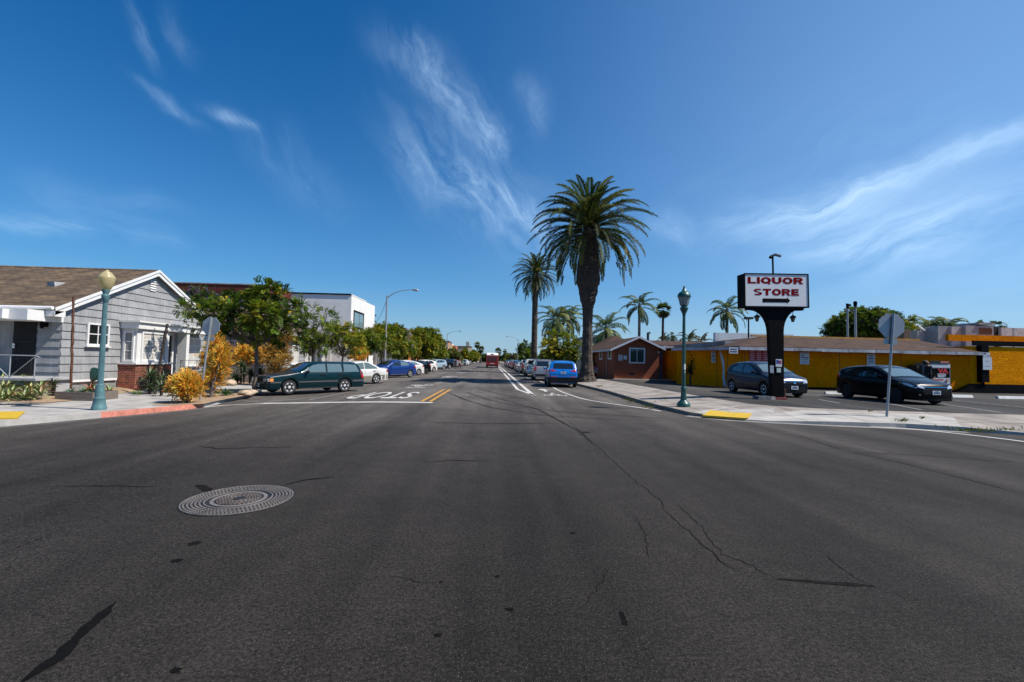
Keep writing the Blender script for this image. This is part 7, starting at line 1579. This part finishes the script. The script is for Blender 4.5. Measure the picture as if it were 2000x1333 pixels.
def palmcrown(t, zc_, L, nf, nl, ll, lw, e0, e1, bend, seed, pal, vee=.35, fall=.1, nm='crown', off=(0, 0), rach=.03, core=.35):
    r = random.Random(seed); lv = Leaves(); rb = MB()
    for i in range(nf):
        u = i/(nf-1); az_ = i*2.399963+r.uniform(-.15, .15); el_ = R(e0+(e1-e0)*u**.85+r.uniform(-5, 5)); l = L*r.uniform(.86, 1.08)*(.82+.18*min(1, u*3)); col = jit(r.choice(pal), r, .25)
        h = Vector((math.cos(az_), math.sin(az_), 0)); p = Vector((off[0], off[1], zc_))+h*core*.6*math.cos(el_)+Vector((0, 0, core*math.sin(el_)-.4*u)); st = l/nl; pts = [p.copy()]; sd_ = Vector((-h.y, h.x, 0)); bd = R(bend*r.uniform(.8, 1.2))
        tw = r.uniform(-.25, .25)
        for k in range(nl):
            t_ = (k+1)/nl; e = max(el_-bd*t_**1.5, R(-88)); d = h*math.cos(e)+Vector((0, 0, 1))*math.sin(e)+sd_*tw*t_*.4; d.normalize(); p = p+d*st; pts.append(p.copy()); upn = sd_.cross(d)
            if upn.z < 0 and e > R(-80): upn = -upn
            kk = (math.sin(math.pi*min(1, .12+.86*t_))**.55)
            if t_ > .10:
                for sg in (1, -1):
                    for s2 in (0, .5):
                        q = (sd_*sg+d*.62+upn*vee+Vector((0, 0, -fall))+rdir(r)*.14).normalized()*ll*kk*r.uniform(.85, 1.1); lv.blade(p-d*st*s2, q, q.cross(upn).normalized(), lw, jit(col, r, .2))
        rb.tube(pts[::2] if len(pts) > 8 else pts, [rach*(1-.85*k/len(pts[::2] if len(pts) > 8 else pts)) for k in range(len(pts[::2] if len(pts) > 8 else pts))], 4, caps=False)
    c = lv.build(nm, t); o = rb.build('rachises', mat('palm_rachis', (.10, .10, .03), .7), c); return c
CP = ((.030, .048, .011), (.055, .080, .016), (.115, .130, .028), (.050, .062, .018))
pb_ = Vector((at(1146, 747, 33.2).x, 33.2, .15))
pt = thing('date_palm', pb_, 'big date palm with a thick scarred trunk beside the bright blue crossover', 'palm tree')
palmtrunk(pt, [(-.1, .80), (.15, .68), (.5, .50), (1.2, .41), (2.0, .365), (4.2, .335), (5.3, .37), (5.75, .44), (5.9, .52), (6.3, .56), (6.45, .64), (7.0, .67), (7.2, .80), (7.8, .81), (8.7, .74), (9.7, .64), (10.7, .52), (11.4, .35)], .075)
palmcrown(pt, 11.4, 4.75, 104, 32, .46, .048, 87, -24, 80, 5, CP, .5, .05)
mb = MB(); rr = random.Random(4)
for k in range(26):
    a = rr.uniform(0, 6.28); h = Vector((math.cos(a), math.sin(a), 0)); p0 = Vector((0, 0, 11.35)); p1 = p0+h*rr.uniform(.5, .9)+Vector((0, 0, rr.uniform(.7, 1.3))); mb.tube([p0, p1], [.03, .02], 4)
    for j in range(9): mb.tube([p1, p1+h*rr.uniform(.0, .35)+rdir(rr)*.25], [.012, .006], 3)
mb.build('fruit_stalks', mat('fruit_orange', (.34, .13, .02), .7, var=.3, vs=5), pt)
p2 = Vector((at(1043, 700, 62).x, 62, .1)); z2 = at(1043, 490, 62).z
pt = thing('date_palm', p2, 'second date palm, slimmer and farther up the right kerb', 'palm tree'); zc2 = z2-3.3
palmtrunk(pt, [(-.1, .6), (.5, .48), (2, .40), (zc2-2.2, .37), (zc2-1.6, .46), (zc2-.8, .50), (zc2, .42), (zc2+.3, .2)], .05, 18)
palmcrown(pt, zc2, 3.8, 80, 20, .42, .050, 86, -30, 78, 6, CP, .5, .05)
mb = MB()
for k in range(14): a = rr.uniform(0, 6.28); h = Vector((math.cos(a), math.sin(a), 0)); mb.tube([(0, 0, zc2), h*.5+Vector((0, 0, zc2+.7))], [.03, .06], 4)
mb.build('fruit_stalks', mat('fruit_orange', (.34, .13, .02), .7), pt)
QP = ((.06, .095, .025), (.095, .135, .035), (.15, .18, .05), (.045, .075, .022))
def queen(px_, ytop, ycr, Y, L, lab, seed, nf=22, tr=.16, ybase=None, z0=.2, pal=QP, bend=95, e0=80, e1=-25, nl=16):
    c = at(px_, ycr, Y); t = thing('queen_palm', (c.x, Y, z0), lab, 'palm tree', 'feathery palms behind the cottage and shop'); zc_ = c.z-z0
    palmtrunk(t, [(-.1, tr*1.4), (1, tr*1.1), (zc_-1.4, tr), (zc_-1.0, tr*1.35), (zc_-.3, tr*1.25), (zc_+.1, tr*.6)], .02, 12, M_qtr, .3)
    palmcrown(t, zc_, L, nf, nl, .62*L/3.4, .048*Y/50, e0, e1, bend, seed, pal, .0, .5, core=.2); return t
queen(1088, 582, 622, 58, 3.5, 'bushy feathery palm left of the big trunk, above the yellow green tree', 91, 30)
queen(1112, 590, 618, 64, 3.2, 'feathery palm partly hidden behind the big palm trunk', 92, 24)
queen(1184, 606, 640, 52, 3.3, 'feathery palm with fronds touching the left slope of the cottage roof', 93, 26)
queen(1249, 562, 594, 55, 3.1, 'tall feathery palm rising straight behind the cottage roof', 94, 18)
queen(1420, 578, 604, 52, 2.9, 'feathery palm behind the shop roof left of the pole sign', 95, 22)
queen(1346, 645, 664, 62, 2.4, 'low scruffy palm with brown fronds seen over the roof right of the green lamp', 96, 18, pal=((.08, .08, .03), (.12, .09, .05), (.04, .05, .02)))
queen(1370, 648, 668, 64, 2.2, 'low palm tuft over the shop roof beside the scruffy palm', 97, 16, pal=((.05, .06, .02), (.09, .08, .04)))
queen(1818, 612, 640, 62, 3.6, 'fuzzy palm behind the satellite dish, left of a pair', 98, 30, bend=110)
queen(1850, 614, 642, 60, 3.6, 'fuzzy palm behind the roof ducts, right of a pair', 99, 30, bend=110)
def fanpalm(px_, ycr, Y, rad, lab, seed, z0=.2, tr=.2, grp='fan palms'):
    c = at(px_, ycr, Y); t = thing('fan_palm', (c.x, Y, z0), lab, 'palm tree', grp); zc_ = c.z-z0; r = random.Random(seed); lv = Leaves()
    palmtrunk(t, [(-.1, tr*1.5), (1.5, tr*1.1), (zc_-.5, tr*.8), (zc_, tr)], .03, 10, M_barkd, .4)
    for i in range(60):
        d = rdir(r, .1); p = Vector((0, 0, zc_))+d*rad*.45; s = d.cross(Vector((0, 0, 1))); s = s.normalized() if s.length > .1 else Vector((1, 0, 0)); u = s.cross(d); col = jit(r.choice(CP[1:]+(G_MID,)), r, .3) if d.z > -.45 else jit((.10, .075, .04), r)
        for k in range(9): a = R(-70+140*k/8); q = (d*math.cos(a)+s*math.sin(a)+Vector((0, 0, -.25))).normalized()*rad*.6; lv.blade(p, q, q.cross(u).normalized(), rad*.07, col)
    lv.build('crown', t); return t
fanpalm(1295, 606, 66, 1.35, 'slim fan palm standing right of the tall feathery palm', 101)
fanpalm(932, 674, 260, 2.1, 'tiny far fan palm left of the bus, the taller of two', 102, tr=.35, grp=None)
fanpalm(939, 683, 230, 2.2, 'tiny far fan palm left of the bus with a shaggy trunk', 103, tr=.5, grp=None)
fanpalm(973, 687, 300, 2.8, 'tiny spiky palm right above the bus roof', 104, tr=.4, grp=None)

# ------------------------------------------------------------------ other trees
GY = (G_LIT, G_YEL, (.14, .155, .012), G_LIT)
def bush(px_, Y, y0_, y1_, wpx, lab, seed, pal, name='shade_tree', n=16, flat=False, z0=.15, trunk=.13, grp=None, cat='tree', flowers=0, flow=FLOW):
    r = random.Random(seed); items = []
    for i in range(n):
        a = r.uniform(-1, 1); h = r.random() if not flat else r.random()**.6; prof_ = math.sqrt(max(.05, 1-(2*h-1)**2*.8)) if not flat else math.sqrt(max(.1, 1-h*h*.9))
        items.append((px_+a*wpx*.42*prof_, y1_-(y1_-y0_)*(.12+.74*h), wpx*r.uniform(.11, .17)))
    k = max(1, Y/26); b = at(px_, 700, Y); b.z = z0
    return tree(name, b, plobes(Y, items, wpx*.36*Y/F, seed), lab, seed, trunk, max(.6, at(px_, y1_, Y).z-z0+.1), 15, .36*k**.5, 5, .17*k**.55, .045*k**.55, pal, flowers, flow, cat, grp, dens=.8 if wpx*Y/F < 6 else .38)
bush(1090, 46, 650, 714, 92, 'broad yellow green tree between the two date palm trunks', 111, GY, n=22)
bush(1032, 80, 684, 714, 36, 'dark green tree behind the second date palm trunk', 112, (G_MID, G_MID, G_LIT), n=12)
bush(1028, 100, 668, 700, 34, 'tall dark tree farther back behind the second date palm', 113, (G_DARK, G_DARK, G_MID), n=12)
bush(1062, 70, 690, 716, 34, 'dark shrub between the palm trunks at the right kerb', 114, (G_DARK, G_MID), n=10)
bush(1015, 130, 690, 708, 16, 'small bright hedge-like tree far up the right kerb', 115, (G_LIT, G_YEL), n=8)
bush(1004, 170, 686, 706, 14, 'small brownish tree far up the right kerb', 116, ((.10, .07, .03), (.08, .06, .03)), n=8)
bush(998, 200, 688, 706, 12, 'small purple flowering tree far up the right side', 117, (G_MID, (.08, .06, .07)), n=8, flowers=.8, flow=(.22, .13, .34))
bush(991, 230, 690, 706, 14, 'tiny yellow green tree near the end of the right kerb', 118, (G_LIT, G_YEL), n=8)
bush(985, 260, 681, 705, 9, 'tiny dark pointed tree near the end of the street', 119, (G_DARK, G_DARK), n=8)
bush(1195, 60, 668, 712, 40, 'green tree in the shade behind the cottage', 120, (G_DARK, G_MID), n=12)
bush(1148, 44, 680, 716, 22, 'small green shrub behind the big palm trunk', 121, (G_LIT, G_MID), n=9)
GB = 'trees beyond the shop roof'
bush(1690, 52, 616, 668, 196, 'wide flat topped shade tree behind the shop roof and the right stop sign', 131, (G_DARK, G_MID, G_LIT, (.06, .085, .012)), n=40, flat=True, trunk=.3, grp=GB)
bush(1630, 54, 624, 668, 70, 'lower left spread of dark foliage beside the wide shade tree', 132, (G_DARK, G_MID, G_MID), n=16, grp=GB)
bush(1775, 56, 618, 662, 60, 'yellow green tree between the wide shade tree and the fuzzy palms', 133, (G_MID, G_LIT, G_YEL), n=14, grp=GB)
bush(1905, 70, 630, 662, 46, 'low dark round tree behind the air conditioner', 134, (G_DARK, G_MID), n=10, grp=GB)
bush(1950, 66, 628, 662, 44, 'dark round tree behind the units at the right end of the roof', 135, (G_DARK, G_MID), n=10, grp=GB)
bush(1885, 80, 634, 660, 34, 'small far tree just left of the air conditioner', 136, (G_DARK, G_MID), n=8, grp=GB)
bush(1305, 75, 655, 672, 36, 'olive tree top showing over the cottage roof beside the fan palm', 137, ((.09, .10, .03), (.06, .07, .02)), n=8, grp=GB)
c = at(1346, 712, 29.2); plant('cactus_shrub', (c.x, 29.0, .28), [(c.x+.12*k, 29.0, 1.2+.45*k) for k in range(3)], 'dark green leafy plant against the angled ochre wall behind the green lamp', 'shrub', 140, 24, .55, .07, ((.012, .03, .012), (.02, .045, .02)), (-30, 85), stem=True)
# trees closing the far end of the street
rr = random.Random(33); GE = 'far trees at the end of the street'
proto = bush(948, 330, 690, 706, 16, 'hazy dark tree among many at the far end of the street', 150, (G_DARK, G_MID), n=9, grp=GE)
for k in range(34):
    Y = rr.uniform(240, 520); s = -1 if k % 2 else 1; x = s*rr.uniform(11, 30) if k < 24 else rr.uniform(-12, 14)
    if k >= 24: Y = rr.uniform(480, 620)
    dup(proto, (x, Y, 0), rr.uniform(0, 6), None, GE, scale=rr.uniform(.7, 1.35))
proto2 = proto
for k in range(26):
    Y = rr.uniform(105, 240); s = -1 if k % 2 else 1; x = s*rr.uniform(13, 36)+(-3 if s < 0 else 0)
    dup(proto, (x, Y, 0), rr.uniform(0, 6), 'dark tree standing behind the far rows of parked cars', 'trees behind the far rows of cars', scale=rr.uniform(.6, 1.0))
hl = MB(); n = 60
for k in range(n):
    a, b = -600+1200*k/n, -600+1200*(k+1)/n; f = lambda x: 9+5*math.sin(x*.011)+3*math.sin(x*.037+1)
    hl.add([(a, 900, -1), (b, 900, -1), (b, 1000, f(b)), (a, 1000, f(a)), (b, 1300, f(b)*.6), (a, 1300, f(a)*.6)], [(0, 1, 2, 3), (3, 2, 4, 5)])
structure(hl.build('hills', mat('hazy_hills', (.06, .075, .07), .95, var=.3, vs=.03)))
M_hg = mat('hedge_wall', (.20, .17, .14), .9, var=.2, vs=1)
for x, y0_, y1_, h, lab in ((9.0, 62, 200, 1.6, 'long low pale garden wall along the right pavement far up the street'), (-13.2, 100, 260, 1.8, 'long low pale garden wall along the left pavement far up the street')):
    mb = MB(); mb.box(x, x+.2, y0_, y1_, 0, h); tag(mb.build('garden_wall', M_hg), lab, 'wall')

# ------------------------------------------------------------------ people
def skinned(nodes, edges, root):
    me = bpy.data.meshes.new('tmp'); names = list(nodes); idx = {k: i for i, k in enumerate(names)}
    me.from_pydata([nodes[k][0] for k in names], [(idx[a], idx[b]) for a, b in edges], [])
    o = bpy.data.objects.new('tmp', me); COL.objects.link(o); o.modifiers.new('s', 'SKIN'); sb = o.modifiers.new('u', 'SUBSURF'); sb.levels = 2; sb.render_levels = 2
    for k in names:
        sv_ = me.skin_vertices[0].data[idx[k]]; rd = nodes[k][1]; sv_.radius = rd if isinstance(rd, tuple) else (rd, rd); sv_.use_root = (k == root)
    bpy.context.view_layer.update(); dg = bpy.context.evaluated_depsgraph_get(); m = bpy.data.meshes.new_from_object(o.evaluated_get(dg)); bpy.data.objects.remove(o); return m
M_skin = mat('skin', (.20, .10, .065), .6); M_hair = mat('hair', (.008, .006, .005), .6); M_jack = mat('dark_jacket', (.010, .010, .011), .85, var=.3, vs=8); M_trou = mat('dark_trousers', (.014, .015, .02), .9); M_shoe = mat('shoes', (.02, .02, .02), .7)
def person(lab, pose, jack, trou):
    t = thing('person', (0, 0, 0), lab, 'person'); tilt, sw, walk = pose                 # facing +x
    th = R(tilt); nk = Vector((.02, 0, 1.50)); hd = lambda f, u: tuple(nk+Vector((f*math.cos(th)-u*math.sin(th), 0, f*math.sin(th)+u*math.cos(th))))
    N_ = {'pel': ((0, 0, .96), (.13, .16)), 'waist': ((0, 0, 1.12), (.10, .14)), 'chest': ((.01, 0, 1.32), (.11, .17)), 'neck': ((0, 0, 1.47), .058), 'jaw': (hd(.035, .08), .072), 'skull': (hd(.01, .17), .098), 'crown': (hd(-.005, .235), .075), 'nose': (hd(.115, .13), .016)}
    E_ = [('pel', 'waist'), ('waist', 'chest'), ('chest', 'neck'), ('neck', 'jaw'), ('jaw', 'skull'), ('skull', 'crown'), ('jaw', 'nose')]
    for s, nm in ((1, 'l'), (-1, 'r')):
        w = walk*s
        N_.update({nm+'hip': ((0, .09*s, .90), .088), nm+'kn': ((.22*w+.03, .10*s, .50), .058), nm+'an': ((.28*w-.02, .10*s, .08), .04), nm+'toe': ((.28*w+.15, .11*s, .035), .035)})
        E_ += [('pel', nm+'hip'), (nm+'hip', nm+'kn'), (nm+'kn', nm+'an'), (nm+'an', nm+'toe')]
        a = sw[0] if s > 0 else sw[1]; el = Vector((.30*math.sin(a[0]), .25*s, 1.40-.30*math.cos(a[0]))); wr = el+Vector((.26*math.sin(a[1]), -.02*s, -.26*math.cos(a[1]))); fd = (wr-el).normalized()
        N_.update({nm+'sh': ((0, .185*s, 1.40), .062), nm+'el': (tuple(el), .042), nm+'wr': (tuple(wr), .028), nm+'pm': (tuple(wr+fd*.06), (.018, .036))}); E_ += [('chest', nm+'sh'), (nm+'sh', nm+'el'), (nm+'el', nm+'wr'), (nm+'wr', nm+'pm')]
        for q in range(4):
            sd_ = Vector((1, 0, 0))-fd*fd.x; sd_.normalize(); b_ = wr+fd*.095+sd_*(.027-.018*q); ln = (.068, .078, .072, .056)[q]
            N_[nm+'f%d' % q] = (tuple(b_), .0085); N_[nm+'g%d' % q] = (tuple(b_+fd*ln*.55), .008); N_[nm+'h%d' % q] = (tuple(b_+fd*ln*.9+Vector((0, -.02*s, 0))), .0065); E_ += [(nm+'pm', nm+'f%d' % q), (nm+'f%d' % q, nm+'g%d' % q), (nm+'g%d' % q, nm+'h%d' % q)]
        tb = wr+fd*.035+sd_*.036; N_[nm+'t0'] = (tuple(tb), .011); N_[nm+'t1'] = (tuple(tb+fd*.045+sd_*.018), .009); E_ += [(nm+'wr', nm+'t0'), (nm+'t0', nm+'t1')]
    m = skinned(N_, E_, 'pel'); m.materials.clear(); m.materials.append(M_skin); m.polygons.foreach_set('use_smooth', [True]*len(m.polygons)); o = bpy.data.objects.new('body', m); COL.objects.link(o); o.parent = t
    grow = lambda ks, g: {k: (N_[k][0], tuple(x*g+.012 for x in N_[k][1]) if isinstance(N_[k][1], tuple) else N_[k][1]*g+.012) for k in ks}
    def cloth(nm, ks, m_, g, rt):
        mm = skinned(grow(ks, g), [e for e in E_ if e[0] in ks and e[1] in ks], rt); mm.materials.clear(); mm.materials.append(m_); mm.polygons.foreach_set('use_smooth', [True]*len(mm.polygons)); q = bpy.data.objects.new(nm, mm); COL.objects.link(q); q.parent = t
    cloth('jacket', ['pel', 'waist', 'chest', 'lsh', 'lel', 'lwr', 'rsh', 'rel', 'rwr'], jack, 1.12, 'chest'); cloth('trousers', ['pel', 'lhip', 'lkn', 'lan', 'rhip', 'rkn', 'ran'], trou, 1.1, 'pel')
    for s, nm in ((1, 'l'), (-1, 'r')): a = Vector(N_[nm+'an'][0]); mb = MB(); mb.tube([a+Vector((-.06, 0, -.03)), a+Vector((.02, 0, -.025)), a+Vector((.14, 0, -.04)), a+Vector((.19, 0, -.05))], [.04, .05, .045, .025], 10); mb.build('shoe', M_shoe, t, smooth=True)
    bm = bmesh.new(); bmesh.ops.create_uvsphere(bm, u_segments=16, v_segments=10, radius=.112); c = Vector(hd(-.02, .19)); kill = [v for v in bm.verts if v.co.x > .05 and v.co.z < .045 or v.co.z < -.07]; bmesh.ops.delete(bm, geom=kill, context='VERTS')
    bmesh.ops.rotate(bm, verts=bm.verts[:], cent=(0, 0, 0), matrix=Matrix.Rotation(-th, 3, 'Y'))
    for v in bm.verts: v.co += c
    mm = bpy.data.meshes.new('hair'); bm.to_mesh(mm); bm.free(); mm.materials.append(M_hair); q = bpy.data.objects.new('hair', mm); COL.objects.link(q); q.parent = t
    for s in (1, -1):
        e = Vector(hd(.098, .155))+Vector((0, .034*s, 0)); mb = MB(); mb.lathe([(.002, -.012), (.011, -.006), (.012, 0), (.011, .006), (.002, .012)], 8, tuple(e)); mb.build('eye', M_dark, t)
        e = Vector(hd(-.005, .145))+Vector((0, .096*s, 0)); mb = MB(); mb.tube([e+Vector((0, 0, -.03)), e, e+Vector((-.01, .008*s, .03))], [.008, .018, .012], 8); mb.build('ear', M_skin, t, smooth=True)
    mb = MB(); a = Vector(hd(.105, .085)); mb.tube([a+Vector((0, -.025, 0)), a, a+Vector((0, .025, 0))], [.004, .008, .004], 6); mb.build('mouth', mat('lips', (.16, .05, .04), .6), t)
    return t
pr1 = person('person in a dark jacket with the head tipped back, standing by the printed cabinet', (38, ((.35, .9), (-.15, .25)), .0), M_jack, M_trou)
c = at(1816, 740, 23.2); pr1.location = (c.x-.1, 23.2, .28); pr1.rotation_euler = (0, 0, R(-18)); pr1.scale = (1.04, 1.04, 1.04)
pr2 = person('distant person in a pale top walking across the road by the red motorcycle', (0, ((.4, .6), (-.35, -.1)), .9), mat('pale_top', (.50, .42, .32), .9), M_trou)
c = gr(898, 718); pr2.location = (at(897.5, 718, 80).x, 80, -.05); pr2.rotation_euler = (0, 0, R(10))
pr3 = person('distant person in dark clothes standing beside the red motorcycle', (0, ((.2, .5), (.1, .4)), .2), M_jack, M_trou)
pr3.location = (at(889.5, 718, 79).x, 79, -.08); pr3.rotation_euler = (0, 0, R(-60))
